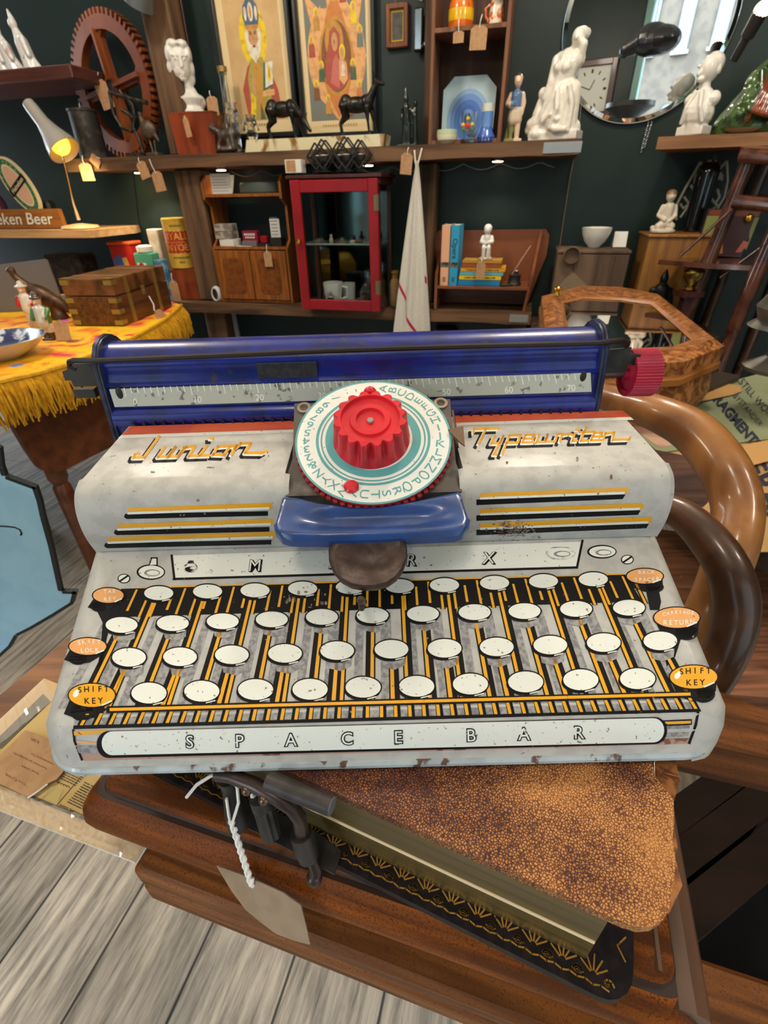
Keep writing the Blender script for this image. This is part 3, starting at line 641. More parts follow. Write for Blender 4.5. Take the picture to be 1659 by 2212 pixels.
# space lever and thumb paddle
lev = M(); lb = mat('blue_lever_paint', '#24447f', .36, c2='#1f3a6e', sc=60, coat=.3, c3='#5a4a48', sc3=110, lo3=.68, hi3=.74, bump=.15, bsc=200)
LY = .0655
el = Vector((0, -.25, .97)).normalized(); es = Vector((0, .97, .25)).normalized()
LC = TC+tray(803, 1112)*(.2140/FPX)
def onlev(x, y): d = tray(x, y); return TC+d*((LC-TC).dot(el)/d.dot(el))
def lerp1(T, x):
    for (x0, y0), (x1, y1) in zip(T[:-1], T[1:]):
        if x <= x1: return y0+(y1-y0)*max(0, min(1, (x-x0)/(x1-x0)))
    return T[-1][1]
TOPL = [(588, 1100), (606, 1066), (640, 1068), (690, 1080), (760, 1087), (830, 1084), (900, 1075), (950, 1064), (998, 1054), (1018, 1095)]
BOTL = [(586, 1126), (590, 1142), (602, 1153), (625, 1159), (700, 1160), (800, 1157), (900, 1153), (985, 1149), (1006, 1142), (1016, 1128), (1019, 1114)]
LVX = [(0, 608), (.3, 599), (.7, 588), (.9, 591), (1, 606)]; RVX = [(0, 994), (.4, 1011), (.7, 1018), (.9, 1014), (1, 1000)]
NLU, NLV = 72, 22
def levpt(u, v):
    xl_, xr_ = lerp1(LVX, v), lerp1(RVX, v); x = xl_+(xr_-xl_)*u; y = lerp1(TOPL, x)*(1-v)+lerp1(BOTL, x)*v
    dx, dy = (x-812)/150, (y-1113+.028*(x-812))/19; q = (abs(dx)**4+abs(dy)**2.4); tr_ = 1/(1+max(q, 1e-6)**2.2)
    e_ = min(u*380, (1-u)*380, v*80, (1-v)*80)/9; rd = (1-min(1, e_))**2
    return onlev(x, y)-el*(.0050*tr_+.0028*rd)
lev.grid(levpt, NLU, NLV)
edge_ = [(i/(NLU-1), 0) for i in range(NLU)]+[(1, j/(NLV-1)) for j in range(1, NLV)]+[(i/(NLU-1), 1) for i in range(NLU-2, -1, -1)]+[(0, j/(NLV-1)) for j in range(NLV-2, 0, -1)]
E0 = [levpt(u, v) for u, v in edge_]; ne = len(E0)
lev.add(E0+[p-el*.004 for p in E0], [(i, (i+1) % ne, ne+(i+1) % ne, ne+i) for i in range(ne)]+[tuple(ne+i for i in range(ne))])
o = lev.obj('space_lever', [lb], TW, smooth=50)
und = M(); und.box(onlev(830, 1150)+Vector((0, .016, -.010)), (.062, .014, .006), bev=.001); und.box(onlev(808, 1150)+Vector((0, .012, -.006)), (.03, .014, .006)); und.obj('lever_arm', black, TW)
pd = M(); pb = mat('bronze_brown_metal', '#3a2b26', .42, c2='#4c3b34', sc=260, metal=.35, lo=.45, hi=.65, bump=.12, bsc=300)
PC = TC+tray(795, 1215)*(.2050/FPX); pn = Vector((0, -.50, .866)); pu = Vector((0, .866, .5))
def onpd(x, y): d = tray(x, y); return TC+d*((PC-TC).dot(pn)/d.dot(pn))
po = [(718, 1166), (760, 1164), (800, 1162), (845, 1160), (874, 1162), (880, 1180), (880, 1204), (872, 1228), (858, 1246), (838, 1260), (812, 1267), (785, 1268), (757, 1263), (735, 1251), (718, 1232), (709, 1208), (708, 1184)]
O = [onpd(x, y) for x, y in po]; cen = sum(O, Vector())/len(O); no = len(O)
rg = [[cen+(p-cen)*k_+pn*z_ for p in O] for k_, z_ in ((.9, -.0085), (.98, -.006), (1.0, -.0028), (.985, -.0008), (.93, 0), (.80, -.0006), (.5, -.0024), (.25, -.0031), (.04, -.0033))]
pd.add([p for q in rg for p in q], [(i*no+j, i*no+(j+1) % no, (i+1)*no+(j+1) % no, (i+1)*no+j) for i in range(len(rg)-1) for j in range(no)]); pd.add(rg[-1], [tuple(range(no))]); pd.add(rg[0], [tuple(range(no-1, -1, -1))])
pd.box(onpd(800, 1160)+Vector((0, .008, -.004)), (.030, .02, .003)); pd.cyl(onpd(778, 1290)-pn*.004, onpd(778, 1270)-pn*.02, .0018); pd.cyl(onpd(778, 1300)-pn*.010, onpd(778, 1288)-pn*.004, .0013)
pd.obj('thumb_paddle', pb, TW, smooth=60)
# ================================================================== OAK BOX, TABLE RAIL, ALBUM, NEWSPAPER
def V2(a): return Vector((a[0], a[1], 0))
ED = Vector((.9543, -.2988, 0)); PD = Vector((.2988, .9543, 0)); ROT_D = math.atan2(ED.y, ED.x)
L0 = onz(181, 1742, .772); L0.z = 0; LB = L0-PD*.008+ED*.005
oak = mat('worn_oak', '#84450f', .55, c2='#4e2607', sc=130, lo=.36, hi=.62, stretch=(.07, 1, 1), dist=.5, coat=.0, spec=.16, bump=.12, bsc=130, c3='#3a1c08', sc3=1100, lo3=.50, hi3=.70)
oak2 = mat('dark_oak', '#845024', .55, spec=.2, c2='#4b2a10', sc=120, lo=.35, hi=.65, stretch=(.06, 1, 1), coat=0, dist=.5, c3='#3b2010', sc3=1100, lo3=.55, hi3=.75)
dkoak = mat('dark_edge_oak', '#5a3d2a', .42, c2='#35231a', sc=40, stretch=(1, .1, 1), coat=.2)
groovem = mat('groove_wood', '#2a160a', .6)
def rrect(x0, y0, x1, y1, r, n=5):
    P = []
    for cx, cy, a0 in ((x1-r, y0+r, -90), (x1-r, y1-r, 0), (x0+r, y1-r, 90), (x0+r, y0+r, 180)):
        for i in range(n+1): a = R(a0+90*i/n); P.append((cx+r*math.cos(a), cy+r*math.sin(a)))
    return P
def loft(b, layers, m=0, ms=None):
    n = len(layers[0]); b.add([p for L in layers for p in L], [(i*n+j, i*n+(j+1) % n, (i+1)*n+(j+1) % n, (i+1)*n+j) for i in range(len(layers)-1) for j in range(n)], m)
    k = len(b.v)-n*len(layers)
    if ms: b.m[-(len(layers)-1)*n:] = [ms[i] for i in range(len(layers)-1) for j in range(n)]
    b.f += [tuple(k+(len(layers)-1)*n+j for j in range(n)), tuple(k+j for j in range(n-1, -1, -1))]; b.m += [m, m]
box = thing('oak_box', 'small moulded oak box under the leather album', 'box', (LB.x, LB.y, 0), ROT_D)
def lay(ins, z, r=.008): return [(x, y, z) for x, y in rrect(ins, ins, .2985-ins, .26-ins, r)]
b = M(); loft(b, [lay(.012, .762), lay(.005, .765), lay(.001, .770), lay(0, .776), lay(.001, .783), lay(.004, .789), lay(.008, .7925), lay(.0105, .7925), lay(.0112, .7935), lay(.0125, .7970), lay(.018, .7980), lay(.024, .7978), lay(.025, .7985)], 0, [0]*6+[1, 1]+[0]*4)
b.obj('moulded_top', [oak, groovem], box)
b = M(); b.tube([(.2915, .006, .784), (.2915, .05, .784), (.2915, .255, .784)], .0095, 10); b.tube([(.280, .014, .797), (.280, .25, .797)], .0016, 6, 0); b.obj('side_moulding', dkoak, box)
for x, y in ((.03, .03), (.27, .03), (.03, .23), (.27, .23)):
    b = M(); b.lathe([(.012, .7505), (.014, .757), (.011, .7625)], (x, y, 0), 14); b.obj('foot', dkoak, box)
tab = thing('oak_table_frame', 'open oak table frame whose rail and leg carry the small oak box', 'table', (L0.x, L0.y, 0), ROT_D)
b = M(); loft(b, [[(x, y, z) for x, y in rrect(.034+i, -.013+i, .62, .034-i, .004)] for i, z in ((.004, .712), (0, .716), (0, .728), (.003, .731), (.003, .735), (0, .738), (0, .747), (.003, .7503))]); b.obj('rail', oak2, tab)
b = M(); b.box((.045, .155, .731), (.04, .25, .036), bev=.004); b.obj('rail', oak2, tab)
b = M(); b.box((.055, .29, .731), (.07, .05, .036), bev=.004); b.obj('rail', oak2, tab); b = M(); P = [onz(x, y, .7495) for x, y in ((1440, 1535), (1545, 1490), (1760, 1575), (1760, 1660), (1440, 1590))]; b.prism([(p.x, p.y) for p in P], (0, 0, .715), (1, 0, 0), (0, 1, 0), .0345)
b.obj('rail', oak2, tab, world=True)
lp = [(.02, 0), (.026, .02), (.016, .06), (.024, .2), (.018, .24), (.027, .36), (.03, .5), (.02, .58), (.027, .6), (.032, .64), (.028, .68), (.022, .70), (.026, .712)]
for x, y in ((.60, .012), (.24, .285), (.60, .13)):
    b = M(); b.lathe(lp, (x, y, 0), 16); b.obj('leg', mat('carved_leg_wood', '#4a2c1a', .5, c2='#2c180c', sc=60, bump=.6, bsc=90) if x < .1 and y < .1 else oak2, tab)
crys = mat('clear_faceted_glass', '#e8e2dc', .08, trans=1, ior=1.5)
b = M(); q = L0+ED*.178+PD*.012
b.ell((q.x, q.y, .7585), (.011, .009, .0045), 0, 10, 6); b.thing('glass_stopper', 'clear glass stopper lying on the oak rail under the box', 'stopper', crys, smooth=10)
# album
E1 = Vector((.9135, -.4067, 0)); E2 = Vector((.4067, .9135, 0)); A0 = onz(1450, 2045, .851); A0.z = 0
def leather_mat():
    m = bpy.data.materials.new('worn_album_leather'); m.use_nodes = True; nt = m.node_tree; N, L = nt.nodes, nt.links; b = N['Principled BSDF']
    tc = N.new('ShaderNodeTexCoord'); o = tc.outputs['Object']
    v = N.new('ShaderNodeTexVoronoi'); v.feature = 'DISTANCE_TO_EDGE'; v.inputs['Scale'].default_value = 980; L.new(o, v.inputs['Vector'])
    n1 = N.new('ShaderNodeTexNoise'); n1.inputs['Scale'].default_value = 22; n1.inputs['Detail'].default_value = 7; n1.inputs['Roughness'].default_value = .65; L.new(o, n1.inputs['Vector'])
    sp = N.new('ShaderNodeSeparateXYZ'); L.new(o, sp.inputs[0])
    def mth(op, a, c):
        x = N.new('ShaderNodeMath'); x.operation = op
        for i, q in enumerate((a, c)):
            if isinstance(q, (int, float)): x.inputs[i].default_value = q
            else: L.new(q, x.inputs[i])
        return x.outputs[0]
    # wear grows towards the handled corner (local x=0,y=0) and right edge
    dx = mth('MULTIPLY', sp.outputs[0], 5.2); dy = mth('MULTIPLY', sp.outputs[1], -4.2)
    wear = mth('ADD', mth('ADD', dx, dy), .72); wear = mth('ADD', wear, mth('MULTIPLY', mth('SUBTRACT', n1.outputs['Fac'], .5), 1.9))
    crack = N.new('ShaderNodeMapRange'); crack.inputs['From Min'].default_value = .05; crack.inputs['From Max'].default_value = .22; L.new(v.outputs['Distance'], crack.inputs['Value'])
    f = mth('ADD', mth('MULTIPLY', crack.outputs[0], .55), mth('MULTIPLY', wear, .95))
    r = N.new('ShaderNodeValToRGB'); L.new(f, r.inputs[0]); e = r.color_ramp.elements
    e[0].position = .22; e[0].color = (*lin('#35161a'), 1); e[1].position = .95; e[1].color = (*lin('#bd8650'), 1)
    q = e.new(.52); q.color = (*lin('#6a3d1f'), 1); q = e.new(.7); q.color = (*lin('#945e2e'), 1)
    L.new(r.outputs[0], b.inputs['Base Color']); b.inputs['Roughness'].default_value = .5; b.inputs['Specular IOR Level'].default_value = .28
    bp = N.new('ShaderNodeBump'); bp.inputs['Strength'].default_value = .35; bp.inputs['Distance'].default_value = .0015; L.new(v.outputs['Distance'], bp.inputs['Height']); L.new(bp.outputs[0], b.inputs['Normal'])
    return m
leather = leather_mat()
alb = thing('leather_album', 'thick old album in worn tan leather beneath the toy typewriter', 'album', (A0.x, A0.y, 0), math.atan2(E1.y, E1.x))
LA, WA = .25, .20
random.seed(3)
edge = []
for i in range(24):
    y = .018+i*(WA-.02)/23; j = random.uniform(-.0022, .0022) if i < 16 else 0
    if i in (5, 6): j -= .004
    if i in (11, 12): j += .004
    edge.append((0.002+j, y))
tco = rrect(-LA, 0, 0, WA, .014)
out = [p for p in tco if not (p[0] > -.003 and p[1] > .014)]
k = max(i for i, p in enumerate(out) if p[0] > -.02 and p[1] < .02)
out = out[:k+1]+edge+out[k+1:]
b = M(); b.prism(out, (0, 0, .8485), (1, 0, 0), (0, 1, 0), .0042); b.obj('top_cover', leather, alb)
fr = mat('frayed_leather', '#a86c38', .7, c2='#6b3f20', sc=200)
b = M()
for y0, y1, w_, z in ((.05, .075, .007, .846), (.075, .098, .010, .8465), (.028, .046, .006, .842), (.018, .034, .008, .838)):
    b.prism([(-.002, y0), (w_*.4, y0-.003), (w_, (y0+y1)/2), (w_*.8, y1), (-.002, y1+.002)], (0, 0, z), (1, 0, 0), (0, 1, 0), .0012)
for i in range(30): 
    y = random.uniform(.06, .12); b.tube([(0, y, .849), (random.uniform(.002, .007), y+random.uniform(-.004, .004), .849+random.uniform(-.003, .003))], .00025, 3)
b.obj('torn_spine', fr, alb)
gilt = mat('dulled_gilt_pages', '#6b5a34', .38, metal=.35, c2='#4f4126', sc=300, stretch=(.02, .02, 1), lo=.3, hi=.7)
b = M(); b.box((-LA/2-.004, WA/2+.001, .8262), (LA-.026, WA-.004, .0440), 0); b.box((-LA/2-.004, .0029, .8215), (LA-.0265, .0006, .0020), 1)
b.obj('page_block', [gilt, mat('cream_paper_gap', '#d8c29a', .8)], alb)
goldf = mat('gold_tooling', '#b98f3e', .35, metal=.7, c3='#5b4416', sc3=300)
b = M(); b.prism(rrect(-LA, -.0065, 0, WA, .012), (0, 0, .8), (1, 0, 0), (0, 1, 0), .0042, 0)
def fl2(P, wd): 
    for q in stroke(P, wd): b.flat([(x, y, .80445) for x, y in q], 1)
for i in range(20):
    s0 = -.014-i*.0112
    for a in (-60, -32, 0, 32, 60): 
        a = R(a); fl2([(s0+.0014*math.sin(a), .0012+.0014*math.cos(a)-.002), (s0+.0055*math.sin(a), .0012+.0065*math.cos(a)-.002)], .0006)
    for sg in (-1, 1):
        fl2([(s0+sg*(.0052+(.0022-.00025*t)*math.cos(t*.75)), -.0016+(.0018-.0002*t)*math.sin(t*.75)) for t in range(9)], .0006)
    fl2([(s0-.0056, -.0036), (s0-.0028, -.003), (s0, -.0038), (s0+.0028, -.003), (s0+.0056, -.0036)], .0006)
for i in range(9):
    y = .008+i*.012; fl2([(-.003, y), (-.006, y+.004), (-.003, y+.008)], .0006)
b.obj('bottom_cover', [mat('dark_tooled_leather', '#141113', .5, spec=.2, c2='#221a1e', sc=200), goldf], alb)
# metal clip with sleeves, ribbed lever, bar
clipm = mat('blackened_clip_metal', '#3a3634', .5, metal=.4, c2='#2b2827', sc=120)
rodm = mat('dark_clip_rod', '#3b302c', .35, metal=.5)
rub = mat('grey_rubber_end', '#55575a', .7)
cp = thing('metal_clip', 'dark metal clip with bent handle and ribbed lever hanging under the toy typewriter', 'clip', tuple(onz(600, 1780, .805)))
b = M(); P = [onz(x, y, .8065) for x, y in ((505, 1775), (560, 1800), (722, 1888), (738, 1838), (690, 1800), (560, 1735), (505, 1715))]
b.flat(P); b.flat([p-Vector((0, 0, .0015)) for p in P[::-1]])
for i in range(len(P)): b.add([P[i], P[(i+1) % len(P)], P[(i+1) % len(P)]-Vector((0, 0, .0015)), P[i]-Vector((0, 0, .0015))], [(3, 2, 1, 0)])
b.obj('base_plate', clipm, cp, world=True)
Z = lambda x, y, z: onz(x, y, z)
b = M(); b.tube([Z(470, 1672, .846), Z(500, 1676, .848), Z(549, 1695, .849), Z(597, 1722, .848), Z(630, 1744, .845), Z(647, 1768, .838), Z(652, 1795, .828), Z(654, 1815, .822)], .0031, 12); b.obj('handle_rod', rodm, cp, world=True)
for P, r_ in (([Z(651, 1800, .826), Z(659, 1830, .818), Z(667, 1850, .812)], .0048), ([Z(492, 1680, .842), Z(501, 1705, .834), Z(512, 1760, .822), Z(516, 1785, .816)], .0044)):
    b = M(); b.tube(P, [r_, r_*1.05, r_*.95][:len(P)] if len(P) == 3 else [r_, r_*.95, r_*1.2, r_*1.1], 14); b.obj('sleeve', clipm, cp, world=True)
b = M(); b.tube([Z(672, 1852, .812), Z(682, 1878, .806), Z(679, 1894, .803)], [.0022, .0028, .0032], 10); b.ell(Z(679, 1896, .8025), .0036); b.obj('ball_tip', rodm, cp, world=True)
b = M()
p, q = Z(562, 1722, .842), Z(586, 1806, .822)
n_ = 20; d = (q-p).normalized(); u = d.orthogonal().normalized(); v = d.cross(u)
for t0, t1, rb in ((0, .25, 0), (.25, 1, 1)):
    vs = [p+(q-p)*t+(u*math.cos(2*math.pi*j/n_)+v*math.sin(2*math.pi*j/n_))*(.0046-(.0007*rb if j % 2 else 0))*(1-.08*t) for t in (t0, t1) for j in range(n_)]
    b.add(vs, [(j, (j+1) % n_, n_+(j+1) % n_, n_+j) for j in range(n_)]+[tuple(range(n_, 2*n_)), tuple(range(n_-1, -1, -1))])
b.obj('ribbed_lever', clipm, cp, world=True)
for x, y in ((534, 1706), (571, 1727)): 
    b = M(); b.ell(Z(x, y, .8475), (.0024, .0024, .0024)); b.obj('rivet', mat('bronze_rivet', '#6a5444', .3, metal=.8), cp, world=True)
b = M(); b.tube([Z(578, 1688, .8555), Z(716, 1742, .8555)], .0036, 16, 0); P = Z(716, 1742, .8555); b.tube([P, P+(P-Z(578, 1688, .8555)).normalized()*.0004], .0035, 16, 1); b.obj('jaw_bar', [clipm, rub], cp, world=True)
# string and paper tag
kraft = mat('kraft_card', '#b08a62', .8, c2='#a57f58', sc=90)
kraft_d = mat('kraft_card_plain', '#8f7a64', .85, c2='#86725c', sc=120)
stringm = mat('white_cotton_string', '#d9d6cf', .8)
tg = thing('price_tag', 'blank brown paper tag on twisted white string below the typewriter', 'tag', tuple(onz(560, 1900, .77)))
nd = Vector((-.25, -.80, .55)).normalized(); tp = onz(545, 1905, .772)+Vector((-.004, -.016, .004))
P = [onplane(x, y, tp, nd) for x, y in ((467, 1870), (540, 1896), (611, 1928), (650, 1956), (661, 2000), (670, 2041), (634, 2032), (597, 2018), (562, 1992), (530, 1965), (500, 1925))]
b = M(); b.flat(P); b.flat([p-nd*.0006 for p in P[::-1]]); b.obj('card', kraft_d, tg, world=True)
b = M()
s0, s1 = Z(500, 1775, .825), onplane(546, 1912, tp, nd)+nd*.0008
for ph in (0, math.pi):
    b.tube([s0+(s1-s0)*(i/22)+Vector((math.cos(i*1.25+ph), .3, math.sin(i*1.25+ph)))*.0009 for i in range(23)], .00095, 6)
b.tube([s1, onplane(552, 1890, tp, nd)+nd*.002, onplane(540, 1895, tp, nd)+nd*.001, s1], .0007, 5)
b.tube([Z(505, 1690, .846), Z(512, 1700, .845), Z(515, 1735, .838), Z(500, 1785, .822)], .0007, 5); b.tube([Z(489, 1725, .836), Z(494, 1760, .828), Z(500, 1785, .822)], .0007, 5)
b.tube([Z(485, 1672, .846), Z(455, 1676, .842), Z(425, 1695, .836), Z(403, 1722, .828)], .0008, 6); b.tube([Z(545, 1710, .843), Z(551, 1735, .838)], [.0012, .0018], 6)
b.obj('string', stringm, tg, world=True)
# wrapped newspaper on a board, with its own hand-written tag
NZ = .7525
np_ = thing('wrapped_newspaper', 'old newspaper sheet in clear wrap jutting out left of the oak box', 'newspaper', tuple(onz(150, 1700, NZ)))
mount = mat('cream_mount_board', '#c9ab7c', .7); newsp = mat('yellowed_newsprint', '#c2a76c', .75, c2='#b89a5e', sc=30); printk = mat('faded_newsprint_ink', '#4a4438', .8); greyb = mat('grey_border_print', '#5b5648', .7)
q = lambda x, y, dz=0: onz(x, y, NZ+dz)
C = [q(322, 1812), q(290, 1862), q(-40, 1735), q(-40, 1590), q(95, 1465), q(330, 1560)]
b = M(); b.flat([p+Vector((0, 0, 0)) for p in C], 0); b.flat([p-Vector((0, 0, .002)) for p in C[::-1]], 0)
for i in range(6): b.add([C[i], C[(i+1) % 6], C[(i+1) % 6]-Vector((0, 0, .002)), C[i]-Vector((0, 0, .002))], [(3, 2, 1, 0)], 1)
b.obj('mount_board', [mount, white_p], np_, world=True)
b = M(); pc = [q(272, 1803, .0005), q(90, 1727, .0005), q(-40, 1672, .0005), q(-40, 1655, .0005), q(100, 1528, .0005), q(340, 1600, .0005)]
b.flat(pc, 0)
def nl(x0, y0, x1, y1, wd, m): 
    for S_ in stroke([(x0, y0), (x1, y1)], wd): b.flat([q(x, y, .0008) for x, y in S_], m)
nl(272, 1806, -20, 1684, 7, 2); nl(268, 1813, 275, 1795, 4, 2); nl(0, 1605, 95, 1512, 22, 2); nl(122, 1740, 185, 1665, 1.2, 1)
dirx, diry = Vector((.62, .40)), Vector((-.60, .72))
def npx(s, t, ox=135, oy=1738): return (ox+s*.885+t*.55, oy-0+s*.43-t*.62)
for ln in range(10):
    for wd in range(6):
        s = 4+wd*7+random.uniform(0, 2); e_ = s+random.uniform(4, 6.5); t = 13+ln*7.5
        if ln == 9 and wd > 2: continue
        a, c = npx(s, t), npx(e_, t)
        nl(*a, *c, 2.4, 1)
for ln in range(9):
    for wd in range(5):
        s = -44+wd*8+random.uniform(0, 2); t = 62+ln*7
        a, c = npx(s, t), npx(s+5.5, t); nl(*a, *c, 2, 1)
for k_ in range(9): nl(123+k_*3.2, 1688+k_*1.3, 125+k_*3.2, 1692+k_*1.3-3*(k_ % 2), 1.6, 1)
vs, fs = text2d('SWISS EMBARGO', 8.2, bold=.02)
b.add([q(156+u*.9+v*.4, 1752+u*.42-v*.9, .0008) for u, v in vs], fs, 1)
b.flat([q(x, y, .0007) for x, y in ((110, 1695), (137, 1706), (122, 1740), (95, 1722))], 3)
b.obj('newsprint', [newsp, printk, greyb, mat('pale_print_panel', '#b5a266', .75)], np_, world=True)
b = M(); cl_ = [q(324, 1812, .0022), q(290, 1864, .0022), q(-42, 1737, .0022), q(-42, 1588, .0022), q(95, 1463, .0022), q(332, 1558, .0022)]
nu, nv = 64, 40
p00, p10, p01, p11 = q(60, 1560, .0), q(322, 1812), q(-42, 1655), q(290, 1864)
def crinkle(u, v):
    a = q(-42, 1690)*(1-u)+q(322, 1812)*u; c = q(-42, 1737)*(1-u)+q(290, 1864)*u; p = a*(1-v)+c*v
    return p+Vector((0, 0, .0021+random.uniform(-.0014, .0014)))
b.grid(crinkle, 70, 9, 0)
b.grid(lambda u, v: (q(-42, 1600)*(1-u)+q(95, 1472)*u)*(1-v)+(q(-42, 1650)*(1-u)+q(120, 1512)*u)*v+Vector((0, 0, .002+random.uniform(-.0006, .0006))), 30, 5, 0)
b.obj('clear_wrap', mat('clear_wrap_film', '#f4efe6', .05, alpha=.22, spec=1.0, coat=1), np_, world=True, smooth=5)
nt_ = thing('price_tag', 'hand-written brown paper tag lying on the wrapped newspaper', 'tag', tuple(q(60, 1660, .004)))
b = M(); P = [q(x, y, .0030) for x, y in ((55, 1577), (118, 1600), (140, 1652), (136, 1668), (122, 1684), (108, 1690), (98, 1697), (62, 1722), (-8, 1690), (-8, 1640))]
b.flat(P, 0); b.flat([p-Vector((0, 0, .0005)) for p in P[::-1]], 0); b.obj('card', kraft, nt_, world=True)
b = M()
for t, x, y, s_ in (('£30', 77, 1600, 15), ('newspaper for', 92, 1640, 11), ('German propaganda', 66, 1644, 11), ('final 1944', 66, 1663, 12), ('The Craig', 36, 1685, 14)):
    vs, fs = text2d(t, s_, shear=.35, bold=-.004); b.add([q(x-u*.80+v*.42, y-u*.38-v*.0+v*-.0-v*-.82*1, .0034) for u, v in vs], fs, 0)
b.obj('handwriting', mat('brown_handwriting_ink', '#5b3a28', .8), nt_, world=True)
b = M(); b.tube([q(102, 1694, .004), q(84, 1708, .005), q(60, 1724, .004)], .0006, 5); b.obj('string', stringm, nt_, world=True)
# plank top under the newspaper
b0 = thing('oak_bench', 'oak plank bench end just left of the typewriter under the wrapped newspaper', 'bench', tuple(onz(60, 1480, .73)))
P = [onz(x, y, .7495) for x, y in ((330, 1223), (-700, 2092), (-640, 2142), (390, 1281))]
b = M(); b.prism([(p.x, p.y) for p in P], (0, 0, .7165), (1, 0, 0), (0, 1, 0), .033); b.obj('plank_top', wood('bench_oak', '#8f5f33', '#573318', 'x', 20, .5, coat=.2), b0, world=True)
for a in (0.03, .97):
    p = (P[0]+P[3])/2*(1-a)+(P[1]+P[2])/2*a; b = M(); b.tube([(p.x, p.y, .72), (p.x, p.y, 0)], .018, 10); b.obj('leg', oak2, b0, world=True)
# ================================================================== BLUE CUT-OUT BOARD
YB = .50
P = [(p.x, p.z) for p in (ony(x, y, YB) for x, y in ((-60, 940), (0, 968), (5, 1010), (12, 1028), (77, 1052), (88, 1085), (95, 1118), (112, 1180), (133, 1277), (165, 1278), (158, 1305), (118, 1330), (70, 1358), (38, 1374), (24, 1398), (0, 1420), (-110, 1450)))]
P += [(-.86, 0.0), (-1.02, 0.0)]
b = M(); b.prism(P, (0, YB+.006, 0), (1, 0, 0), (0, 0, 1), .006, 0, 1)
# thick black outline and the drawn mouth line
for i in range(1, 15):
    a_, c_ = Vector(P[i]), Vector(P[i+1]); n_ = Vector((-(c_-a_).y, (c_-a_).x)).normalized()*.0045; n_ = n_ if n_.dot(Vector((-.62, .60))-a_) > 0 else -n_
    b.flat([(x, YB-.0002, z) for x, z in (a_, c_, c_+n_, a_+n_)], 1)
ln = [ony(x, y, YB) for x, y in ((-10, 1136), (15, 1137), (32, 1139), (43, 1144), (47, 1152), (45, 1156))]
for i in range(5):
    for q_ in stroke([(ln[i].x, ln[i].z), (ln[i+1].x, ln[i+1].z)], .0022): b.flat([(x, YB-.0003, z) for x, z in q_], 1)
b.thing('cutout_board', 'light blue cut-out board with black painted edges standing left of the typewriter', 'board', [mat('sky_blue_paint', '#a2d0e8', .45, c2='#9ac8e2', sc=20), mat('black_edge_paint', '#14161a', .5)])
# ================================================================== BACK WALL SHELVING
def wth(name, label, cat, u, d, z, group=None, rz=0): return thing(name, label, cat, tuple(wxy(u, d, z)), WROT+rz, group)
def pth(name, label, cat, x, y, d, z=None, group=None, rz=0):
    u, zz = wp(x, y, d); return wth(name, label, cat, u, d, zz if z is None else z, group, rz)
ZU, ZL = 1.188, .655
def wX(u, d, z): return Matrix.Translation(wxy(u, d, z)) @ Matrix.Rotation(WROT, 4, 'Z')
U0, U1 = -1.255, .745
def wavy(b, x0, x1, y0, y1, z0, z1, n=24, a=.002):
    random.seed(int(abs(x0*100+z0*10))); rows = []
    for i in range(n+1):
        x = x0+(x1-x0)*i/n; r = lambda: random.uniform(-a, a)
        rows.append([(x, y0+r(), z0+r()), (x, y0+r(), z1+r()*.6), (x, y1, z1), (x, y1, z0)])
    b.add([p for q in rows for p in q], [(i*4+j, i*4+(j+1) % 4, (i+1)*4+(j+1) % 4, (i+1)*4+j) for i in range(n) for j in range(4)]+[(0, 1, 2, 3), (4*n+3, 4*n+2, 4*n+1, 4*n)])
t = wth('timber_shelf', 'long rough dark timber shelf, the upper of two, carrying bust, deer and statue', 'shelf', 0, 0, 0); US = t
b = M(); wavy(b, U0, U1, -.245, -.0, ZU-.042, ZU); b.obj('board', beam_wood, t)
t = wth('timber_shelf', 'long rough dark timber shelf, the lower of two, carrying cabinet and book rack', 'shelf', 0, 0, 0); LS = t
b = M(); wavy(b, -1.6, .665, -.245, 0, ZL-.042, ZL-.002); b.obj('board', beam_wood, t)
def post(x0, x1, y0, y1, z0, z1, lb):
    b = M(); b.box(((x0+x1)/2, -(y0+y1)/2, (z0+z1)/2), (x1-x0, y1-y0, z1-z0), bev=.006); o = b.thing('timber_post', lb, 'post', beam_wood_v, loc=tuple(wxy(0, 0, 0)), rz=WROT)
post(-.80, -.69, .10, .19, ZU+.001, CEIL-.02, 'thick wooden post above the upper shelf beside the white bust'); post(-.80, -.69, .10, .19, ZL, ZU-.044, 'thick wooden post between the shelves left of the oak cupboard'); post(.196, .240, .02, .075, ZU+.001, CEIL-.02, 'narrow wooden post above the upper shelf beside the box shelf'); post(.190, .256, .02, .10, ZL, ZU-.044, 'narrow wooden post between the shelves behind the towel'); post(.60, .66, .06, .12, 0.0, ZL-.044, 'short wooden post under the right end of the lower shelf'); post(-.80, -.70, .10, .18, 0, ZL-.044, 'wooden post from floor to lower shelf at the left')
chrome = mat('polished_steel', '#d5d8da', .15, metal=1); gold = mat('polished_brass', '#d6a63c', .22, metal=1); dullbrass = mat('dull_brass', '#a48a4e', .4, metal=.8)
b = M(); b.box((.69, -.2465, ZU-.022), (.12, .002, .030), bev=.0008); b.box((.745, -.20, ZU-.022), (.002, .09, .030)); b.obj('corner_plate', mat('brushed_zinc', '#b9bcc0', .35, metal=.8), US)
b = M(); b.box((.62, -.2455, ZL-.02), (.07, .002, .028)); b.obj('corner_plate', mat('old_zinc', '#a9aaa8', .45, metal=.8), LS)
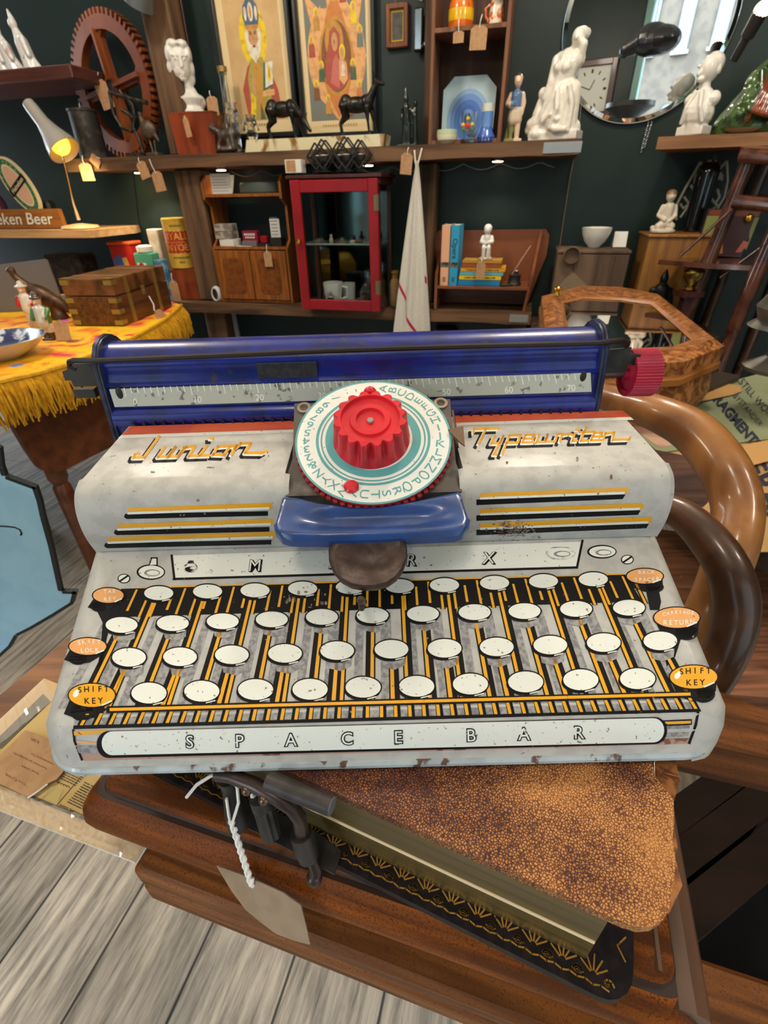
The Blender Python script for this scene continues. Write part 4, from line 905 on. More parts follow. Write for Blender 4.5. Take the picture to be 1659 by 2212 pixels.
# lights under the upper shelf
puckm = mat('puck_light_lens', '#fff2d8', .3, emit=14, emitc='#ffe9c8')
for i, (x, lb) in enumerate(((295, 'small round light under the upper shelf left of the wooden post'), (475, 'small round light under the upper shelf above the oak cupboard'), (795, 'small round light under the upper shelf behind the black candle holders'), (1075, 'small round light under the upper shelf right of the white towel'))):
    u, _ = wp(x, 350, .14); p = wth('puck_light', lb, 'light', u, .14, ZU-.042, 'lights under the upper shelf')
    b = M(); b.lathe([(.024, 0), (.026, -.004), (.022, -.0075)], n=20); b.obj('housing', chrome, p)
    b = M(); b.lathe([(.019, -.0078), (.016, -.0095), (.002, -.010)], n=20); b.obj('lens', puckm, p)
    light('puck_glow', 'SPOT', tuple(wxy(u, .14, ZU-.056)), 6.0 if i == 0 else 1.6, (1, .86, .66), .015, aim=tuple(wxy(u, .12, .2)), spot=120)
b = M(); P = []
for i in range(60):
    u = -.62+i*1.3/59; P.append(tuple(wxy(u, .05, ZU-.05-.02*abs(math.sin(i*.5)))))
b.tube(P, .002, 5); b.thing('light_cable', 'thin cable looping under the upper shelf between its lights', 'cable', mat('grey_cable', '#7d7f7c', .5))
b = M(); b.tube([tuple(wxy(*((lambda q: (q[0], .012, q[1]))(wp(x, y, .012))))) for x, y in ((1282, -30), (1281, 0), (1268, 90), (1249, 290), (1232, 380), (1218, 470), (1212, 510), (1206, 560))], .0022, 5); b.thing('wall_cable', 'brown cable running down the green wall right of the mirror edge', 'cable', mat('brown_cable', '#6f5e4c', .6))
b = M(); b.tube([tuple(wxy(*((lambda q: (q[0], .006, q[1]))(wp(x, y, .006))))) for x, y in ((286, 352), (290, 400), (298, 470), (306, 520), (318, 620))], .0018, 5); b.thing('wall_cable', 'black cable hanging down the wall below the left end of the upper shelf', 'cable', black)
# ---------------------------------------------------------------- hanging card tags
kraft_t = mat('kraft_tag', '#b08863', .8, c2='#a37c57', sc=80)
def htag(x, y0, y1, wpx, d, lb, sx=None, sy=None, tilt=0, group=None, material=None):
    u, z0 = wp(x, y0, d); _, z1 = wp(x, y1, d); ua, _ = wp(x-wpx/2, (y0+y1)/2, d); ub, _ = wp(x+wpx/2, (y0+y1)/2, d); w_ = ub-ua; h_ = z0-z1
    t = thing('price_tag', lb, 'tag', tuple(wxy(u, d, z0)), WROT, group, rot=(0, tilt, WROT)) if tilt else wth('price_tag', lb, 'tag', u, d, z0, group)
    b = M(); b.prism([(-w_*.25, 0), (w_*.25, 0), (w_*.5, -h_*.14), (w_*.5, -h_), (-w_*.5, -h_), (-w_*.5, -h_*.14)], (0, 0, 0), (1, 0, 0), (0, 0, 1), .0008); b.lathe([(.0012, -.0012), (.0028, -.0012), (.0028, .0004)], (0, 0, -h_*.12), 10, ax=(0, 1, 0)); b.obj('card', material or kraft_t, t)
    if sx is not None:
        su, sz = wp(sx, sy, d); b = M(); b.tube([(su-u, .004, sz-z0), ((su-u)*.4, -.004, (sz-z0)*.4), (0, -.001, -h_*.10)], .0014, 5); b.obj('string', stringm, t)
    return t
TG = 'brown card price tags on strings'
htag(213, 173, 238, 26, .16, 'brown card tag hanging in front of the toothed wooden wheel', 213, 156, -.2)
htag(182, 352, 391, 27, .26, 'brown card tag hanging from the shelf edge beside the grey lamp shade', 176, 336)
htag(209, 338, 362, 20, .255, 'small brown tag tilted on the shelf edge under the black canister', 214, 336, .75)
htag(302, 349, 387, 21, .265, 'left brown tag of the two hanging below the corkscrew stand', 299, 340, -.25)
htag(336, 370, 414, 23, .265, 'right brown tag of the two hanging below the corkscrew stand', 323, 342, -.12)
htag(456, 208, 250, 24, .165, 'brown card tag tied to the clear bottle neck beside the white bust', 451, 196)
htag(399, 253, 297, 12, .225, 'narrow brown tag on the red wooden block under the white bust', 398, 250, -.1)
htag(991, 67, 93, 23, .205, 'small brown tag below the orange and yellow honey pot', 991, 40)
htag(1036, 55, 108, 36, .215, 'large brown tag below the orange and white cow jug', 1041, 30, .03)
htag(880, 330, 377, 25, .262, 'brown card tag hanging from the shelf edge just left of the towel', 881, 318, .1)
htag(577, 543, 576, 17, .225, 'brown tag hanging on the right door of the small oak cupboard', 575, 528)
htag(1040, 566, 602, 19, .235, 'brown tag hanging in front of the stack of books', 1041, 558)
htag(373, 606, 650, 18, .40, 'brown card tag hanging at the right side of the brass bound chest', 369, 590)
# ---------------------------------------------------------------- toothed wooden wheel
wheel_w = mat('orange_pattern_wood', '#8f4a1c', .42, c2='#5f2c10', sc=18, stretch=(.3, 1, .3), lo=.3, hi=.7, coat=.3)
t = wth('wooden_gear_wheel', 'large orange wooden toothed wheel with four spokes leaning on the upper shelf', 'wheel', -1.03, .115, ZU+.228, rz=-.25)
def ringm(b, r0, r1, y0, y1, n=72, m=0):
    b.add([(r*math.cos(2*math.pi*j/n), y, r*math.sin(2*math.pi*j/n)) for r, y in ((r0, y0), (r1, y0), (r1, y1), (r0, y1)) for j in range(n)], [(i*n+j, i*n+(j+1) % n, ((i+1) % 4)*n+(j+1) % n, ((i+1) % 4)*n+j) for i in range(4) for j in range(n)], m)
b = M(); ringm(b, .166, .208, -.017, .017)
for j in range(60):
    a = 2*math.pi*j/60; b.bar((.205*math.cos(a), 0, .205*math.sin(a)), (.226*math.cos(a), 0, .226*math.sin(a)), .011, .032, up=(0, 1, 0))
b.obj('toothed_rim', wheel_w, t)
for k in range(4):
    a = R(k*90+98); c_, s_ = math.cos(a), math.sin(a); b = M(); b.bar((.02*c_, 0, .02*s_), (.172*c_, 0, .172*s_), .032, .022, up=(0, 1, 0)); b.bar((.02*c_, -.014, .02*s_), (.172*c_, -.014, .172*s_), .012, .03, up=(0, 1, 0))
    for sg in (-1, 1): b.prism([(.172, 0), (.172, sg*.05), (.158, sg*.028), (.145, sg*.016)], (0, .011, 0), (c_, 0, s_), (-s_, 0, c_), .022)
    b.obj('spoke', wheel_w, t)
b = M(); b.lathe([(.012, -.022), (.034, -.022), (.034, .022), (.012, .022)], (0, 0, 0), 28, ax=(0, 1, 0)); b.lathe([(.026, -.0235), (.025, -.0215)], (0, 0, 0), 24, 1, ax=(0, 1, 0)); b.obj('hub', [wheel_w, black], t)  # black disc stands in for the dark inside of the hub hole
# ---------------------------------------------------------------- white bust on its block
plaster = mat('white_glazed_plaster', '#dedbd4', .35, c2='#d2cfc8', sc=30, coat=.2)
mahog = mat('red_mahogany', '#8a3c1c', .35, c2='#6c2a12', sc=16, stretch=(1, 1, .15), coat=.3)
t = wth('mahogany_block', 'red mahogany plinth block under the white female bust', 'block', -.665, .145, ZU)
b = M(); b.prism([(-.088, 0), (.078, 0), (.088, .128), (-.100, .128)], (0, .055, 0), (1, 0, 0), (0, 0, 1), .11); b.obj('body', mahog, t)
b = M(); b.box((0, 0, .1285), (.18, .112, .005), bev=.001); b.obj('top_panel', mahog, t)
bx = wX(-.695, .145, ZU+.131)
hd = Vector((-.012, -.005, .148))
prims = [('l', [(.002, 0), (.05, .002), (.043, .012), (.038, .022), (.048, .04), (.05, .046), (.03, .062), (.024, .075)], (0.004, 0, 0)), ('c', (0.002, 0, .055), (-.006, 0, .11), .027, .025), ('c', (-.03, 0, .035), (.035, 0, .035), .024, .024),
  ('e', hd, (.040, .050, .052)), ('e', hd+Vector((0, -.012, -.026)), (.030, .037, .032)), ('e', hd+Vector((0, -.036, -.050)), (.013, .012, .010)), ('c', hd+Vector((0, -.050, .006)), hd+Vector((0, -.060, -.020)), .0045, .0072),
  ('e', hd+Vector((0, -.050, -.036)), (.011, .006, .0032)), ('e', hd+Vector((0, -.047, -.043)), (.009, .006, .0035)), ('c', hd+Vector((-.024, -.043, .012)), hd+Vector((-.006, -.051, .010)), .0035), ('c', hd+Vector((.006, -.051, .010)), hd+Vector((.024, -.043, .012)), .0035),
  ('e', hd+Vector((-.014, -.046, .002)), (.0075, .004, .0035)), ('e', hd+Vector((.014, -.046, .002)), (.0075, .004, .0035))]
for sg in (-1, 1):
    prims += [('e', hd+Vector((sg*.036, .004, -.016)), (.014, .024, .026)), ('e', hd+Vector((sg*.034, .010, -.042)), (.013, .02, .022)), ('e', hd+Vector((sg*.03, .0, .02)), (.018, .04, .03)), ('e', hd+Vector((sg*.016, -.012, .045)), (.022, .034, .016))]
prims += [('e', hd+Vector((0, .035, -.005)), (.036, .03, .04)), ('t', [hd+Vector((x, -.046+abs(x)*.55, .034+.012*math.cos(x*50))) for x in (-.036, -.02, 0, .02, .036)], .0032)]
o = blob('female_bust', prims, plaster, .0026, X=bx @ Matrix.Rotation(R(36), 4, 'Z'), it=2); o['label'] = 'white plaster bust of a woman on the red wooden block'; o['category'] = 'bust'
# ---------------------------------------------------------------- clear bottle, cut glass, small metal beast
clear = mat('clear_glass', '#f2f6f6', .03, trans=1, ior=1.45)
t = wth('glass_bottle', 'tall clear glass bottle neck standing behind the mahogany block', 'bottle', -.565, .10, ZU)
b = M(); b.lathe([(.02, 0), (.034, .004), (.035, .10), (.016, .15), (.014, .245), (.017, .247), (.017, .262), (.012, .262), (.011, .16), (.03, .1)], n=24); b.obj('body', clear, t)
b = M(); b.lathe([(.018, .252), (.0185, .268), (.004, .269)], n=20); b.obj('cap', dullbrass, t)
def cutglass(u, d, h, lb):
    t = wth('cut_glass_candlestick', lb, 'candlestick', u, d, ZU)
    b = M(); b.lathe([(.004, 0), (.03, .002), (.028, .012), (.012, .03), (.02, .05), (.024, .06), (.012, .075), (.012, h*.7), (.026, h*.78), (.02, h*.9), (.022, h), (.012, h), (.01, h*.85)], n=10); b.obj('body', clear, t, smooth=10)
    b = M()
    for j in range(8):
        a = j*math.pi/4; b.tube([(.024*math.cos(a), .024*math.sin(a), h*.78), (.03*math.cos(a), .03*math.sin(a), h*.6)], [.002, .004], 4)
    b.obj('drop_crystals', clear, t, smooth=5)
cutglass(-.518, .16, .155, 'cut glass candlestick with hanging drops just right of the red block'); cutglass(-.462, .13, .12, 'shorter cut glass candlestick beside the marble slab')
pewter = mat('dark_pewter', '#4e4843', .4, metal=.6, c2='#6d655d', sc=60)
px_ = wX(-.535, .205, ZU)
o = blob('bear_ornament', [('e', (.0, 0, .012), (.045, .03, .012)), ('c', (.02, 0, .02), (.014, 0, .05), .022, .014), ('c', (-.012, 0, .055), (.028, 0, .06), .018, .02), ('c', (-.03, 0, .068), (-.05, 0, .078), .011, .008), ('e', (-.052, -.004, .079), (.012, .009, .009)), ('e', (-.044, .006, .088), (.004, .003, .005)), ('e', (-.044, -.008, .088), (.004, .003, .005)),
    ('c', (-.015, -.01, .05), (-.03, -.012, .02), .007), ('c', (.03, -.012, .055), (.035, -.014, .015), .009), ('c', (.035, .012, .055), (.028, .014, .02), .009)], pewter, .0028, X=px_)
o['label'] = 'dark pewter animal ornament on a rock in front of the red block'; o['category'] = 'ornament'
# ---------------------------------------------------------------- religious prints in black frames
paper_c = mat('aged_print_paper', '#c9a877', .6, c2='#c09d6b', sc=14); border_c = mat('cream_print_border', '#d9c396', .6); blackf = mat('black_gloss_frame', '#121316', .3)
pal = {k: mat('print_'+k, v, .6, c2='#8a6a44', sc=55, lo=.46, hi=.95) for k, v in dict(yellow='#e3c31f', red='#a8493c', skin='#c59468', white='#ddd6c4', blue='#40607c', ochre='#c08a3a', dkgreen='#3d5c44', brown='#7a4a2c', peach='#dba46c', grey='#6b7570', orange='#c8793c', pinkp='#c06a62', olive='#a59a42').items()}
PK = list(pal)
def framed(name, lb, u0, u1, z0, z1, draw, dd=.028, bord=.028):
    t = wth(name, lb, 'picture', (u0+u1)/2, 0, z0); w_, h_ = u1-u0, z1-z0; fr_ = .018
    b = M()
    for x in (-w_/2-fr_/2, w_/2+fr_/2): b.box((x, -dd/2-.006, h_/2), (fr_, dd, h_+2*fr_), bev=.004)
    for z in (-fr_/2, h_+fr_/2): b.box((0, -dd/2-.006, z), (w_, dd, fr_), bev=.004)
    b.obj('frame', blackf, t)
    b = M(); b.box((0, -.012, h_/2), (w_, .004, h_), 0); b.box((0, -.0146, h_/2+.008), (w_-2*bord, .001, h_-2*bord-.01), 1)
    S_ = [0]
    def P(pts, col): S_[0] += 1; b.flat([(x*w_/2, -.0152-.00003*S_[0], z*h_) for x, z in pts], 2+PK.index(col))
    draw(P); b.obj('print', [border_c, paper_c]+[pal[k] for k in PK], t)
    return t
def E_(cx, cz, a, c, n=24): return ellpts(cx, cz, a, c, n)
def saint(P):
    P(E_(0, .67, .40, .205, 36), 'yellow')
    P([(-.42, .10), (-.5, .32), (-.28, .47), (-.1, .52), (.15, .52), (.4, .44), (.58, .30), (.66, .10)], 'red'); P([(-.3, .10), (-.3, .40), (-.14, .53), (.2, .53), (.36, .42), (.34, .10)], 'olive'); P([(-.08, .10), (-.1, .5), (.1, .5), (.1, .10)], 'ochre')
    P(E_(0.0, .625, .20, .115), 'white'); P(E_(0, .665, .145, .082), 'skin'); P([(-.17, .66), (-.14, .56), (0, .49), (.14, .56), (.17, .66), (.1, .62), (0, .60), (-.1, .62)], 'white'); P(E_(0, .603, .05, .008), 'brown')
    for sx in (-1, 1): P(E_(sx*.065, .685, .035, .008), 'brown'); P([(sx*.03, .697), (sx*.11, .704), (sx*.11, .697), (sx*.03, .691)], 'brown'); P(E_(sx*.185, .67, .05, .045), 'white')
    P([(-.012, .685), (.012, .685), (.03, .642), (-.03, .642)], 'ochre')
    P([(-.17, .715), (-.24, .79), (-.20, .86), (-.08, .905), (.08, .905), (.20, .86), (.24, .79), (.17, .715)], 'blue'); P([(-.17, .712), (.17, .712), (.18, .74), (-.18, .74)], 'ochre'); P(E_(0, .82, .075, .06), 'white'); P(E_(0, .82, .035, .04), 'ochre'); P(E_(-.155, .81, .04, .045), 'white'); P(E_(.155, .81, .04, .045), 'white')
    P([(.12, .30), (.42, .33), (.5, .50), (.22, .49)], 'dkgreen'); P([(.2, .32), (.44, .345), (.5, .50), (.27, .49)], 'white'); P(E_(.36, .415, .05, .055), 'yellow'); P(E_(.36, .415, .025, .03), 'ochre'); P([(.1, .26), (.46, .27), (.46, .31), (.12, .30)], 'peach')
    P([(-.2, .28), (-.1, .28), (-.08, .37), (-.12, .42), (-.16, .42), (-.2, .36)], 'skin'); P([(-.36, .10), (-.2, .10), (-.12, .26), (-.26, .3)], 'yellow'); P([(-.05, .10), (.0, .22), (.12, .10)], 'dkgreen')
    for i in range(9): P([(-.28+i*.075, .055), (-.25+i*.075, .055), (-.25+i*.075, .072), (-.28+i*.075, .072)], 'brown')
framed('framed_print', 'framed print of a white-bearded bishop with yellow halo behind the grazing deer', -.600, -.326, 1.262, 1.690, saint)
def mother(P):
    P([(-.84, .09), (.84, .09), (.84, .93), (-.84, .93)], 'grey'); S8 = [(.82, .90), (.42, .80), (0, .985), (-.42, .80), (-.82, .90), (-.62, .66), (-.84, .5), (-.62, .3), (-.3, .18), (0, .08), (.3, .18), (.62, .3), (.84, .5), (.62, .66)]
    P(S8, 'peach'); P(E_(0, .5, .82, .34, 40), 'peach'); P([(0, .90), (-.2, .78), (-.52, .5), (-.3, .26), (0, .10), (.3, .26), (.52, .5), (.2, .78)], 'orange'); P(E_(0, .5, .47, .25, 36), 'ochre'); P(E_(0, .5, .42, .225, 36), 'brown'); P(E_(-.04, .60, .26, .125), 'ochre')
    P([(-.34, .34), (-.3, .50), (-.2, .585), (-.16, .66), (-.02, .69), (.12, .64), (.13, .55), (.28, .47), (.36, .36), (.1, .29), (-.15, .29)], 'red'); P(E_(-.03, .595, .085, .058), 'skin'); P([(-.05, .61), (-.03, .61), (-.02, .585), (-.06, .585)], 'brown'); P([(-.2, .34), (-.1, .48), (.0, .52), (.1, .46), (.05, .3)], 'pinkp')
    P(E_(.17, .53, .085, .05), 'yellow'); P(E_(.17, .525, .055, .035), 'skin'); P([(.06, .36), (.08, .49), (.17, .495), (.28, .46), (.3, .36), (.18, .32)], 'peach'); P([(.12, .38), (.16, .48), (.22, .46), (.22, .38)], 'white')
    for x, z, c in ((0, .82, 'orange'), (-.28, .87, 'grey'), (.25, .89, 'red'), (-.5, .74, 'ochre'), (.52, .76, 'yellow'), (-.68, .58, 'red'), (.68, .62, 'grey'), (-.44, .42, 'dkgreen'), (.46, .42, 'dkgreen'), (-.62, .3, 'brown'), (.62, .28, 'orange'), (-.3, .2, 'ochre'), (.32, .18, 'brown')):
        P(E_(x, z+.035, .075, .032), 'yellow'); P([(x-.09, z-.07), (x-.08, z), (x-.03, z+.025), (x+.03, z+.025), (x+.08, z), (x+.09, z-.07)], c); P(E_(x, z+.032, .036, .022), 'skin')
    for i in range(14): P([(-.5+i*.075, .045), (-.47+i*.075, .045), (-.47+i*.075, .06), (-.5+i*.075, .06)], 'ochre')
framed('framed_print', 'framed print of a mother and child in an oval behind the standing deer', -.278, -.006, 1.252, 1.690, mother)
t = wth('small_wood_frame', 'small brown wooden frame with a dark aged photograph beside the hanging brush', 'picture', .086, 0, 1.482)
b = M(); w_, h_ = .08, .115
for x in (-w_/2+.008, w_/2-.008): b.box((x, -.012, h_/2), (.017, .02, h_), bev=.003)
for z in (.008, h_-.008): b.box((0, -.012, z), (w_, .019, .017), bev=.003)
b.obj('frame', wood('frame_wood', '#7a4526', '#5e3118', 'z', 30, .4), t)
b = M(); b.box((0, -.008, h_/2), (w_-.03, .004, h_-.03)); b.obj('gilt_mount', gold, t); b = M(); b.box((0, -.011, h_/2), (w_-.043, .002, h_-.045)); b.obj('photograph', mat('dark_old_photo', '#4b4741', .4, c2='#322f2b', sc=60), t)
b = M(); b.tube([(-.01, -.004, h_), (0, -.004, h_+.03), (.01, -.004, h_)], .0008, 4); b.obj('hanging_wire', chrome, t)
t = wth('clothes_brush', 'chrome and black brush hanging on the wooden post beside the small frame', 'brush', .170, .03, 1.455)
b = M(); b.box((-.004, -.0, .065), (.034, .014, .115), bev=.006); b.box((-.004, -.008, .065), (.026, .006, .105), 1, bev=.003); b.obj('body', [black, chrome], t)
b = M(); b.box((.03, -.02, .035), (.018, .01, .04), rz=.4, bev=.002); b.tube([(.01, -.01, .02), (.02, -.015, .03)], .003, 6); b.obj('clasp', chrome, t)
b = M(); b.ell((.004, 0, .145), (.010, .008, .014)); b.tube([(.004, 0, .16), (.008, 0, .19), (.004, 0, .21), (.000, 0, .26)], .0045, 8); b.obj('hanging_hook', chrome, t)
# ---------------------------------------------------------------- wooden box shelf and its crockery
cw = wood('box_shelf_wood', '#7c5238', '#5a3824', 'z', 16, .6); cwd = wood('box_shelf_back', '#4e2f20', '#3a2216', 'z', 12, .6)
t = wth('box_shelf', 'tall open wooden box shelf standing on the upper shelf against the post', 'shelf', .362, .11, ZU)
b = M(); b.box((-.118, 0, .30), (.012, .17, .60), bev=.002); b.obj('side_panel', cw, t); b = M(); b.box((.118, 0, .30), (.012, .17, .60), bev=.002); b.obj('side_panel', cw, t)
b = M(); b.box((-.056, .08, .30), (.112, .008, .6)); b.box((.057, .08, .30), (.112, .008, .6)); b.obj('back_panel', cwd, t); b = M(); b.box((0, 0, .008), (.224, .17, .012)); b.obj('bottom_panel', cw, t)
b = M(); b.box((0, -.0, .294), (.224, .168, .012), bev=.001); b.obj('shelf_board', cw, t)
porc = lambda n, c, **k: mat(n, c, .18, coat=.6, **k)
t = wth('honey_pot', 'orange and yellow beehive honey pot on the inner shelf of the wooden box', 'pot', .322, .125, ZU+.300)
b = M(); o1, y1 = porc('orange_glaze', '#d9701c', c2='#c85c14', sc=40), porc('yellow_glaze', '#e3b51e', c2='#d0a014', sc=40)
b.lathe([(.036, 0), (.040, .006), (.041, .022), (.041, .05), (.039, .062), (.034, .076), (.022, .088), (.004, .092)], n=28, mf=[0, 0, 1, 0, 0, 0, 0, 0]); b.obj('body', [o1, y1], t); b = M(); b.ell((0, 0, .096), (.007, .007, .006)); b.obj('knob', o1, t)
cowm = porc('cream_orange_glaze', '#dccdb2', c2='#c25a1c', sc=38, lo=.5, hi=.56)
o = blob('cow_jug', [('l', [(.004, 0), (.026, .003), (.024, .03), (.021, .055), (.018, .07)], (0, 0, 0)), ('c', (0, 0, .05), (0, -.004, .085), .02, .021), ('c', (0, -.012, .085), (.012, -.036, .078), .019, .012), ('c', (-.016, 0, .098), (-.030, 0, .096), .006, .003), ('c', (.016, 0, .098), (.030, 0, .104), .006, .003), ('c', (-.01, .004, .1), (-.014, .002, .115), .004), ('c', (.01, .004, .1), (.02, .002, .118), .004), ('t', [(-.02, .01, .06), (-.036, .012, .05), (-.034, .012, .03), (-.022, .01, .018)], .005)], cowm, .0024, X=wX(.435, .125, ZU+.300))
o['label'] = 'orange and cream cow head jug on the inner shelf beside the honey pot'; o['category'] = 'jug'
t = wth('square_plate', 'pale blue octagonal plate with darker blue rings leaning inside the wooden box', 'plate', .358, .068, ZU+.014)
b = M(); s_ = .092; pts = [(-.5, -1), (.5, -1), (1, -.62), (1, .62), (.6, 1), (-.6, 1), (-1, .62), (-1, -.62)]
b.prism([(x*s_, z*s_) for x, z in pts], (0, 0, s_), (1, 0, 0), (0, .12, 1), .006, 0)
for k, (r_, m_) in enumerate(((.98, 1), (.85, 2), (.72, 3), (.56, 4), (.42, 5), (.30, 3), (.2, 6))):
    cx, cz = .0, .062; b.flat([(x*s_*.92 if r_ > .9 else x, -.0068-.0003*k+.12*(z-s_), z) for x, z in [(cx+s_*r_*.95*math.cos(2*math.pi*j/40), min(max(cz+s_*r_*1.12*math.sin(2*math.pi*j/40), .004), .18)) for j in range(40)]], m_)
b.obj('body', [porc('pale_blue_glaze', '#b9d3dc'), porc('ring_blue_a', '#a9c9dc'), porc('ring_blue_b', '#8fb2d8'), porc('ring_blue_c', '#6d93cf'), porc('ring_blue_d', '#4a74bd'), porc('ring_blue_e', '#3d64ad'), porc('ring_grey', '#3e4a58')], t)
t = wth('small_bowl', 'small green rimmed cream bowl at the left foot of the blue plate', 'bowl', .302, .185, ZU+.002)
b = M(); b.lathe([(.018, 0), (.022, .002), (.033, .012), (.036, .026), (.035, .04), (.032, .04), (.032, .02), (.02, .008)], n=28, mf=[0, 0, 0, 1, 2, 2, 0, 0]); b.obj('body', [porc('cream_glaze', '#d8d4b8'), porc('cream_green_glaze', '#b9cba0'), porc('green_rim_glaze', '#3f9b58')], t)
t = wth('flower_tumbler', 'clear glass tumbler painted with a red flower before the blue plate', 'glass', .375, .19, ZU+.002)
b = M(); b.lathe([(.022, 0), (.024, .002), (.028, .085), (.0265, .085), (.0225, .006)], n=24); b.obj('body', clear, t)
b = M()
for x, z, r_, m_ in ((0, .045, .010, 0), (-.016, .05, .006, 1), (.015, .05, .006, 1), (0, .066, .006, 1), (-.014, .038, .006, 2), (.014, .038, .006, 2), (0, .032, .005, 2)): b.ell((x, -.0275+abs(x)*.2, z), (r_, .0015, r_*.9), m_, 10, 6)
b.obj('painted_flower', [mat('painted_red', '#c4201c', .4), mat('painted_yellow', '#d8b418', .4), mat('painted_green', '#3b7a34', .4)], t)
t = wth('small_glass_cup', 'small clear footed glass in front of the blue vase', 'glass', .392, .222, ZU+.002)
b = M(); b.lathe([(.018, 0), (.02, .002), (.006, .006), (.006, .012), (.018, .022), (.021, .042), (.0195, .042), (.016, .024)], n=20); b.obj('body', clear, t)
t = wth('blue_vase', 'blue banded flared vase with pale top right of the flower tumbler', 'vase', .435, .175, ZU+.002)
b = M(); b.lathe([(.030, 0), (.033, .003), (.032, .016), (.023, .030), (.019, .045), (.0195, .085), (.020, .106), (.017, .106), (.016, .05)], n=28, mf=[1, 1, 2, 2, 3, 0, 0, 0, 0]); b.obj('body', [porc('vase_pale', '#cfd3c4'), porc('vase_navy', '#203a86'), porc('vase_blue', '#4069bb'), porc('vase_mid', '#5f86c4')], t)
# ---------------------------------------------------------------- figurines
def fig_parts(h, prims): return [tuple([p[0]]+[tuple(Vector(q)*h) if isinstance(q, tuple) and len(q) == 3 and p[0] in 'ce' else q for q in p[1:]]) for p in prims]
skin_c, blue_c, beige_c, hair_c, green_c = porc('figurine_skin', '#d8b9a0'), porc('figurine_blue_vest', '#4f6c94'), porc('figurine_shorts', '#c9b79e'), porc('figurine_hair', '#4a2d24'), porc('figurine_green', '#7c7c48')
def boymf(inv):
    def f(c):
        p = inv @ c; z = p.z
        if z > .176: return 3
        if z > .147: return 3 if p.y > .006 else 0
        if z > .096: return 1 if abs(p.x) < .017 else 0
        if z > .060: return 2
        return 4 if z < .05 and p.x < .004 else 0
    return f
X = wX(.525, .15, ZU)
o = blob('boy_figurine', [('b', (0, 0, .006), (.06, .045, .012)), ('c', (-.010, 0, .01), (-.010, 0, .06), .008, .011), ('c', (.012, 0, .01), (.011, 0, .06), .008, .011), ('c', (-.006, 0, .065), (-.006, 0, .085), .019, .018), ('c', (.008, 0, .065), (.006, 0, .085), .017, .017), ('c', (0, 0, .09), (0, 0, .125), .017, .019), ('c', (0, 0, .135), (0, 0, .15), .008), ('e', (0, -.003, .165), (.0135, .015, .019)), ('e', (0, .003, .172), (.015, .015, .014)),
    ('c', (-.019, 0, .130), (-.030, -.004, .105), .008, .0065), ('c', (-.030, -.004, .105), (-.016, -.022, .097), .0065, .006), ('c', (.019, 0, .130), (.026, 0, .108), .008, .0065), ('c', (.026, 0, .108), (.022, -.003, .078), .0065, .005), ('e', (-.014, -.022, .103), (.012, .009, .010)), ('c', (.0, -.015, .163), (0, -.018, .161), .003), ('c', (-.02, .01, .01), (-.016, .008, .05), .012, .009)],
    [skin_c, blue_c, beige_c, hair_c, green_c], .0021, X=X, it=2, mf=boymf(X.inverted())); o['label'] = 'small figurine of a boy in blue vest holding a ball beside the white statue'; o['category'] = 'figurine'
wht = porc('white_crackle_glaze', '#e9e4da', c2='#ddd5c7', sc=50, lo=.4, hi=.6, bump=.25, bsc=60)
X = wX(.655, .15, ZU+.001)
o = blob('kneeling_statue', [('b', (.01, 0, .013), (.16, .085, .026)), ('e', (-.045, -.02, .02), (.035, .03, .022)), ('e', (.06, 0, .03), (.03, .035, .03)), ('c', (-.075, -.005, .05), (-.02, -.01, .062), .018, .026), ('c', (-.075, -.005, .05), (-.085, 0, .035), .015, .014), ('c', (-.02, -.01, .062), (0, 0, .105), .034, .042),
    ('c', (.01, -.01, .05), (.03, -.01, .12), .044, .040), ('c', (.055, -.015, .03), (.05, -.012, .13), .026, .026), ('c', (.0, 0, .105), (.01, .0, .155), .042, .036), ('c', (.01, 0, .155), (.022, -.004, .195), .036, .040), ('c', (.0, .0, .2), (.045, -.004, .205), .03, .028), ('c', (-.012, -.012, .205), (-.02, -.02, .150), .017, .014), ('c', (-.02, -.02, .15), (-.035, -.022, .115), .013, .011), ('c', (.055, -.008, .205), (.066, -.02, .235), .015, .012), ('c', (.066, -.02, .235), (.045, -.025, .252), .011, .010),
    ('c', (.03, -.006, .215), (.04, -.012, .235), .014), ('e', (.045, -.014, .252), (.020, .024, .025)), ('e', (.05, .002, .262), (.022, .024, .019)), ('e', (.060, .012, .266), (.013, .015, .012)), ('e', (.026, -.036, .185), (.015, .013, .015)), ('e', (-.0, -.034, .186), (.014, .012, .014)), ('c', (.045, -.037, .252), (.045, -.042, .247), .004),
    ('e', (-.045, -.005, .128), (.018, .018, .018)), ('c', (-.045, 0, .12), (-.055, 0, .075), .016, .022), ('t', [(.0, -.05, .03), (.02, -.056, .08), (.012, -.05, .13)], .008), ('t', [(.06, -.042, .02), (.062, -.04, .09), (.045, -.045, .14)], .008), ('t', [(-.03, -.044, .05), (.0, -.05, .07), (.03, -.055, .05)], .007), ('c', (.02, -.05, .03), (.05, -.05, .028), .012, .009)], wht, .003, X=X @ Matrix.Rotation(R(-18), 4, 'Z'), it=2)
o['label'] = 'large cream glazed statue of a kneeling nude at the right end of the upper shelf'; o['category'] = 'statue'
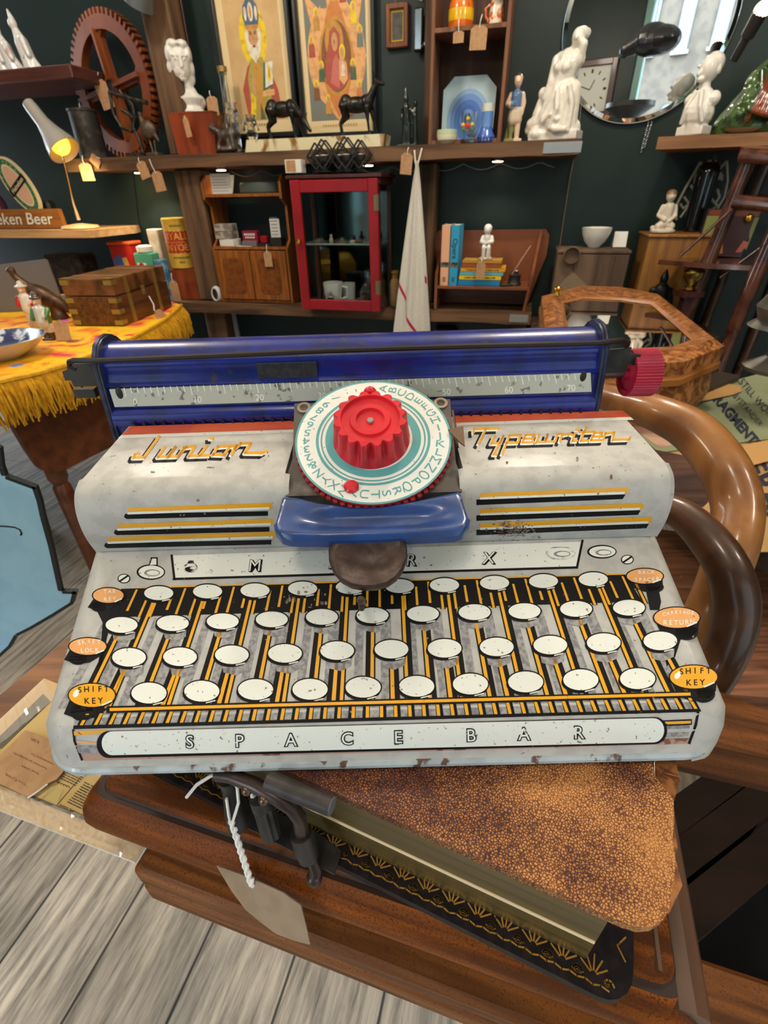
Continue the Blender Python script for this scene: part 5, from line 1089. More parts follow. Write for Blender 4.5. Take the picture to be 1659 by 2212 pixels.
# deer on the marble slab
t = wth('deer_ornament', 'two bronze deer, one grazing and one standing, on a long marble slab', 'ornament', -.182, .165, ZU)
marb = mat('cream_onyx_marble', '#d8cda8', .25, c2='#8a6230', sc=5, lo=.52, hi=.58, dist=1.5, coat=.4, c3='#5a4028', sc3=14, lo3=.66, hi3=.72)
b = M(); b.prism([(-.278, 0), (.262, 0), (.268, .038), (-.266, .038)], (0, .045, 0), (1, 0, 0), (0, 0, 1), .09); b.obj('marble_slab', marb, t)
bronze = mat('dark_bronze_patina', '#1d1a18', .28, metal=.6, c2='#33302c', sc=40)
def deer(ox, graze, face=1):
    f = face; z0 = .038; B = [('e', (ox, 0, z0+.088), (.052, .021, .0245)), ('e', (ox+f*.035, 0, z0+.090), (.024, .021, .027)), ('e', (ox-f*.038, 0, z0+.094), (.024, .021, .026)), ('c', (ox-f*.058, 0, z0+.10), (ox-f*.066, 0, z0+.086), .006, .003)]
    for sy, q in ((-.012, 0), (.012, .010)):
        B += [('c', (ox+f*(.040+q), sy, z0+.078), (ox+f*(.043+q*1.6), sy, z0+.044), .0105, .0058), ('c', (ox+f*(.043+q*1.6), sy, z0+.044), (ox+f*(.048+q*2.2), sy, z0+.002), .0050, .0044), ('e', (ox+f*(.050+q*2.2), sy, z0+.003), (.0065, .0045, .004)),
              ('c', (ox-f*(.045+q*.5), sy, z0+.085), (ox-f*(.043-q*.4), sy, z0+.058), .017, .0095), ('c', (ox-f*(.043-q*.4), sy, z0+.058), (ox-f*(.060+q*.6), sy, z0+.038), .008, .0052), ('c', (ox-f*(.060+q*.6), sy, z0+.038), (ox-f*(.055+q*.3), sy, z0+.002), .0050, .0044), ('e', (ox-f*(.053+q*.3), sy, z0+.003), (.0065, .0045, .004))]
    if graze:
        B += [('c', (ox+f*.045, 0, z0+.092), (ox+f*.085, -.004, z0+.052), .0165, .0095), ('c', (ox+f*.085, -.004, z0+.050), (ox+f*.106, -.006, z0+.022), .0105, .0062), ('c', (ox+f*.082, -.010, z0+.058), (ox+f*.082, -.020, z0+.074), .0035, .0018), ('c', (ox+f*.086, .004, z0+.058), (ox+f*.092, .010, z0+.076), .0035, .0018)]
    else:
        B += [('c', (ox+f*.048, 0, z0+.098), (ox+f*.072, 0, z0+.142), .0165, .0095), ('c', (ox+f*.070, 0, z0+.147), (ox+f*.098, -.002, z0+.140), .0105, .0062), ('c', (ox+f*.068, -.008, z0+.155), (ox+f*.066, -.013, z0+.178), .0038, .0016), ('c', (ox+f*.066, .006, z0+.155), (ox+f*.060, .010, z0+.176), .0038, .0016)]
    return B
blob('grazing_deer', deer(-.130, True), bronze, .0023, parent=t, it=2); blob('standing_deer', deer(.155, False), bronze, .0023, parent=t, it=2)
dg = mat('dark_green_glass', '#1c211c', .12, coat=.6)
X = wX(.150, .13, ZU)
o = blob('dark_figure_pair', [('b', (0, 0, .005), (.075, .04, .010)), ('c', (-.012, 0, .01), (-.008, 0, .07), .010, .014), ('c', (.004, 0, .01), (.002, 0, .07), .010, .013), ('c', (-.004, 0, .075), (-.006, 0, .115), .016, .013), ('e', (-.006, 0, .138), (.010, .011, .014)), ('c', (-.008, 0, .15), (-.006, 0, .166), .008, .005), ('c', (-.018, 0, .115), (-.02, -.006, .085), .006), ('c', (.028, .005, .01), (.026, .005, .09), .010, .009), ('c', (.026, .005, .09), (.026, .005, .11), .010, .008), ('e', (.028, .004, .125), (.008, .009, .011)), ('c', (.012, 0, .11), (.022, 0, .09), .005)], dg, .0024, X=X, it=2)
o['label'] = 'dark glossy standing figure pair beside the wooden post on the upper shelf'; o['category'] = 'figurine'
# ---------------------------------------------------------------- candle holders and card box on top of the red cabinet
CABD = .215; CABU = (wp(655, 655, .31)[0]+wp(823, 665, .31)[0])/2
htm = black; CABTOP = wp(640, 374, .31)[1]+.001
for i, (x, s_, lb) in enumerate(((686, 1.0, 'leftmost'), (704, 1.1, 'second from left'), (734, 1.0, 'third from left'), (752, 1.15, 'fourth from left'), (778, 1.05, 'rightmost'))):
    u, _ = wp(x, 360, .28); t = wth('diamond_candle_holder', 'black diamond shaped wire candle holder, %s of five on the red cabinet' % lb, 'candle holder', u, .272+(i % 2)*.016, CABTOP, 'black candle holders on the red cabinet')
    b = M(); D_ = [(0, 0, .008), (-.034*s_, 0, .045*s_), (0, 0, .085*s_), (.034*s_, 0, .045*s_)]
    for yy in (-.02, .02):
        for k in range(4): b.bar((D_[k][0], yy, D_[k][2]), (D_[(k+1) % 4][0], yy, D_[(k+1) % 4][2]), .005, .005)
    for k in (1, 3): b.bar((D_[k][0], -.02, D_[k][2]), (D_[k][0], .02, D_[k][2]), .005, .005)
    b.lathe([(.02, 0), (.021, .004), (.008, .006), (.008, .009)], n=16); b.lathe([(.017, .03), (.019, .034), (.019, .048), (.017, .048), (.016, .034)], n=16); b.cyl((0, 0, .005), (0, 0, .03), .003); b.obj('wire_frame', black, t)
    b = M(); b.lathe([(.014, .036), (.014, .05), (.002, .051)], n=14); b.obj('tealight', mat('white_wax', '#e6e6e0', .5), t)
t = wth('card_box', 'small white box with a brown label on top of the red cabinet', 'box', wp(638, 370, .28)[0], .275, CABTOP)
b = M(); b.box((0, 0, .02), (.062, .045, .04), bev=.001); b.obj('body', white_p, t); b = M(); b.box((-.008, -.0232, .021), (.036, .0008, .034)); b.obj('label_card', kraft_t, t)
# ---------------------------------------------------------------- red glazed cabinet
redc = mat('crimson_cabinet_paint', '#8f0d1c', .4, c2='#820a18', sc=12); mahd = wood('dark_mahogany', '#4a2018', '#331310', 'z', 20, .35, coat=.3)
pane = mat('cabinet_pane_glass', '#f6faf8', .02, trans=1, ior=1.1, spec=.6)
t = wth('display_cabinet', 'red framed glass door display cabinet on the lower shelf', 'cabinet', CABU, CABD, ZL)
cw_, ch_, cdp = wp(823, 665, .31)[0]-wp(655, 655, .31)[0], wp(640, 379, .31)[1]-ZL-.012, .19
b = M()
for x in (-cw_/2+.008, cw_/2-.008):
    for y in (-cdp/2+.012, cdp/2-.008): b.box((x, y, ch_/2), (.016, .016, ch_))
b.box((0, 0, .006), (cw_, cdp, .012)); b.box((0, 0, ch_+.006), (cw_+.03, cdp+.03, .012), bev=.003); b.box((0, 0, ch_-.01), (cw_+.012, cdp+.012, .02), bev=.003); b.obj('carcass', mahd, t)
b = M(); b.box((0, cdp/2-.003, ch_/2), (cw_-.02, .003, ch_-.02)); b.obj('mirror_back', mat('cabinet_mirror', '#4a5252', .05, metal=1), t)
for sg in (-1, 1): b = M(); b.box((sg*(cw_/2-.006), .0, ch_/2), (.0025, cdp-.04, ch_-.03)); b.obj('side_pane', pane, t)
b = M(); b.box((0, 0, .235), (cw_-.02, cdp-.03, .006)); b.obj('glass_shelf', mat('shelf_plate_glass', '#cfe2dd', .1, trans=.6), t)
b = M(); dw = .036
for x in (-cw_/2+dw/2, cw_/2-dw/2): b.box((x, -cdp/2-.008, ch_/2), (dw, .018, ch_-.004), bev=.002)
for z in (dw/2+.004, ch_-dw/2-.004): b.box((0, -cdp/2-.008, z), (cw_-2*dw, .017, dw+.002), bev=.002)
dr = b.obj('door', redc, t); b = M(); b.box((0, -cdp/2-.006, ch_/2), (cw_-2*dw, .0025, ch_-2*dw)); b.obj('pane', pane, dr)
b = M(); b.lathe([(.004, 0), (.005, .006), (.010, .012), (.008, .018), (.001, .019)], (-cw_/2+.018, -cdp/2-.017, ch_*.56), 16, ax=(0, -1, 0)); b.obj('knob', gold, dr)
for z in (.09, ch_-.075): b = M(); b.box((cw_/2+.001, -cdp/2-.010, z), (.004, .03, .05), bev=.001); b.box((cw_/2-.008, -cdp/2-.0178, z), (.014, .0015, .048)); b.cyl((cw_/2+.002, -cdp/2-.018, z-.025), (cw_/2+.002, -cdp/2-.018, z+.025), .0035); b.obj('hinge', mat('old_brass_hinge', '#8a7a5a', .35, metal=.9), dr)
def incab(name, lb, cat, x, y, z, group=None): 
    p = wxy(CABU, CABD, ZL)+Matrix.Rotation(WROT, 3, 'Z') @ Vector((x, y, z)); return thing(name, lb, cat, tuple(p), WROT, group)
random.seed(21)
trk = [mat('trinket_silver', '#9a9a96', .3, metal=.8), mat('trinket_gold', '#a98a4c', .35, metal=.8), mat('trinket_slate', '#3c4552', .4), mat('trinket_bone', '#b9aa8c', .5), mat('trinket_brown', '#5a3d2a', .5)]
for i in range(13):
    x, y = -.12+i*.0205+random.uniform(-.004, .004), random.choice((-.045, -.012, .02)); t = incab('trinket', 'small jewellery trinket among those on the glass shelf of the red cabinet', 'trinket', x, y, .2382, 'jewellery trinkets on the glass shelf')
    b = M(); k = i % 4
    if k == 0: b.lathe([(.011, 0), (.012, .004), (.008, .008), (.002, .009)], n=14)
    elif k == 1: b.box((0, 0, .006), (.026, .016, .012), bev=.003, rz=i)
    elif k == 2: b.tube([(.011*math.cos(a*.45), .011*math.sin(a*.45), .003) for a in range(14)], .0028, 6, closed=True)
    else: b.lathe([(.006, 0), (.008, .008), (.004, .016), (.006, .024), (.002, .026)], n=12)
    b.obj('body', trk[i % 5], t)
wc = porc('white_mug_glaze', '#d9d9d2')
t = incab('printed_mug', 'white mug with a black crest print at the bottom of the red cabinet', 'mug', -.045, -.055, .0165)
b = M(); b.lathe([(.022*1.3, 0), (.024*1.3, .003), (.031*1.3, .082), (.028*1.3, .082), (.022*1.3, .006)], n=26); b.obj('body', wc, t); b = M(); b.tube([(.038, 0, .068), (.06, 0, .062), (.058, 0, .028), (.034, 0, .02)], .005, 8); b.obj('handle', wc, t)
b = M()
for q in range(7): a = R(20+q*23); b.bar((.008*math.cos(a), -.0375, .03+.008*math.sin(a)), (.019*math.cos(a), -.0385, .03+.024*math.sin(a)), .0025, .001)
b.flat([(-.014, -.0345, .014), (.014, -.0345, .014), (.014, -.0365, .030), (-.014, -.0365, .030)]); b.obj('crest_print', mat('black_print', '#22242a', .5), t)
t = incab('saucer', 'white saucer lying under the mug in the red cabinet', 'saucer', -.045, -.055, .012); b = M(); b.lathe([(.025, 0), (.045, .003), (.05, .0045), (.02, .0038)], n=26); b.obj('body', wc, t)
t = incab('second_mug', 'plain pale mug behind the printed one in the red cabinet', 'mug', .0, .01, .012); b = M(); b.lathe([(.02, 0), (.024, .003), (.029, .075), (.026, .075), (.022, .006)], n=24); b.obj('body', wc, t)
t = incab('glass_decanter', 'clear glass decanter at the right inside the red cabinet', 'decanter', .095, -.02, .012); b = M(); b.lathe([(.02, 0), (.034, .003), (.036, .05), (.018, .085), (.012, .1), (.018, .125), (.006, .13)], n=16); b.obj('body', clear, t, smooth=15)
for i, (x, y, m_) in enumerate(((.04, -.05, 4), (.065, -.065, 2), (.09, -.07, 4), (.12, -.06, 2), (-.1, .0, 4))):
    t = incab('trinket', 'small dark knick-knack on the bottom of the red cabinet', 'trinket', x, y, .012, 'knick-knacks on the cabinet bottom'); b = M(); b.lathe([(.012, 0), (.015, .01), (.01, .02+.01*(i % 3)), (.004, .022+.01*(i % 3))], n=14); b.obj('body', trk[m_], t)
# ---------------------------------------------------------------- small oak cupboard shelf unit
oakc = wood('golden_oak', '#9a5a22', '#744014', 'z', 22, .4, coat=.25); oakp = mat('burr_panel', '#7a431a', .35, c2='#683614', sc=60, coat=.3)
SU, SD = -.505, .125; sw, sh_, sdp = .335, .40, .16
t = wth('oak_wall_cupboard', 'small golden oak shelf unit with two panelled doors left of the red cabinet', 'cupboard', SU, SD, ZL)
for sg in (-1, 1):
    b = M(); b.prism([(sdp/2, 0), (-sdp/2, 0), (-sdp/2, .21), (-sdp*.25, .24), (-sdp*.25, .36), (-sdp/2, .385), (-sdp/2, .44), (-sdp*.3, .468), (sdp/2, .468)], (sg*(sw/2)-.005, 0, 0), (0, 1, 0), (0, 0, 1), .010); b.obj('side_panel', oakc, t)
for z, nm in ((.006, 'bottom_board'), (.212, 'middle_shelf'), (.398, 'top_shelf')): b = M(); b.box((0, 0, z), (sw, sdp, .011), bev=.001); b.obj(nm, oakc, t)
b = M(); b.box((0, sdp/2-.003, .1), (sw, .005, .2)); b.obj('back_board', cwd, t)
for sg in (-1, 1):
    w2 = sw/2-.008; d_ = M(); cx = sg*(w2/2+.002); yy = -sdp/2-.002
    d_.box((cx, yy, .108), (w2, .012, .19), bev=.002); d = d_.obj('door', oakc, t)
    b = M(); pts = rrect(cx-.05, .035, cx+.05, .175, .022, 5); pts2 = rrect(cx-.046, .039, cx+.046, .171, .02, 5); b.prism(pts, (0, yy-.0058, 0), (1, 0, 0), (0, 0, 1), .0012); b.prism(pts2, (0, yy-.0066, 0), (1, 0, 0), (0, 0, 1), .0012, 0); b.obj('panel', oakp, d)
def onsh(name, lb, cat, x, y, z, group=None, rz=0):
    p = wxy(SU, SD, ZL)+Matrix.Rotation(WROT, 3, 'Z') @ Vector((x, y, z)); return thing(name, lb, cat, tuple(p), WROT+rz, group)
wcard = mat('white_card', '#d8d6d0', .6); pinkc = mat('script_ink', '#6d6f74', .7)
def lines(b, w_, h_, n, m, y=-.0012, x0=0): 
    random.seed(n)
    for i in range(n): z = h_*(.85-.7*i/max(n-1, 1)); b.box((x0-w_*.05+random.uniform(-.02, .02)*w_, y, z), (w_*random.uniform(.6, .8), .0006, h_*.02), m)
t = onsh('folded_card', 'white handwritten card standing on the top of the oak cupboard', 'card', -.095, -.055, .4038); b = M(); b.box((0, 0, .034), (.088, .0016, .068)); b.box((0, .02, .033), (.088, .0016, .068), rot=Matrix.Rotation(-.5, 3, 'X')); lines(b, .088, .068, 6, 1); b.obj('body', [wcard, pinkc], t)
t = onsh('grey_tin_box', 'flat grey green oval box lying on top of the oak cupboard', 'box', .06, -.03, .4038); b = M(); b.lathe([(.07, 0), (.075, .004), (.075, .03), (.07, .036), (.002, .037)], n=32, sy=.6, sx=1.15); b.obj('body', mat('grey_green_tin', '#454e48', .5), t)
for i in range(3):
    t = onsh('card_box', ('marbled cardboard box, %s of three stacked in the oak cupboard shelf' % ('lowest', 'middle', 'topmost')[i]), 'box', -.108+(.006 if i == 0 else -.004), -.045, .2178+i*.0275, 'marbled boxes in the oak cupboard', rz=.15*(i-1)); b = M(); b.box((0, 0, .013), (.078-.008*(i == 0), .055, .0265), bev=.001); b.obj('body', mat('marbled_box', '#a59c90', .6, c2='#6f665c', sc=40) if i else wcard, t)
t = onsh('printed_tin', 'maroon printed tin with white lettering on the oak cupboard middle shelf', 'tin', -.0, -.05, .2178); b = M(); b.box((0, .004, .028), (.068, .03, .056), 0, bev=.002); b.box((0, -.016, .010), (.066, .02, .02), 2, bev=.002)
for i in range(6): b.box((-.021+i*.0085, -.0114, .043), (.005, .0006, .008), 1); b.box((-.018+i*.0075, -.0114, .032), (.0045, .0006, .006), 1)
b.obj('body', [mat('maroon_tin', '#7a1830', .4), mat('white_print', '#d8d4cc', .5), mat('silver_box', '#8c8c8e', .3, metal=.6)], t)
t = onsh('red_lidded_box', 'small red box with glossy lid beside the maroon printed tin', 'box', .062, -.05, .2178); b = M(); b.box((0, 0, .005), (.06, .04, .01), 1); b.box((-.0, 0, .024), (.032, .03, .028), 0, bev=.004); b.obj('body', [mat('red_enamel', '#8a1722', .3), black], t)
t = onsh('price_card', 'tall white card standing on the dark box next to the red cabinet', 'card', .115, -.04, .2178); b = M(); b.box((0, 0, .016), (.05, .045, .032), 2); b.box((0, -.012, .065), (.042, .0015, .066)); lines(b, .042, .12, 8, 1, y=-.0135); b.obj('body', [wcard, pinkc, black], t)
t = onsh('paper_sheet', 'white folded paper lying in front of the maroon tin', 'paper', -.025, -.068, .2178); b = M(); b.box((0, 0, .001), (.07, .018, .002), rz=.05); b.obj('body', wcard, t)
# stone bottle, pipe, socket
t = wth('stoneware_bottle', 'tan stoneware bottle standing between the red cabinet and the towel', 'bottle', wp(853, 655, .17)[0], .17, ZL-.002); b = M(); b.lathe([(.018, 0), (.021, .003), (.021, .085), (.017, .098), (.011, .106), (.011, .122), (.014, .124), (.014, .134), (.004, .135)], n=22, mf=[0, 0, 0, 0, 1, 1, 1, 1, 1]); b.obj('body', [mat('tan_stoneware', '#b09262', .35, c2='#a0824e', sc=20), mat('ochre_stoneware', '#a87f34', .3)], t)
b = M(); u, z = wp(490, 660, .1); b.tube([tuple(wxy(u-.03, .07, .66)), tuple(wxy(u, .07, .60)), tuple(wxy(u+.015, .07, .3)), tuple(wxy(u+.02, .07, 0.02))], [.024, .02, .014, .014], 12); b.thing('waste_pipe', 'grey white pipe running down the wall under the lower shelf', 'pipe', mat('grey_white_pipe', '#9fa3a8', .5))
t = wth('cable_reel', 'white coil of cable on the lower shelf beside the oak cupboard', 'cable', -.700, .205, ZL+.03, rz=0); b = M()
for k in range(5): b.tube([((.016+.002*k)*math.cos(a*.42), .004*k-.008, (.026+.001*k)*math.sin(a*.42)) for a in range(15)], .003, 5, closed=True)
b.obj('body', mat('white_cable', '#c6c8ca', .5), t)
t = wth('power_socket', 'black socket box with round sockets on the wall below the lower shelf', 'socket', wp(962, 712, .03)[0], .0, wp(962, 728, .03)[1]); b = M(); b.box((0, -.02, .02), (.10, .04, .05), bev=.012)
for x in (-.015, .002): b.lathe([(.003, 0), (.005, .001), (.005, .002)], (x, -.0405, .02), 12, 1, ax=(0, -1, 0))
b.lathe([(.006, 0), (.006, .004), (.001, .005)], (.022, -.0405, .018), 12, 2, ax=(0, -1, 0)); b.obj('body', [black, white_p, chrome], t)
# ---------------------------------------------------------------- towel on the post
tw = mat('white_linen', '#d3cec5', .85, c2='#c8c2b6', sc=300, bump=.2, bsc=700); tred = mat('red_stripe_linen', '#b02040', .8)
def tow(u, v):
    w0 = .004+.150*min(1, v*1.05)**.85; cx = .0-.012*v; x = cx+(u-.5)*w0; fold = math.sin(u*15+v*2)*.007*min(1, v*2)*(.4+.6*v)
    return (x, -.02-fold-.012*math.sin(u*math.pi), -.62*v)
t = wth('linen_towel', 'white linen towel with red stripes hanging from the post beside the red cabinet', 'towel', .213, .245, ZU-.045)
b = M(); NU, NV = 40, 60
b.grid(tow, NU, NV, 0)
b.v += [v+Vector((0, .012, 0)) for v in b.v]; n = NU*NV; b.f += [tuple(n+i for i in f[::-1]) for f in b.f]; b.m += b.m[:]
for (ua, va), (ub, vb), hw in (((0, .63), (.30, .72), .013), ((.30, .72), (.36, .83), .011), ((.36, .83), (.66, .93), .013), ((.94, .60), (1, .61), .02)):
    b.grid(lambda u, v: Vector(tow(ua+(ub-ua)*u, va+(vb-va)*u+hw*(2*v-1)))+Vector((0, -.0012, 0)), 14, 3, 1)
b.obj('cloth', [tw, tred], t, smooth=180)
b = M(); b.tube([(-.012, -.005, .03), (-.006, -.02, 0), (-.002, -.02, -.02)], .003, 6); b.tube([(.014, -.005, .035), (.006, -.02, 0), (.001, -.02, -.02)], .003, 6); b.obj('hanging_loop', tw, t)
# ---------------------------------------------------------------- book rack
rk = mat('brown_rack_wood', '#7b4628', .4, c2='#693820', sc=14, stretch=(.1, 1, 1), coat=.2)
t = wth('book_rack', 'brown wooden book rack with wide back and slanted sides on the lower shelf', 'rack', .468, .12, ZL)
b = M(); b.prism([(-.20, .265), (-.215, .25), (-.2, .09), (-.18, .0), (.18, .0), (.205, .10), (.228, .18), (.228, .25), (.212, .27)], (0, .062, 0), (1, 0, 0), (0, 0, 1), .012); b.obj('back_panel', rk, t)
for x, dx in ((-.178, 0), (.17, .028)):
    b = M(); q = [(-.11, -.03), (.05, -.03), (.05, .235), (-.02, .16), (-.11, .10)]
    b.prism(q, (x-.005, 0, .03), (0, 1, 0), (dx/.25, 0, 1), .010); b.obj('side_panel', rk, t)
b = M(); b.box((0, -.03, .082), (.345, .16, .010), bev=.001); b.obj('shelf_board', rk, t)
def onrk(name, lb, cat, x, y, z, group=None, rz=0):
    p = wxy(.468, .12, ZL)+Matrix.Rotation(WROT, 3, 'Z') @ Vector((x, y, z)); return thing(name, lb, cat, tuple(p), WROT+rz, group)
pagem = mat('book_pages', '#cfc4a8', .8)
def book(lb, x, y, z, w_, h_, dp, col, title=None, tcol='#20242c', upright=True, label_pic=False, rz=0):
    t = onrk('book', lb, 'book', x, y, z, 'books in the wooden rack', rz)
    c_ = mat('book_cover_'+col[1:], col, .45)
    if upright:
        b = M(); b.box((0, -dp/2+.001, h_/2), (w_, .002, h_)); b.box((-w_/2+.001, 0, h_/2), (.002, dp, h_)); b.box((w_/2-.001, 0, h_/2), (.002, dp, h_)); 
        if title: text3d(b, title, (0, -dp/2-.0003, h_*.62), (0, 0, -1), (1, 0, 0), w_*.8, 1, bold=.01)
        for k_ in range(3): b.box((0, -dp/2-.0003, h_*.13-k_*.006), (w_*.35, .0006, .003), 1)
        if label_pic: b.box((0, -dp/2-.0003, h_*.355), (w_*.92, .0006, h_*.085), 2)
        b.obj('cover', [c_, mat('spine_print', tcol, .5), mat('spine_picture', '#6a6a58', .5, c2='#2c3028', sc=90)], t); b = M(); b.box((0, .001, h_/2), (w_-.005, dp-.006, h_-.004)); b.obj('pages', pagem, t)
    else:
        b = M(); b.box((0, -dp/2+.001, h_/2), (w_, .002, h_)); b.box((0, 0, .001), (w_, dp, .002)); b.box((0, 0, h_-.001), (w_, dp, .002))
        if title:
            for k_ in range(15): b.box((-w_*.36+k_*w_*.05, -dp/2-.0003, h_/2), (w_*(.02+.012*(k_*7 % 3)), .0006, h_*.3), 1)
        b.obj('cover', [c_, mat('spine_print', tcol, .5)], t); b = M(); b.box((0, .001, h_/2), (w_-.004, dp-.006, h_-.004)); b.obj('pages', pagem, t)
    return t
book('peach coloured book standing at the left end of the rack', -.150, -.03, .087, .033, .205, .12, '#e0a884', label_pic=True)
book('bright blue book titled Opera standing second from the left', -.115, -.03, .087, .033, .205, .12, '#2f94bd', 'Opera', label_pic=True)
book('dark blue book at the bottom of the flat stack', -.015, -.035, .087, .160, .021, .11, '#1476a8', upright=False)
book('yellow book second from bottom in the flat stack', -.012, -.035, .108, .160, .016, .11, '#d9b81c', 'a', upright=False)
book('pale turquoise book in the middle of the flat stack', -.008, -.035, .124, .165, .012, .11, '#57a8b4', upright=False)
book('orange spined book above the turquoise one in the flat stack', -.004, -.035, .136, .168, .013, .11, '#d6981e', 'a', upright=False)
book('brown leather book near the top of the flat stack', -.012, -.03, .149, .145, .016, .10, '#8a4a2c', upright=False)
book('ochre book on top of the flat stack under the white figurine', -.010, -.03, .165, .148, .009, .10, '#b98a3a', upright=False)
X = wX(.468-.0, .155, ZL+.174)
o = blob('seated_child_figurine', [('l', [(.002, 0), (.026, .001), (.026, .006), (.018, .009)], (0, 0, 0)), ('b', (0, .006, .028), (.034, .024, .038)), ('c', (-.008, -.006, .046), (-.009, -.024, .042), .0085), ('c', (.008, -.006, .046), (.010, -.024, .042), .0085), ('c', (-.009, -.025, .042), (-.008, -.022, .010), .0075, .006), ('c', (.010, -.025, .042), (.008, -.022, .010), .0075, .006), ('c', (0, .002, .05), (0, .0, .072), .015, .016), ('c', (-.016, 0, .075), (-.021, -.010, .06), .0075, .0065), ('c', (-.021, -.01, .06), (-.004, -.022, .056), .0065, .005), ('c', (.016, 0, .075), (.021, -.010, .06), .0075, .0065), ('c', (.021, -.01, .06), (.004, -.022, .058), .0065, .005), ('c', (0, 0, .08), (0, -.002, .09), .008), ('e', (0, -.003, .100), (.0145, .016, .0165)), ('e', (0, .002, .105), (.0155, .016, .014)), ('c', (0, -.018, .098), (0, -.020, .096), .0025)], plaster, .0021, X=X, it=2)
o['label'] = 'white figurine of a seated child on top of the flat book stack'; o['category'] = 'figurine'
t = onrk('ink_well', 'black ink well with a glass dip pen at the right end of the book rack', 'inkwell', .118, -.045, .087); b = M(); b.lathe([(.026, 0), (.027, .004), (.024, .008), (.021, .03), (.024, .036), (.012, .04), (.012, .046), (.004, .046)], n=22); b.obj('body', black, t)
b = M(); b.ell((.004, -.0, .049), (.008, .008, .006)); b.obj('stopper', chrome, t); b = M(); b.tube([(-.012, -.01, .036), (.018, -.004, .09), (.046, .002, .135)], [.0015, .0026, .002], 8); b.obj('dip_pen', mat('pale_glass_pen', '#c79c8c', .2, trans=.4), t)
t = onrk('small_dish', 'small dark green dish beside the ink well', 'dish', .085, -.07, .087); b = M(); b.lathe([(.012, 0), (.024, .003), (.026, .006), (.01, .003)], n=20); b.obj('body', mat('dark_green_dish', '#4a5a44', .3), t)
# ================================================================== LEFT SHELVES AND TABLE
def wq(x, y, d): u, z = wp(x, y, d); return wxy(u, d, z)
t = wth('wall_shelf', 'pale wooden shelf on the left carrying the beer signs and the grey lamp', 'shelf', 0, 0, 0)
pale = wood('pale_shelf_wood', '#c39a6c', '#a37c50', 'x', 12, .55)
b = M(); b.prism([(-2.2, 0), (-1.165, 0), (-1.115, -.10), (-1.13, -.34), (-1.16, -.36), (-2.2, -.36)], (0, 0, .915), (1, 0, 0), (0, 1, 0), .028); b.obj('board', pale, t)
t = wth('wall_shelf', 'dark red brown shelf at upper left carrying white porcelain figurines', 'shelf', 0, 0, 0)
b = M(); b.box((-1.74, -.15, 1.442), (1.36, .30, .04), bev=.004); b.obj('board', wood('oxblood_shelf', '#5a3028', '#43221c', 'x', 10, .5), t)
wfig = porc('white_porcelain', '#d9d7d4', c2='#c9a9a6', sc=22, lo=.6, hi=.68, c3='#5d6f80', sc3=26, lo3=.66, hi3=.7)
for x, dz, lb, k in ((62, 0, 'white and grey porcelain bird figurine nearer the wheel on the dark red shelf', 1.0), (24, 0, 'white and pink porcelain bird figurine left of its twin on the dark red shelf', .9), (2, 0, 'white porcelain figurine cut by the left picture edge on the dark red shelf', .8)):
    u, _ = wp(x, 135, .2); X = wX(u, .2, 1.462)
    o = blob('porcelain_figurine', [('b', (.01, 0, .006), (.06*k, .04, .012)), ('c', (.01, 0, .01), (-.005, 0, .09*k), .028*k, .024*k), ('c', (-.005, 0, .09*k), (-.015, 0, .125*k), .022*k, .013*k), ('e', (-.016, -.004, .142*k), (.015*k, .016*k, .017*k)), ('c', (-.016, 0, .15*k), (-.024, 0, .182*k), .012*k, .003), ('c', (.012, -.012, .10*k), (.028, -.018, .05*k), .012*k, .009*k), ('c', (.02, 0, .04), (.045, 0, .012), .014, .01)], wfig, .003, X=X, it=2)
    o['label'] = lb; o['category'] = 'figurine'
# grey desk lamp
lampg = mat('grey_lamp_enamel', '#97938c', .35, coat=.3)
t = wth('desk_lamp', 'grey bottle shaped desk lamp, lit, standing on the pale left shelf', 'lamp', *(lambda q: (q[0], .27, .9435))(wp(170, 478, .27)))
A, B_ = wq(60, 222, .35), wq(140, 326, .37); ax = (B_-A).normalized(); LN = (B_-A).length
b = M(); b.lathe([(.012, 0), (.021, .002), (.023, .02), (.025, LN*.4), (.036, LN*.62), (.053, LN*.85), (.060, LN), (.057, LN), (.05, LN*.85), (.033, LN*.62)], A, 32, ax=ax); b.obj('lamp_shade', lampg, t, world=True)
b = M(); b.ell(A+ax*LN*.86, (.035, .035, .035)); b.obj('bulb', mat('lamp_bulb_glow', '#ffe9b0', .4, emit=3, emitc='#ffb030'), t, world=True)
light('desk_lamp_light', 'SPOT', tuple(B_+ax*.045-Vector((0, 0, .03))), 6.0, (1, .74, .34), .03, aim=tuple(wq(255, 520, 0)), spot=110)
b = M(); b.tube([tuple(A+ax*LN*.6), tuple(wq(137, 345, .36)), tuple(wq(150, 400, .32)), tuple(wq(158, 440, .29)), tuple(wq(170, 474, .27))], [.004, .004, .004, .006, .008], 8); b.obj('stem', chrome, t, world=True)
b = M(); b.lathe([(.07, 0), (.075, .004), (.07, .012), (.012, .020)], n=28); b.obj('base', mat('cream_lamp_base', '#c9a982', .4), t)
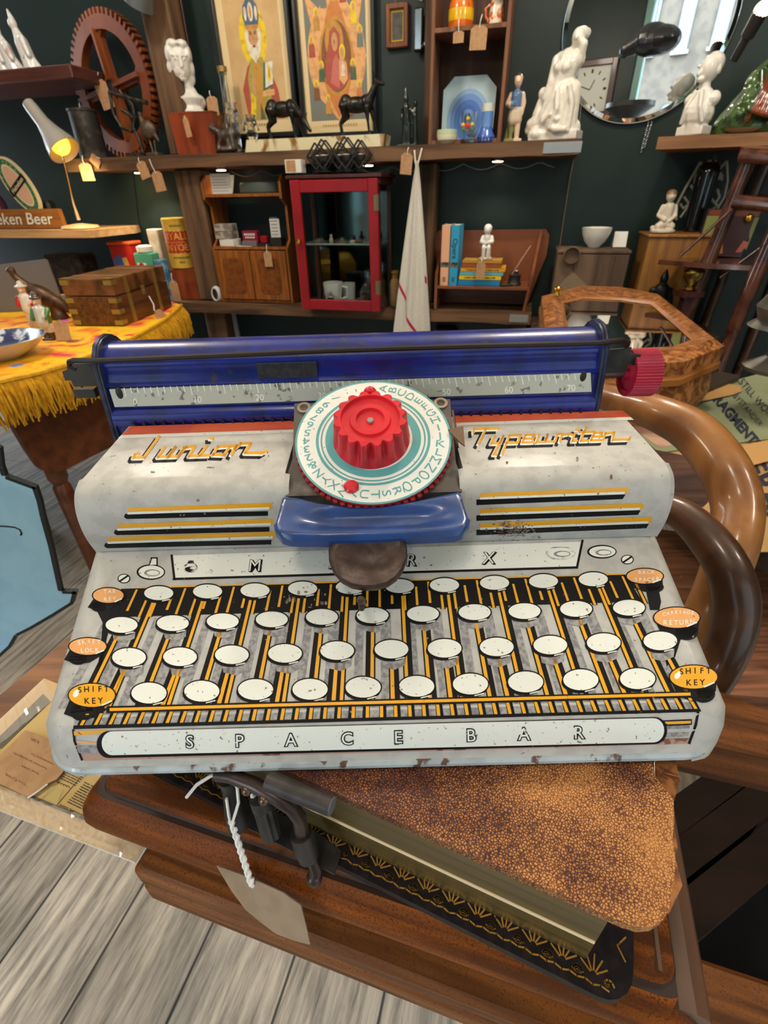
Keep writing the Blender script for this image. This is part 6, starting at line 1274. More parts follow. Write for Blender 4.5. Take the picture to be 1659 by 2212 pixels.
# beer signs
bgreen, bcream, bblk = mat('sign_green', '#2f6b46', .35), mat('sign_cream', '#d8c8a4', .4), mat('sign_black', '#17181a', .4)
c0 = wq(45, 401, .22); sg = thing('beer_sign', 'oval green and cream beer sign tilted on the pale left shelf', 'sign', tuple(c0), WROT)
tl_ = R(28); eu_ = WU*math.cos(tl_)-Vector((0, 0, 1))*math.sin(tl_); ez_ = Vector((0, 0, 1))*math.cos(tl_)+WU*math.sin(tl_)
def local(v): return Matrix.Rotation(-WROT, 3, 'Z') @ v
le, lz = local(eu_), local(ez_); lz = Matrix.Rotation(R(48), 3, 'Y') @ Vector((1, 0, 0)); le = Matrix.Rotation(R(-42), 3, 'Y') @ Vector((1, 0, 0)); lz = Vector((le.z*-1, 0, le.x))
le, lz = Vector((.84, 0, .54)), Vector((-.54, 0, .84))
b = M(); b.prism(ellpts(0, 0, .062, .118, 40), (0, 0, 0), le, lz, .014, 0)
def oval(a, c, m, k): b.flat([Vector((0, -.0145-.0004*k, 0))+le*x+lz*y for x, y in ellpts(0, 0, a, c, 40)], m)
oval(.060, .115, 0, 0); oval(.055, .108, 1, 1); oval(.040, .088, 0, 2); oval(.034, .08, 3, 3)
b.flat([Vector((0, -.0165, 0))+le*x+lz*y for x, y in ((-.058, -.014), (.058, -.014), (.058, .016), (-.058, .016))], 2)
text3d(b, 'Heineken', Vector((0, -.0168, 0))+lz*.001, le, lz, .024, 0, bold=.02)
for r_, txt in ((1, 'LAGER BEER'), (-1, 'IIIIIIIII')):
    for i, ch in enumerate(txt):
        a = R(90+r_*0)-(i-(len(txt)-1)/2)*R(15)*r_ if r_ > 0 else R(-90)+(i-(len(txt)-1)/2)*R(15)
        o_ = Vector((0, -.0160, 0))+le*(.0475*math.cos(a))+lz*(.098*math.sin(a)); text3d(b, ch, o_, le, lz, .012, 0)
b.obj('oval_board', [bcream, bgreen, bblk, mat('sign_peach', '#d2a890', .4)], sg)
b = M(); b.box((.07, .04, -.10), (.05, .05, .09), bev=.01); b.obj('stand', bblk, sg)
u0, _ = wp(-40, 480, .27); u1, _ = wp(136, 480, .27); sgw = wood('sign_wood', '#96602c', '#7c4a1e', 'x', 20, .5)
t = wth('beer_plaque', 'long wooden plaque with white beer lettering on the left shelf', 'sign', (u0+u1)/2, .27, .944)
b = M(); w_ = u1-u0; b.prism([(-w_/2-.2, 0), (w_/2, 0), (w_/2-.012, .072), (-w_/2-.2, .072)], (0, .02, 0), (1, 0, 0), (0, .1, 1), .022, 0)
vs, fs = text2d('Heineken Beer', .062, bold=.012, align='RIGHT', shear=.1, sx=1.2); b.add([(w_/2-.05+x, -.0045+.1*(.036+y), .036+y) for x, y in vs], fs, 1); b.obj('board', [sgw, mat('white_lettering', '#d6d2c6', .5)], t)
t = wth('dark_bottle', 'dark purple bottle cut by the left picture edge behind the beer signs', 'bottle', wp(-2, 460, .2)[0], .2, .944)
b = M(); b.lathe([(.035, 0), (.04, .005), (.042, .10), (.02, .15), (.015, .22), (.018, .23), (.004, .231)], n=22, mf=[0, 0, 0, 1, 1, 1, 1]); b.obj('body', [mat('plum_glass', '#4a2436', .2, coat=.5), mat('green_foil', '#1f5a3a', .3)], t)
t = wth('yellow_cloth', 'small yellow and green cloth lying behind the wooden beer plaque', 'cloth', wp(15, 462, .2)[0], .17, .944)
b = M(); b.grid(lambda u, v: ((u-.5)*.13, (v-.5)*.08, .045*math.sin(math.pi*u)*math.sin(math.pi*v)*(.7+.4*math.sin(u*9+v*5))), 14, 10); b.obj('folds', mat('yellow_duster', '#c9a51e', .8, c2='#3f6a34', sc=14), t)
# things on the left end of the upper shelf
X = wX(*(lambda q: (q[0], .19, ZU))(wp(205, 342, .19)))
t = wth('black_canister', 'tall charred black cylinder beside the grey lamp shade on the shelf', 'canister', wp(205, 342, .19)[0], .19, ZU)
b = M(); b.lathe([(.05, 0), (.053, .006), (.052, .15), (.055, .152), (.055, .160), (.046, .161), (.045, .14), (.004, .139)], n=28); b.obj('body', mat('charred_black', '#26221f', .55, c2='#4a443e', sc=30, lo=.5, hi=.65, bump=.4, bsc=40), t)
b = M(); b.tube([(-.01, .0, .139), (-.012, .01, .18)], .002, 5); b.obj('wick', stringm, t)
iron = mat('cast_iron', '#2b2724', .4, metal=.6, c2='#4a4540', sc=60)
t = wth('corkscrew_stand', 'black cast iron stand with hooked arms in front of the toothed wheel', 'stand', wp(290, 335, .2)[0], .2, ZU)
qq = lambda x, y, d=.232: wq(x, y, d)
b = M(); b.box(wxy(wp(300, 335, .215)[0], .215, ZU+.006), (.08, .04, .012), rz=WROT); b.obj('base', iron, t, world=True)
b = M(); b.tube([qq(309, 330), qq(300, 300), qq(287, 275), qq(290, 250), qq(286, 228), qq(270, 205)], [.006, .006, .007, .008, .008, .006], 8); b.obj('curved_post', iron, t, world=True)
for P, r_ in (([qq(236, 199), qq(262, 206), qq(285, 214), qq(318, 222)], .0075), ([qq(258, 195), qq(268, 210)], .004), ([qq(264, 237), qq(292, 255)], .008), ([qq(236, 200), qq(245, 245), qq(262, 275), qq(285, 285)], .006), ([qq(281, 208), qq(277, 220)], .004)):
    b = M(); b.tube(P, r_, 8); b.obj('hook_arm', iron, t, world=True)
X = wX(wp(332, 335, .2)[0], .2, ZU)
o = blob('wader_ornament', [('b', (0, 0, .006), (.06, .045, .012)), ('c', (.0, 0, .01), (-.004, 0, .05), .004), ('c', (.012, 0, .01), (.016, 0, .05), .004), ('e', (0, 0, .085), (.034, .018, .03)), ('c', (-.015, 0, .10), (-.022, 0, .125), .012, .008), ('e', (-.022, 0, .132), (.011, .009, .010)), ('c', (-.03, 0, .13), (-.05, 0, .118), .004, .002), ('c', (.02, 0, .075), (.036, 0, .05), .01, .005)], mat('grey_brown_bronze', '#4f4237', .5, metal=.3, c2='#6a5a4a', sc=40), .0028, X=X, it=2)
o['label'] = 'grey brown bird ornament on a small base beside the wooden post'; o['category'] = 'ornament'
t = wth('spot_lamp', 'grey metal spot lamp at the top edge above the toothed wheel', 'lamp', wp(300, 10, .25)[0], .25, 1.60)
b = M(); b.lathe([(.02, .10), (.035, .09), (.05, .0), (.047, 0), (.03, .085)], (0, 0, 0), 24, ax=(.5, -.2, .8)); b.obj('housing', mat('grey_spot_metal', '#6d7072', .4, metal=.6), t)
b = M(); b.box((wxy(*(lambda q: (q[0], .015))(wp(388, 20, .015)))+Vector((0, 0, 1.66))), (.03, .012, .36), rz=WROT, bev=.002); b.thing('wooden_batten', 'narrow dark red batten on the wall between the post and the bishop print', 'batten', mat('dark_red_batten', '#4a1f1a', .4))
# ---------------------------------------------------------------- table with yellow cloth
TZ = .70
tcx, tcy = -1.36, 1.63
edge_px = [(-160, 868), (-80, 846), (0, 827), (87, 808), (150, 789), (215, 764), (269, 741), (312, 719), (347, 699), (372, 680), (385, 668), (392, 660)]
EP = [onz(x, y, TZ) for x, y in edge_px]
back = [Vector((-1.0, 2.30, TZ)), Vector((-1.35, 2.36, TZ)), Vector((-1.8, 2.2, TZ)), Vector((-2.0, 1.7, TZ)), Vector((-1.8, 1.2, TZ)), Vector((-1.4, .95, TZ))]
outl = [(p.x, p.y) for p in EP+back]
cherry = wood('cherry_table_wood', '#6e3a1c', '#522811', 'x', 9, .35, coat=.3)
tb = thing('drop_leaf_table', 'reddish wooden drop leaf table under the yellow fringed cloth', 'table', (tcx, tcy, 0))
sc_ = lambda k: [(tcx+(x-tcx)*k, tcy+(y-tcy)*k) for x, y in outl]
b = M(); b.prism(sc_(.985), (0, 0, TZ-.024), (1, 0, 0), (0, 1, 0), .022); b.obj('table_top', cherry, tb, world=True)
pf = onz(17, 903, .62); pf2 = onz(300, 880, .62)
# hanging leaf: a vertical board below the front edge
LF0 = onz(15, 840, TZ-.03); LF1 = onz(245, 765, TZ-.03); fd = (LF1-LF0); fd.z = 0; fl_ = fd.length; fd.normalize(); fn = Vector((fd.y, -fd.x, 0))
def onleaf(x, y): return onplane(x, y, LF0, fn)
LP = [onleaf(x, y) for x, y in ((8, 850), (17, 900), (36, 935), (60, 975), (83, 1008), (96, 1017), (112, 1020), (140, 1016), (200, 985), (262, 955), (300, 930), (300, 800))]
lo_ = [((p-LF0).dot(fd), p.z-LF0.z) for p in LP]
b = M(); b.prism(lo_, LF0, fd, (0, 0, 1), -.016 if fd.cross(Vector((0, 0, 1))).dot(fn) > 0 else .016); b.obj('hanging_leaf', cherry, tb, world=True)
lp_ = [onplane(x, y, LF0-fn*.05, fn) for x, y in ((116, 1010), (175, 1140))]
dirl = (lp_[1]-lp_[0])
b = M(); q0, q1 = lp_; q2 = Vector((q1.x+.0, q1.y+.0, 0.0))
b.lathe([(.010, 0), (.014, .02), (.022, q0.z-.36 if q0.z > .4 else .1), (.024, q0.z-.06), (.018, q0.z-.05), (.027, q0.z-.03), (.026, q0.z+.04), (.026, TZ-.03)], (q0.x, q0.y, 0), 18); b.obj('leg', cherry, tb, world=True)
for x, y in ((-1.1, 2.15), (-1.75, 1.9), (-1.65, 1.35)):
    b = M(); b.lathe([(.010, 0), (.016, .02), (.024, .4), (.018, .43), (.027, .46), (.026, TZ-.03)], (x, y, 0), 14); b.obj('leg', cherry, tb, world=True)
def batik():
    m = bpy.data.materials.new('yellow_batik_cloth'); m.use_nodes = True; nt = m.node_tree; N, L = nt.nodes, nt.links; b = N['Principled BSDF']; tc = N.new('ShaderNodeTexCoord')
    n1 = N.new('ShaderNodeTexNoise'); n1.inputs['Scale'].default_value = 7.5; n1.inputs['Detail'].default_value = 3; n1.inputs['Distortion'].default_value = 1.6; L.new(tc.outputs['Object'], n1.inputs['Vector'])
    v = N.new('ShaderNodeTexVoronoi'); v.inputs['Scale'].default_value = 7; L.new(tc.outputs['Object'], v.inputs['Vector'])
    r = N.new('ShaderNodeValToRGB'); L.new(n1.outputs['Fac'], r.inputs[0]); e = r.color_ramp.elements; e[0].position = .30; e[0].color = (*lin('#c41450'), 1); e[1].position = .8; e[1].color = (*lin('#5f9a3c'), 1)
    for p_, c_ in ((.36, '#d4205a'), (.40, '#e8761c'), (.46, '#f0a516'), (.54, '#f2c51a'), (.62, '#eeb81c'), (.66, '#e8861e'), (.70, '#8a5a86'), (.74, '#d8d070')): q_ = e.new(p_); q_.color = (*lin(c_), 1)
    mx = N.new('ShaderNodeMix'); mx.data_type = 'RGBA'; mr = N.new('ShaderNodeMapRange'); mr.inputs['From Min'].default_value = .12; mr.inputs['From Max'].default_value = .16; mr.inputs['To Min'].default_value = .8; mr.inputs['To Max'].default_value = 0; L.new(v.outputs['Distance'], mr.inputs['Value']); L.new(mr.outputs[0], mx.inputs['Factor']); L.new(r.outputs[0], mx.inputs['A'])
    mx2 = N.new('ShaderNodeHueSaturation'); L.new(v.outputs['Color'], mx2.inputs['Color']); mx2.inputs['Saturation'].default_value = 1.2; mx2.inputs['Value'].default_value = .8; L.new(mx2.outputs[0], mx.inputs['B'])
    L.new(mx.outputs['Result'], b.inputs['Base Color']); b.inputs['Roughness'].default_value = .75; return m
cl_t = thing('table_cloth', 'yellow and pink patterned cloth with long golden fringe on the left table', 'cloth', (tcx, tcy, TZ))
b = M(); b.prism(outl, (0, 0, TZ), (1, 0, 0), (0, 1, 0), .003); b.obj('cloth_sheet', batik(), cl_t, world=True)
fy = mat('golden_fringe', '#dca51a', .7, c2='#c48a10', sc=60)
b = M(); b.tube([p+Vector((0, 0, .002)) for p in EP], .006, 6); b.obj('hem_cord', fy, cl_t, world=True)
b = M(); random.seed(5)
tot = [0]; 
for i in range(len(EP)-1): tot.append(tot[-1]+(EP[i+1]-EP[i]).length)
ns = 330
for k in range(ns):
    s_ = tot[-1]*k/(ns-1); i = max(j for j in range(len(EP)-1) if tot[j] <= s_+1e-9); f = (s_-tot[i])/(tot[i+1]-tot[i]); p = EP[i].lerp(EP[i+1], f); d = (EP[i+1]-EP[i]).normalized(); n = Vector((d.y, -d.x, 0))
    ln = random.uniform(.085, .105); j = lambda a: Vector((random.uniform(-a, a), random.uniform(-a, a), 0)); o1 = .012+.012*random.random()
    b.tube([p, p+n*o1-Vector((0, 0, ln*.3))+j(.002), p+n*(o1+.002)-Vector((0, 0, ln*.65))+j(.006), p+n*(o1*.9)-Vector((0, 0, ln))+j(.008)], [.0024, .0028, .0026, .0018], 4, caps=True)
fo = b.obj('fringe', fy, cl_t, world=True); fo['kind'] = 'stuff'
# brass bound chest
CB = Vector((-.828, 1.672, TZ+.0035)); CC = Vector((-.787, 2.004, 0)); crz = math.atan2(CC.y-CB.y, CC.x-CB.x)-math.pi/2
ch = thing('brass_bound_chest', 'wooden writing chest with brass corners and straps on the yellow cloth', 'chest', tuple(CB), crz)
chw = wood('chest_walnut', '#6d4224', '#42240f', 'y', 18, .4, coat=.3); chs = mat('figured_chest_wood', '#7a4c2a', .4, c2='#4a2c16', sc=16, coat=.3)
W_, D_, H_ = .172, .335, .142
b = M(); b.box((-W_/2, D_/2, .045), (W_, D_, .088), bev=.002); b.obj('body', chw, ch)
b = M(); b.box((-W_/2, D_/2, .116), (W_, D_, .050), bev=.003); b.obj('lid', chs, ch)
brs = mat('aged_brass_inlay', '#a8924e', .35, metal=.6)
for y in (.075, .255): b = M(); b.box((-W_/2, y, .045), (W_+.001, .020, .0885)); b.box((-W_/2, y, .116), (W_+.001, .020, .0505)); b.obj('strap', brs, ch)
for z, zz in ((.012, 1), (.045, 1), (.078, 1), (.130, 0)):
    for x in (0, -W_):
        b = M(); sx = 1 if x == 0 else -1
        b.box((x-sx*.013, -.0004, z), (.028, .0012, .014)); b.box((x+sx*.0004, .013, z), (.0012, .028, .014))
        if z > .1: b.box((x-sx*.013, .013, .1412), (.028, .028, .0012))
        b.obj('corner_mount', brs, ch)
b = M(); b.box((.0006, .165, .085), (.0015, .022, .028), bev=.0005); b.lathe([(.002, 0), (.004, .001), (.004, .003)], (.001, .165, .082), 12, ax=(1, 0, 0)); b.obj('lock_plate', brs, ch)
tg2 = thing('price_tag', 'brown tag on white string at the lock of the brass bound chest', 'tag', tuple(CB))
b = M(); P = [onplane(x, y, CB+Vector((.05, .08, 0)), Vector((1, -.6, .3)).normalized()) for x, y in ((333, 671), (345, 667), (370, 690), (361, 706), (338, 688))]; b.flat(P); b.flat([p+Vector((-.0006, .0004, 0)) for p in P[::-1]]); b.obj('card', kraft_t, tg2, world=True)
b = M(); b.tube([onplane(322, 640, CB+Vector((.02, .16, 0)), Vector((1, -.3, 0)).normalized()), onplane(332, 658, CB+Vector((.045, .08, 0)), Vector((1, -.6, .3)).normalized()), P[0]], .002, 5); b.obj('string', stringm, tg2, world=True)
# bird, laptop, figurines, bowl
X = Matrix.Translation(onz(126, 688, TZ+.004)) @ Matrix.Scale(.82, 4)
o = blob('bird_carving', [('c', (.01, 0, .004), (.0, 0, .05), .035, .018), ('e', (-.03, 0, .09), (.075, .034, .036), Matrix.Rotation(R(32), 3, 'Y')), ('c', (-.07, 0, .115), (-.115, 0, .165), .022, .013), ('c', (-.115, 0, .165), (-.120, 0, .185), .013, .014), ('e', (-.122, 0, .188), (.018, .013, .013)), ('c', (-.135, 0, .187), (-.152, 0, .182), .006, .002), ('c', (.02, 0, .065), (.075, 0, .02), .026, .010)], mat('brown_bird_bronze', '#5a3f28', .4, metal=.3, c2='#3c2a1a', sc=30), .004, X=X, it=2)
o['label'] = 'brown carved bird with raised head between the laptop and the chest'; o['category'] = 'carving'
lg = mat('grey_laptop_lid', '#6f6e6e', .4, metal=.3)
lt = thing('laptop', 'grey laptop with raised lid seen from behind at the left edge', 'laptop', tuple(onz(60, 705, TZ+.0035)))
q0 = onz(116, 668, TZ+.004); nl_ = Vector((.18, -1, 0)).normalized(); 
LPp = [onplane(x, y, q0, nl_) for x, y in ((-90, 582), (98, 559), (104, 562), (138, 655), (118, 667), (-90, 715))]; lx = Vector((-nl_.y, nl_.x, 0)); 
b = M(); b.prism([((p-q0).dot(lx), max(p.z-q0.z, 0)) for p in LPp], q0, lx, (0, 0, 1), .007); b.obj('lid', lg, lt, world=True)
b = M(); cq = q0-nl_*.12-lx*.15; b.box(cq+Vector((0, 0, .007)), (.32, .23, .014), rz=math.atan2(lx.y, lx.x), bev=.003); b.obj('base', lg, lt, world=True)
def minifig(px, py, coat, lb, rz):
    X = Matrix.Translation(onz(px, py, TZ+.004)) @ Matrix.Rotation(rz, 4, 'Z'); inv = X.inverted()
    def f(c):
        p = inv @ c
        if p.z > .098: return 3 if p.z > .112 else 2
        if p.z > .045: return 0 if p.y > -.004 or abs(p.x) > .016 else 1
        return 1 if p.z > .02 else 3
    o = blob('toby_figurine', [('b', (0, 0, .003), (.035, .03, .006)), ('c', (-.009, 0, .005), (-.009, 0, .045), .008, .010), ('c', (.009, 0, .005), (.009, 0, .045), .008, .010), ('c', (0, 0, .05), (0, 0, .082), .021, .018), ('c', (-.02, 0, .082), (-.026, -.006, .06), .008, .007), ('c', (.02, 0, .082), (.016, -.018, .064), .008, .007), ('c', (0, 0, .09), (0, 0, .098), .009), ('e', (0, -.002, .106), (.012, .013, .013)), ('e', (0, 0, .116), (.02, .018, .005)), ('c', (0, 0, .116), (0, 0, .124), .012, .009), ('c', (0, -.014, .104), (0, -.017, .103), .003)], [coat, porc('figure_white_'+lb[:5], '#d9d2c6'), porc('figure_face_'+lb[:5], '#d8b59c'), porc('figure_hat_'+lb[:5], '#c9bfb0' if 'red' in lb else '#4a3026')], .0022, X=X, it=1, mf=f)
    o['label'] = lb; o['category'] = 'figurine'
minifig(76, 700, porc('figure_red_coat', '#b8281e'), 'small porcelain figurine in a red coat on the yellow cloth', .2); minifig(110, 733, porc('figure_green_coat', '#4d7a44'), 'small porcelain figurine in a green coat on the yellow cloth', .1)
def ltag(P, lb, base):
    t = thing('price_tag', lb, 'tag', tuple(base)); nrm = Vector((.1, -1, .35)).normalized(); q = [onplane(x, y, base, nrm) for x, y in P]; b = M(); b.flat(q); b.flat([p-nrm*.0008 for p in q[::-1]]); b.obj('card', kraft_t, t, world=True)
ltag(((66, 682), (84, 690), (96, 722), (92, 728), (72, 726), (62, 700)), 'brown card tag leaning on the red coated figurine', onz(80, 727, TZ+.004))
ltag(((115, 697), (128, 690), (145, 697), (155, 735), (122, 736)), 'brown card tag leaning on the green coated figurine', onz(138, 737, TZ+.004))
bwm = mat('blue_white_china', '#c6ccd8', .12, c2='#1c2a58', sc=26, lo=.46, hi=.52, coat=.7); whc = porc('china_white', '#c9c5bd')
bp_ = onz(8, 772, TZ+.004)
t = thing('china_bowl', 'blue and white china bowl cut by the left picture edge on the cloth', 'bowl', tuple(bp_))
b = M(); b.lathe([(.045, 0), (.05, .004), (.085, .022), (.112, .047), (.114, .05), (.108, .049), (.08, .028), (.04, .012), (.002, .010)], n=40, mf=[1, 1, 1, 1, 0, 0, 0, 0]); b.obj('body', [bwm, whc], t)
t = thing('lacquer_cup', 'dark brown cup with patterned rim standing inside the china bowl', 'cup', tuple(bp_+Vector((-.025, -.005, .016))))
b = M(); b.lathe([(.02, 0), (.025, .003), (.030, .05), (.031, .055), (.028, .054), (.02, .008)], n=26, mf=[0, 0, 0, 1, 0, 0]); b.obj('body', [mat('dark_brown_lacquer', '#2a1712', .2, coat=.5), bwm], t)
# tins behind the chest on the lower shelf
def onlow(name, lb, cat, x, d, group=None, rz=0): u, _ = wp(x, 600, d); return wth(name, lb, cat, u, d, ZL-.002, group, rz)
t = onlow('red_tin', 'red picture tin with orange rim behind the brass bound chest', 'tin', 288, .14)
b = M(); b.X = Matrix.Diagonal((1, 1, 1.24, 1)); b.box((0, 0, .09), (.115, .08, .18), 0, bev=.006); b.box((0, 0, .183), (.122, .086, .012), 1, bev=.004)
for P, m_ in (([(-.05, .13), (-.01, .15), (.02, .12), (.03, .08), (0, .09), (-.03, .07)], 2), ([(.0, .135), (.025, .14), (.035, .10), (.04, .05), (.0, .05), (.01, .09)], 3), ([(-.045, .1), (-.02, .11), (-.01, .06), (-.04, .05)], 4)): b.flat([(x, -.0405-.0003*m_, z) for x, z in P], m_)
b.obj('body', [mat('red_tin_paint', '#a8201e', .35), mat('orange_rim', '#c8501e', .4), mat('tin_blue', '#3f5a98', .4), mat('tin_ochre', '#c09a4a', .4), mat('tin_white', '#c9c0b8', .4)], t)
t = onlow('green_tin', 'mint green tea caddy with white cap behind the brass bound chest', 'tin', 328, .20)
b = M(); b.X = Matrix.Diagonal((1, 1, 1.3, 1)); b.box((0, 0, .075), (.088, .06, .15), 0, bev=.004); b.lathe([(.03, .15), (.034, .153), (.034, .168), (.02, .172)], n=22, m=1); b.box((-.01, -.0305, .085), (.045, .001, .07), 1); b.lathe([(.006, 0), (.014, .0006), (.016, .001)], (-.012, -.031, .105), 16, 2, ax=(0, -1, 0)); b.obj('body', [mat('mint_tin', '#4f9a7c', .35), white_p, mat('tin_rose', '#b0283c', .4)], t)
t = onlow('blue_tin', 'small blue tin beside the mint green caddy', 'tin', 355, .21); b = M(); b.lathe([(.026, 0), (.028, .002), (.028, .165), (.026, .168), (.002, .168)], n=22); b.obj('body', mat('blue_tin_print', '#2d5678', .35, c2='#5a86a0', sc=40), t)
t = onlow('white_bottle', 'tall white and red carton behind the yellow mustard coloured tin', 'carton', 358, .10); b = M(); b.box((0, 0, .14), (.055, .05, .28), 0, bev=.004); b.box((.0, -.026, .06), (.04, .001, .10), 1); b.obj('body', [mat('worn_white_card', '#c6bdb0', .6, c2='#a89c90', sc=14), mat('worn_red_print', '#a04a4a', .6, c2='#c6bdb0', sc=40)], t)
t = onlow('wooden_block', 'brown wooden box under the yellow tin beside the post', 'box', 412, .13); b = M(); b.box((0, 0, .064), (.135, .10, .128), bev=.003); b.obj('body', mahog, t)
u, _ = wp(398, 570, .13)
t = wth('yellow_tin', 'tall yellow tin with red lettering on the brown wooden box', 'tin', u, .13, .782, rz=.5)
b = M(); ym, rm, gm = mat('yellow_tin_paint', '#c9a43c', .4, c2='#b8902c', sc=20), mat('tin_red_print', '#a8281e', .4), mat('tin_dark_print', '#3c4a28', .5)
b.lathe([(.055, 0), (.058, .003), (.058, .19), (.055, .194), (.05, .19), (.002, .19)], n=36)
r_ = .0586
for z0, z1 in ((.105, .145), (.062, .102)): b.grid(lambda u, v: (r_*math.sin((u-.5)*2.1), -r_*math.cos((u-.5)*2.1), z0+(z1-z0)*v+.002*math.sin(u*40)), 24, 2, 1)
for tx, z, s_, m_ in (('ITALL', .125, .038, 0), ('NTOES', .082, .036, 0)):
    vs, fs = text2d(tx, s_, bold=.015); b.add([(.0592*math.sin(x/.0592), -.0592*math.cos(x/.0592), z+y) for x, y in vs], fs, m_)
for z, n_ in ((.166, 6), (.044, 9), (.026, 3)):
    for k in range(n_): x = (k-(n_-1)/2)*.008; b.box((.0588*math.sin(x/.0588), -.0588*math.cos(x/.0588), z), (.005, .001, .007), 2, rz=x/.0588)
b.obj('body', [ym, rm, gm], t)
t = onlow('dark_basket', 'dark woven box behind the bird carving on the lower shelf', 'box', 165, .12); b = M(); b.box((0, 0, .09), (.2, .12, .18), bev=.01); b.obj('body', mat('dark_woven', '#2e221c', .7, c2='#4a3a2e', sc=40, bump=.5), t)
# ================================================================== RIGHT SIDE
bevm = mat('mirror_silver', '#eef2f2', .01, metal=1)
t = wth('round_mirror', 'large round mirror with polished edge hanging on the green wall at upper right', 'mirror', .905, .012, 1.497)
b = M(); b.lathe([(.254, 0), (.256, .003), (.244, .0062), (.002, .0063)], (0, 0, 0), 96, ax=(0, -1, 0)); b.obj('glass', bevm, t, smooth=8)
b = M(); b.tube([(.258*math.cos(2*math.pi*j/96), -.001, .258*math.sin(2*math.pi*j/96)) for j in range(96)], .0018, 6, closed=True); b.obj('rim', chrome, t)
for s_, e_ in (((1401, 262), (1384, 328)), ((1408, 262), (1391, 318))):
    b = M(); A, B_ = wq(*s_, .008), wq(*e_, .008); n_ = 14
    for k in range(n_):
        c_ = A.lerp(B_, (k+.5)/n_); a_ = (B_-A).normalized(); sd = WU if k % 2 else WN; L_ = (B_-A).length/n_*.75
        b.tube([c_+a_*L_*math.cos(q*math.pi/4)+sd*.003*math.sin(q*math.pi/4) for q in range(8)], .0009, 4, closed=True)
    b.thing('mirror_chain', 'fine steel chain hanging below the round mirror, %s strand' % ('longer' if s_[0] == 1401 else 'shorter'), 'chain', chrome)
t = wth('wall_shelf', 'brown plank shelf under the white bust and green ceramic at upper right', 'shelf', 0, 0, 0)
b = M(); b.prism([(1.056, -.0), (1.80, 0), (1.80, -.27), (.972, -.25)], (0, 0, 1.152), (1, 0, 0), (0, 1, 0), .032); b.obj('board', wood('brown_plank', '#8f6440', '#6e4a2c', 'x', 12, .6), t)
X = wX(1.080, .19, 1.186)
o = blob('composer_bust', [('b', (-.0, .0, .012), (.08, .06, .024)), ('c', (0, 0, .02), (.003, 0, .055), .034, .040), ('c', (.003, 0, .055), (.005, 0, .09), .044, .030), ('c', (-.03, 0, .088), (.036, 0, .088), .02, .02), ('c', (.004, -.002, .10), (.0, -.006, .13), .017, .016), ('e', (.004, -.004, .160), (.027, .034, .034)), ('e', (.006, .008, .172), (.028, .032, .028)), ('c', (-.006, -.030, .158), (-.008, -.040, .146), .004, .006), ('e', (-.004, -.030, .134), (.012, .010, .008)), ('c', (-.02, -.028, .165), (.012, -.032, .167), .004), ('t', [(-.03, -.03, .03), (-.02, -.04, .07), (-.008, -.026, .11)], .006), ('t', [(.035, -.03, .03), (.022, -.042, .07), (.008, -.026, .11)], .006), ('e', (.03, .0, .155), (.006, .009, .012))], porc('bisque_white', '#ddd8cf'), .0026, X=X @ Matrix.Rotation(R(-40), 4, 'Z'), it=2)
o['label'] = 'small white bust of a bald man on the right plank shelf'; o['category'] = 'bust'
random.seed(11); X = wX(1.185, .17, 1.185)
pr = [('c', (0, 0, .02), (.08, 0, .12), .05, .055), ('c', (.02, 0, .02), (.12, 0, .03), .045, .05), ('c', (.05, 0, .12), (.12, .0, .20), .045, .03), ('c', (.0, -.03, .03), (.03, -.03, .09), .035, .03)]
for k in range(70):
    q_ = pr[random.randrange(4)]; f = random.random(); c_ = Vector(q_[1]).lerp(Vector(q_[2]), f); a_, e_ = random.uniform(-2.6, -.5), random.uniform(-.9, .9); rr_ = q_[3]*.93
    pr.append(('e', c_+Vector((rr_*math.cos(a_)*math.cos(e_), rr_*math.sin(a_)*math.cos(e_), rr_*math.sin(e_))), random.uniform(.006, .012)))
for k in range(6): pr.append(('t', [(.03+.012*k, -.04, .15-.006*k), (.04+.01*k, -.062, .10-.006*k), (.02+.014*k, -.072, .05-.004*k)], .009))
inv = X.inverted()
o = blob('glazed_ceramic', pr, [porc('green_majolica', '#3e5a28', c2='#24381c', sc=30), porc('brown_majolica', '#8a3e18', c2='#5e2810', sc=30)], .004, X=X, it=1, mf=lambda c: 1 if (inv @ c).y < -.052 and .01 < (inv @ c).x-(.15-(inv @ c).z)*-.2-.035 < .09 and (inv @ c).z > .03 else 0)
o['label'] = 'glossy green and brown glazed ceramic group right of the white bust'; o['category'] = 'ceramic'
t = wth('brown_leaf_dish', 'pale brown leaf shaped dish lying on the right plank shelf', 'dish', wp(1600, 275, .2)[0]+.0, .225, 1.186); b = M(); b.lathe([(.01, 0), (.03, .004), (.042, .012), (.02, .006)], n=24, sx=1.2, sy=.7); b.obj('body', mat('pale_brown_card', '#a98a66', .6), t)
t = thing('spot_lamp', 'grey metal spot lamp with glowing tip at the right picture edge', 'lamp', tuple(wxy(1.225, .2, 1.47)))
b = M(); A, B_ = wq(1585, 130, .16), wq(1646, 22, .22); b.tube([A, A.lerp(B_, .45), A.lerp(B_, .5), B_], [.011, .012, .018, .02], 14); b.obj('tube', mat('dull_lamp_tube', '#3c3a3a', .35, metal=.6), t, world=True); b = M(); b.ell(B_, .0205); b.obj('bulb', mat('spot_bulb_glow', '#fff0d0', .4, emit=6, emitc='#ffe0b0'), t, world=True)
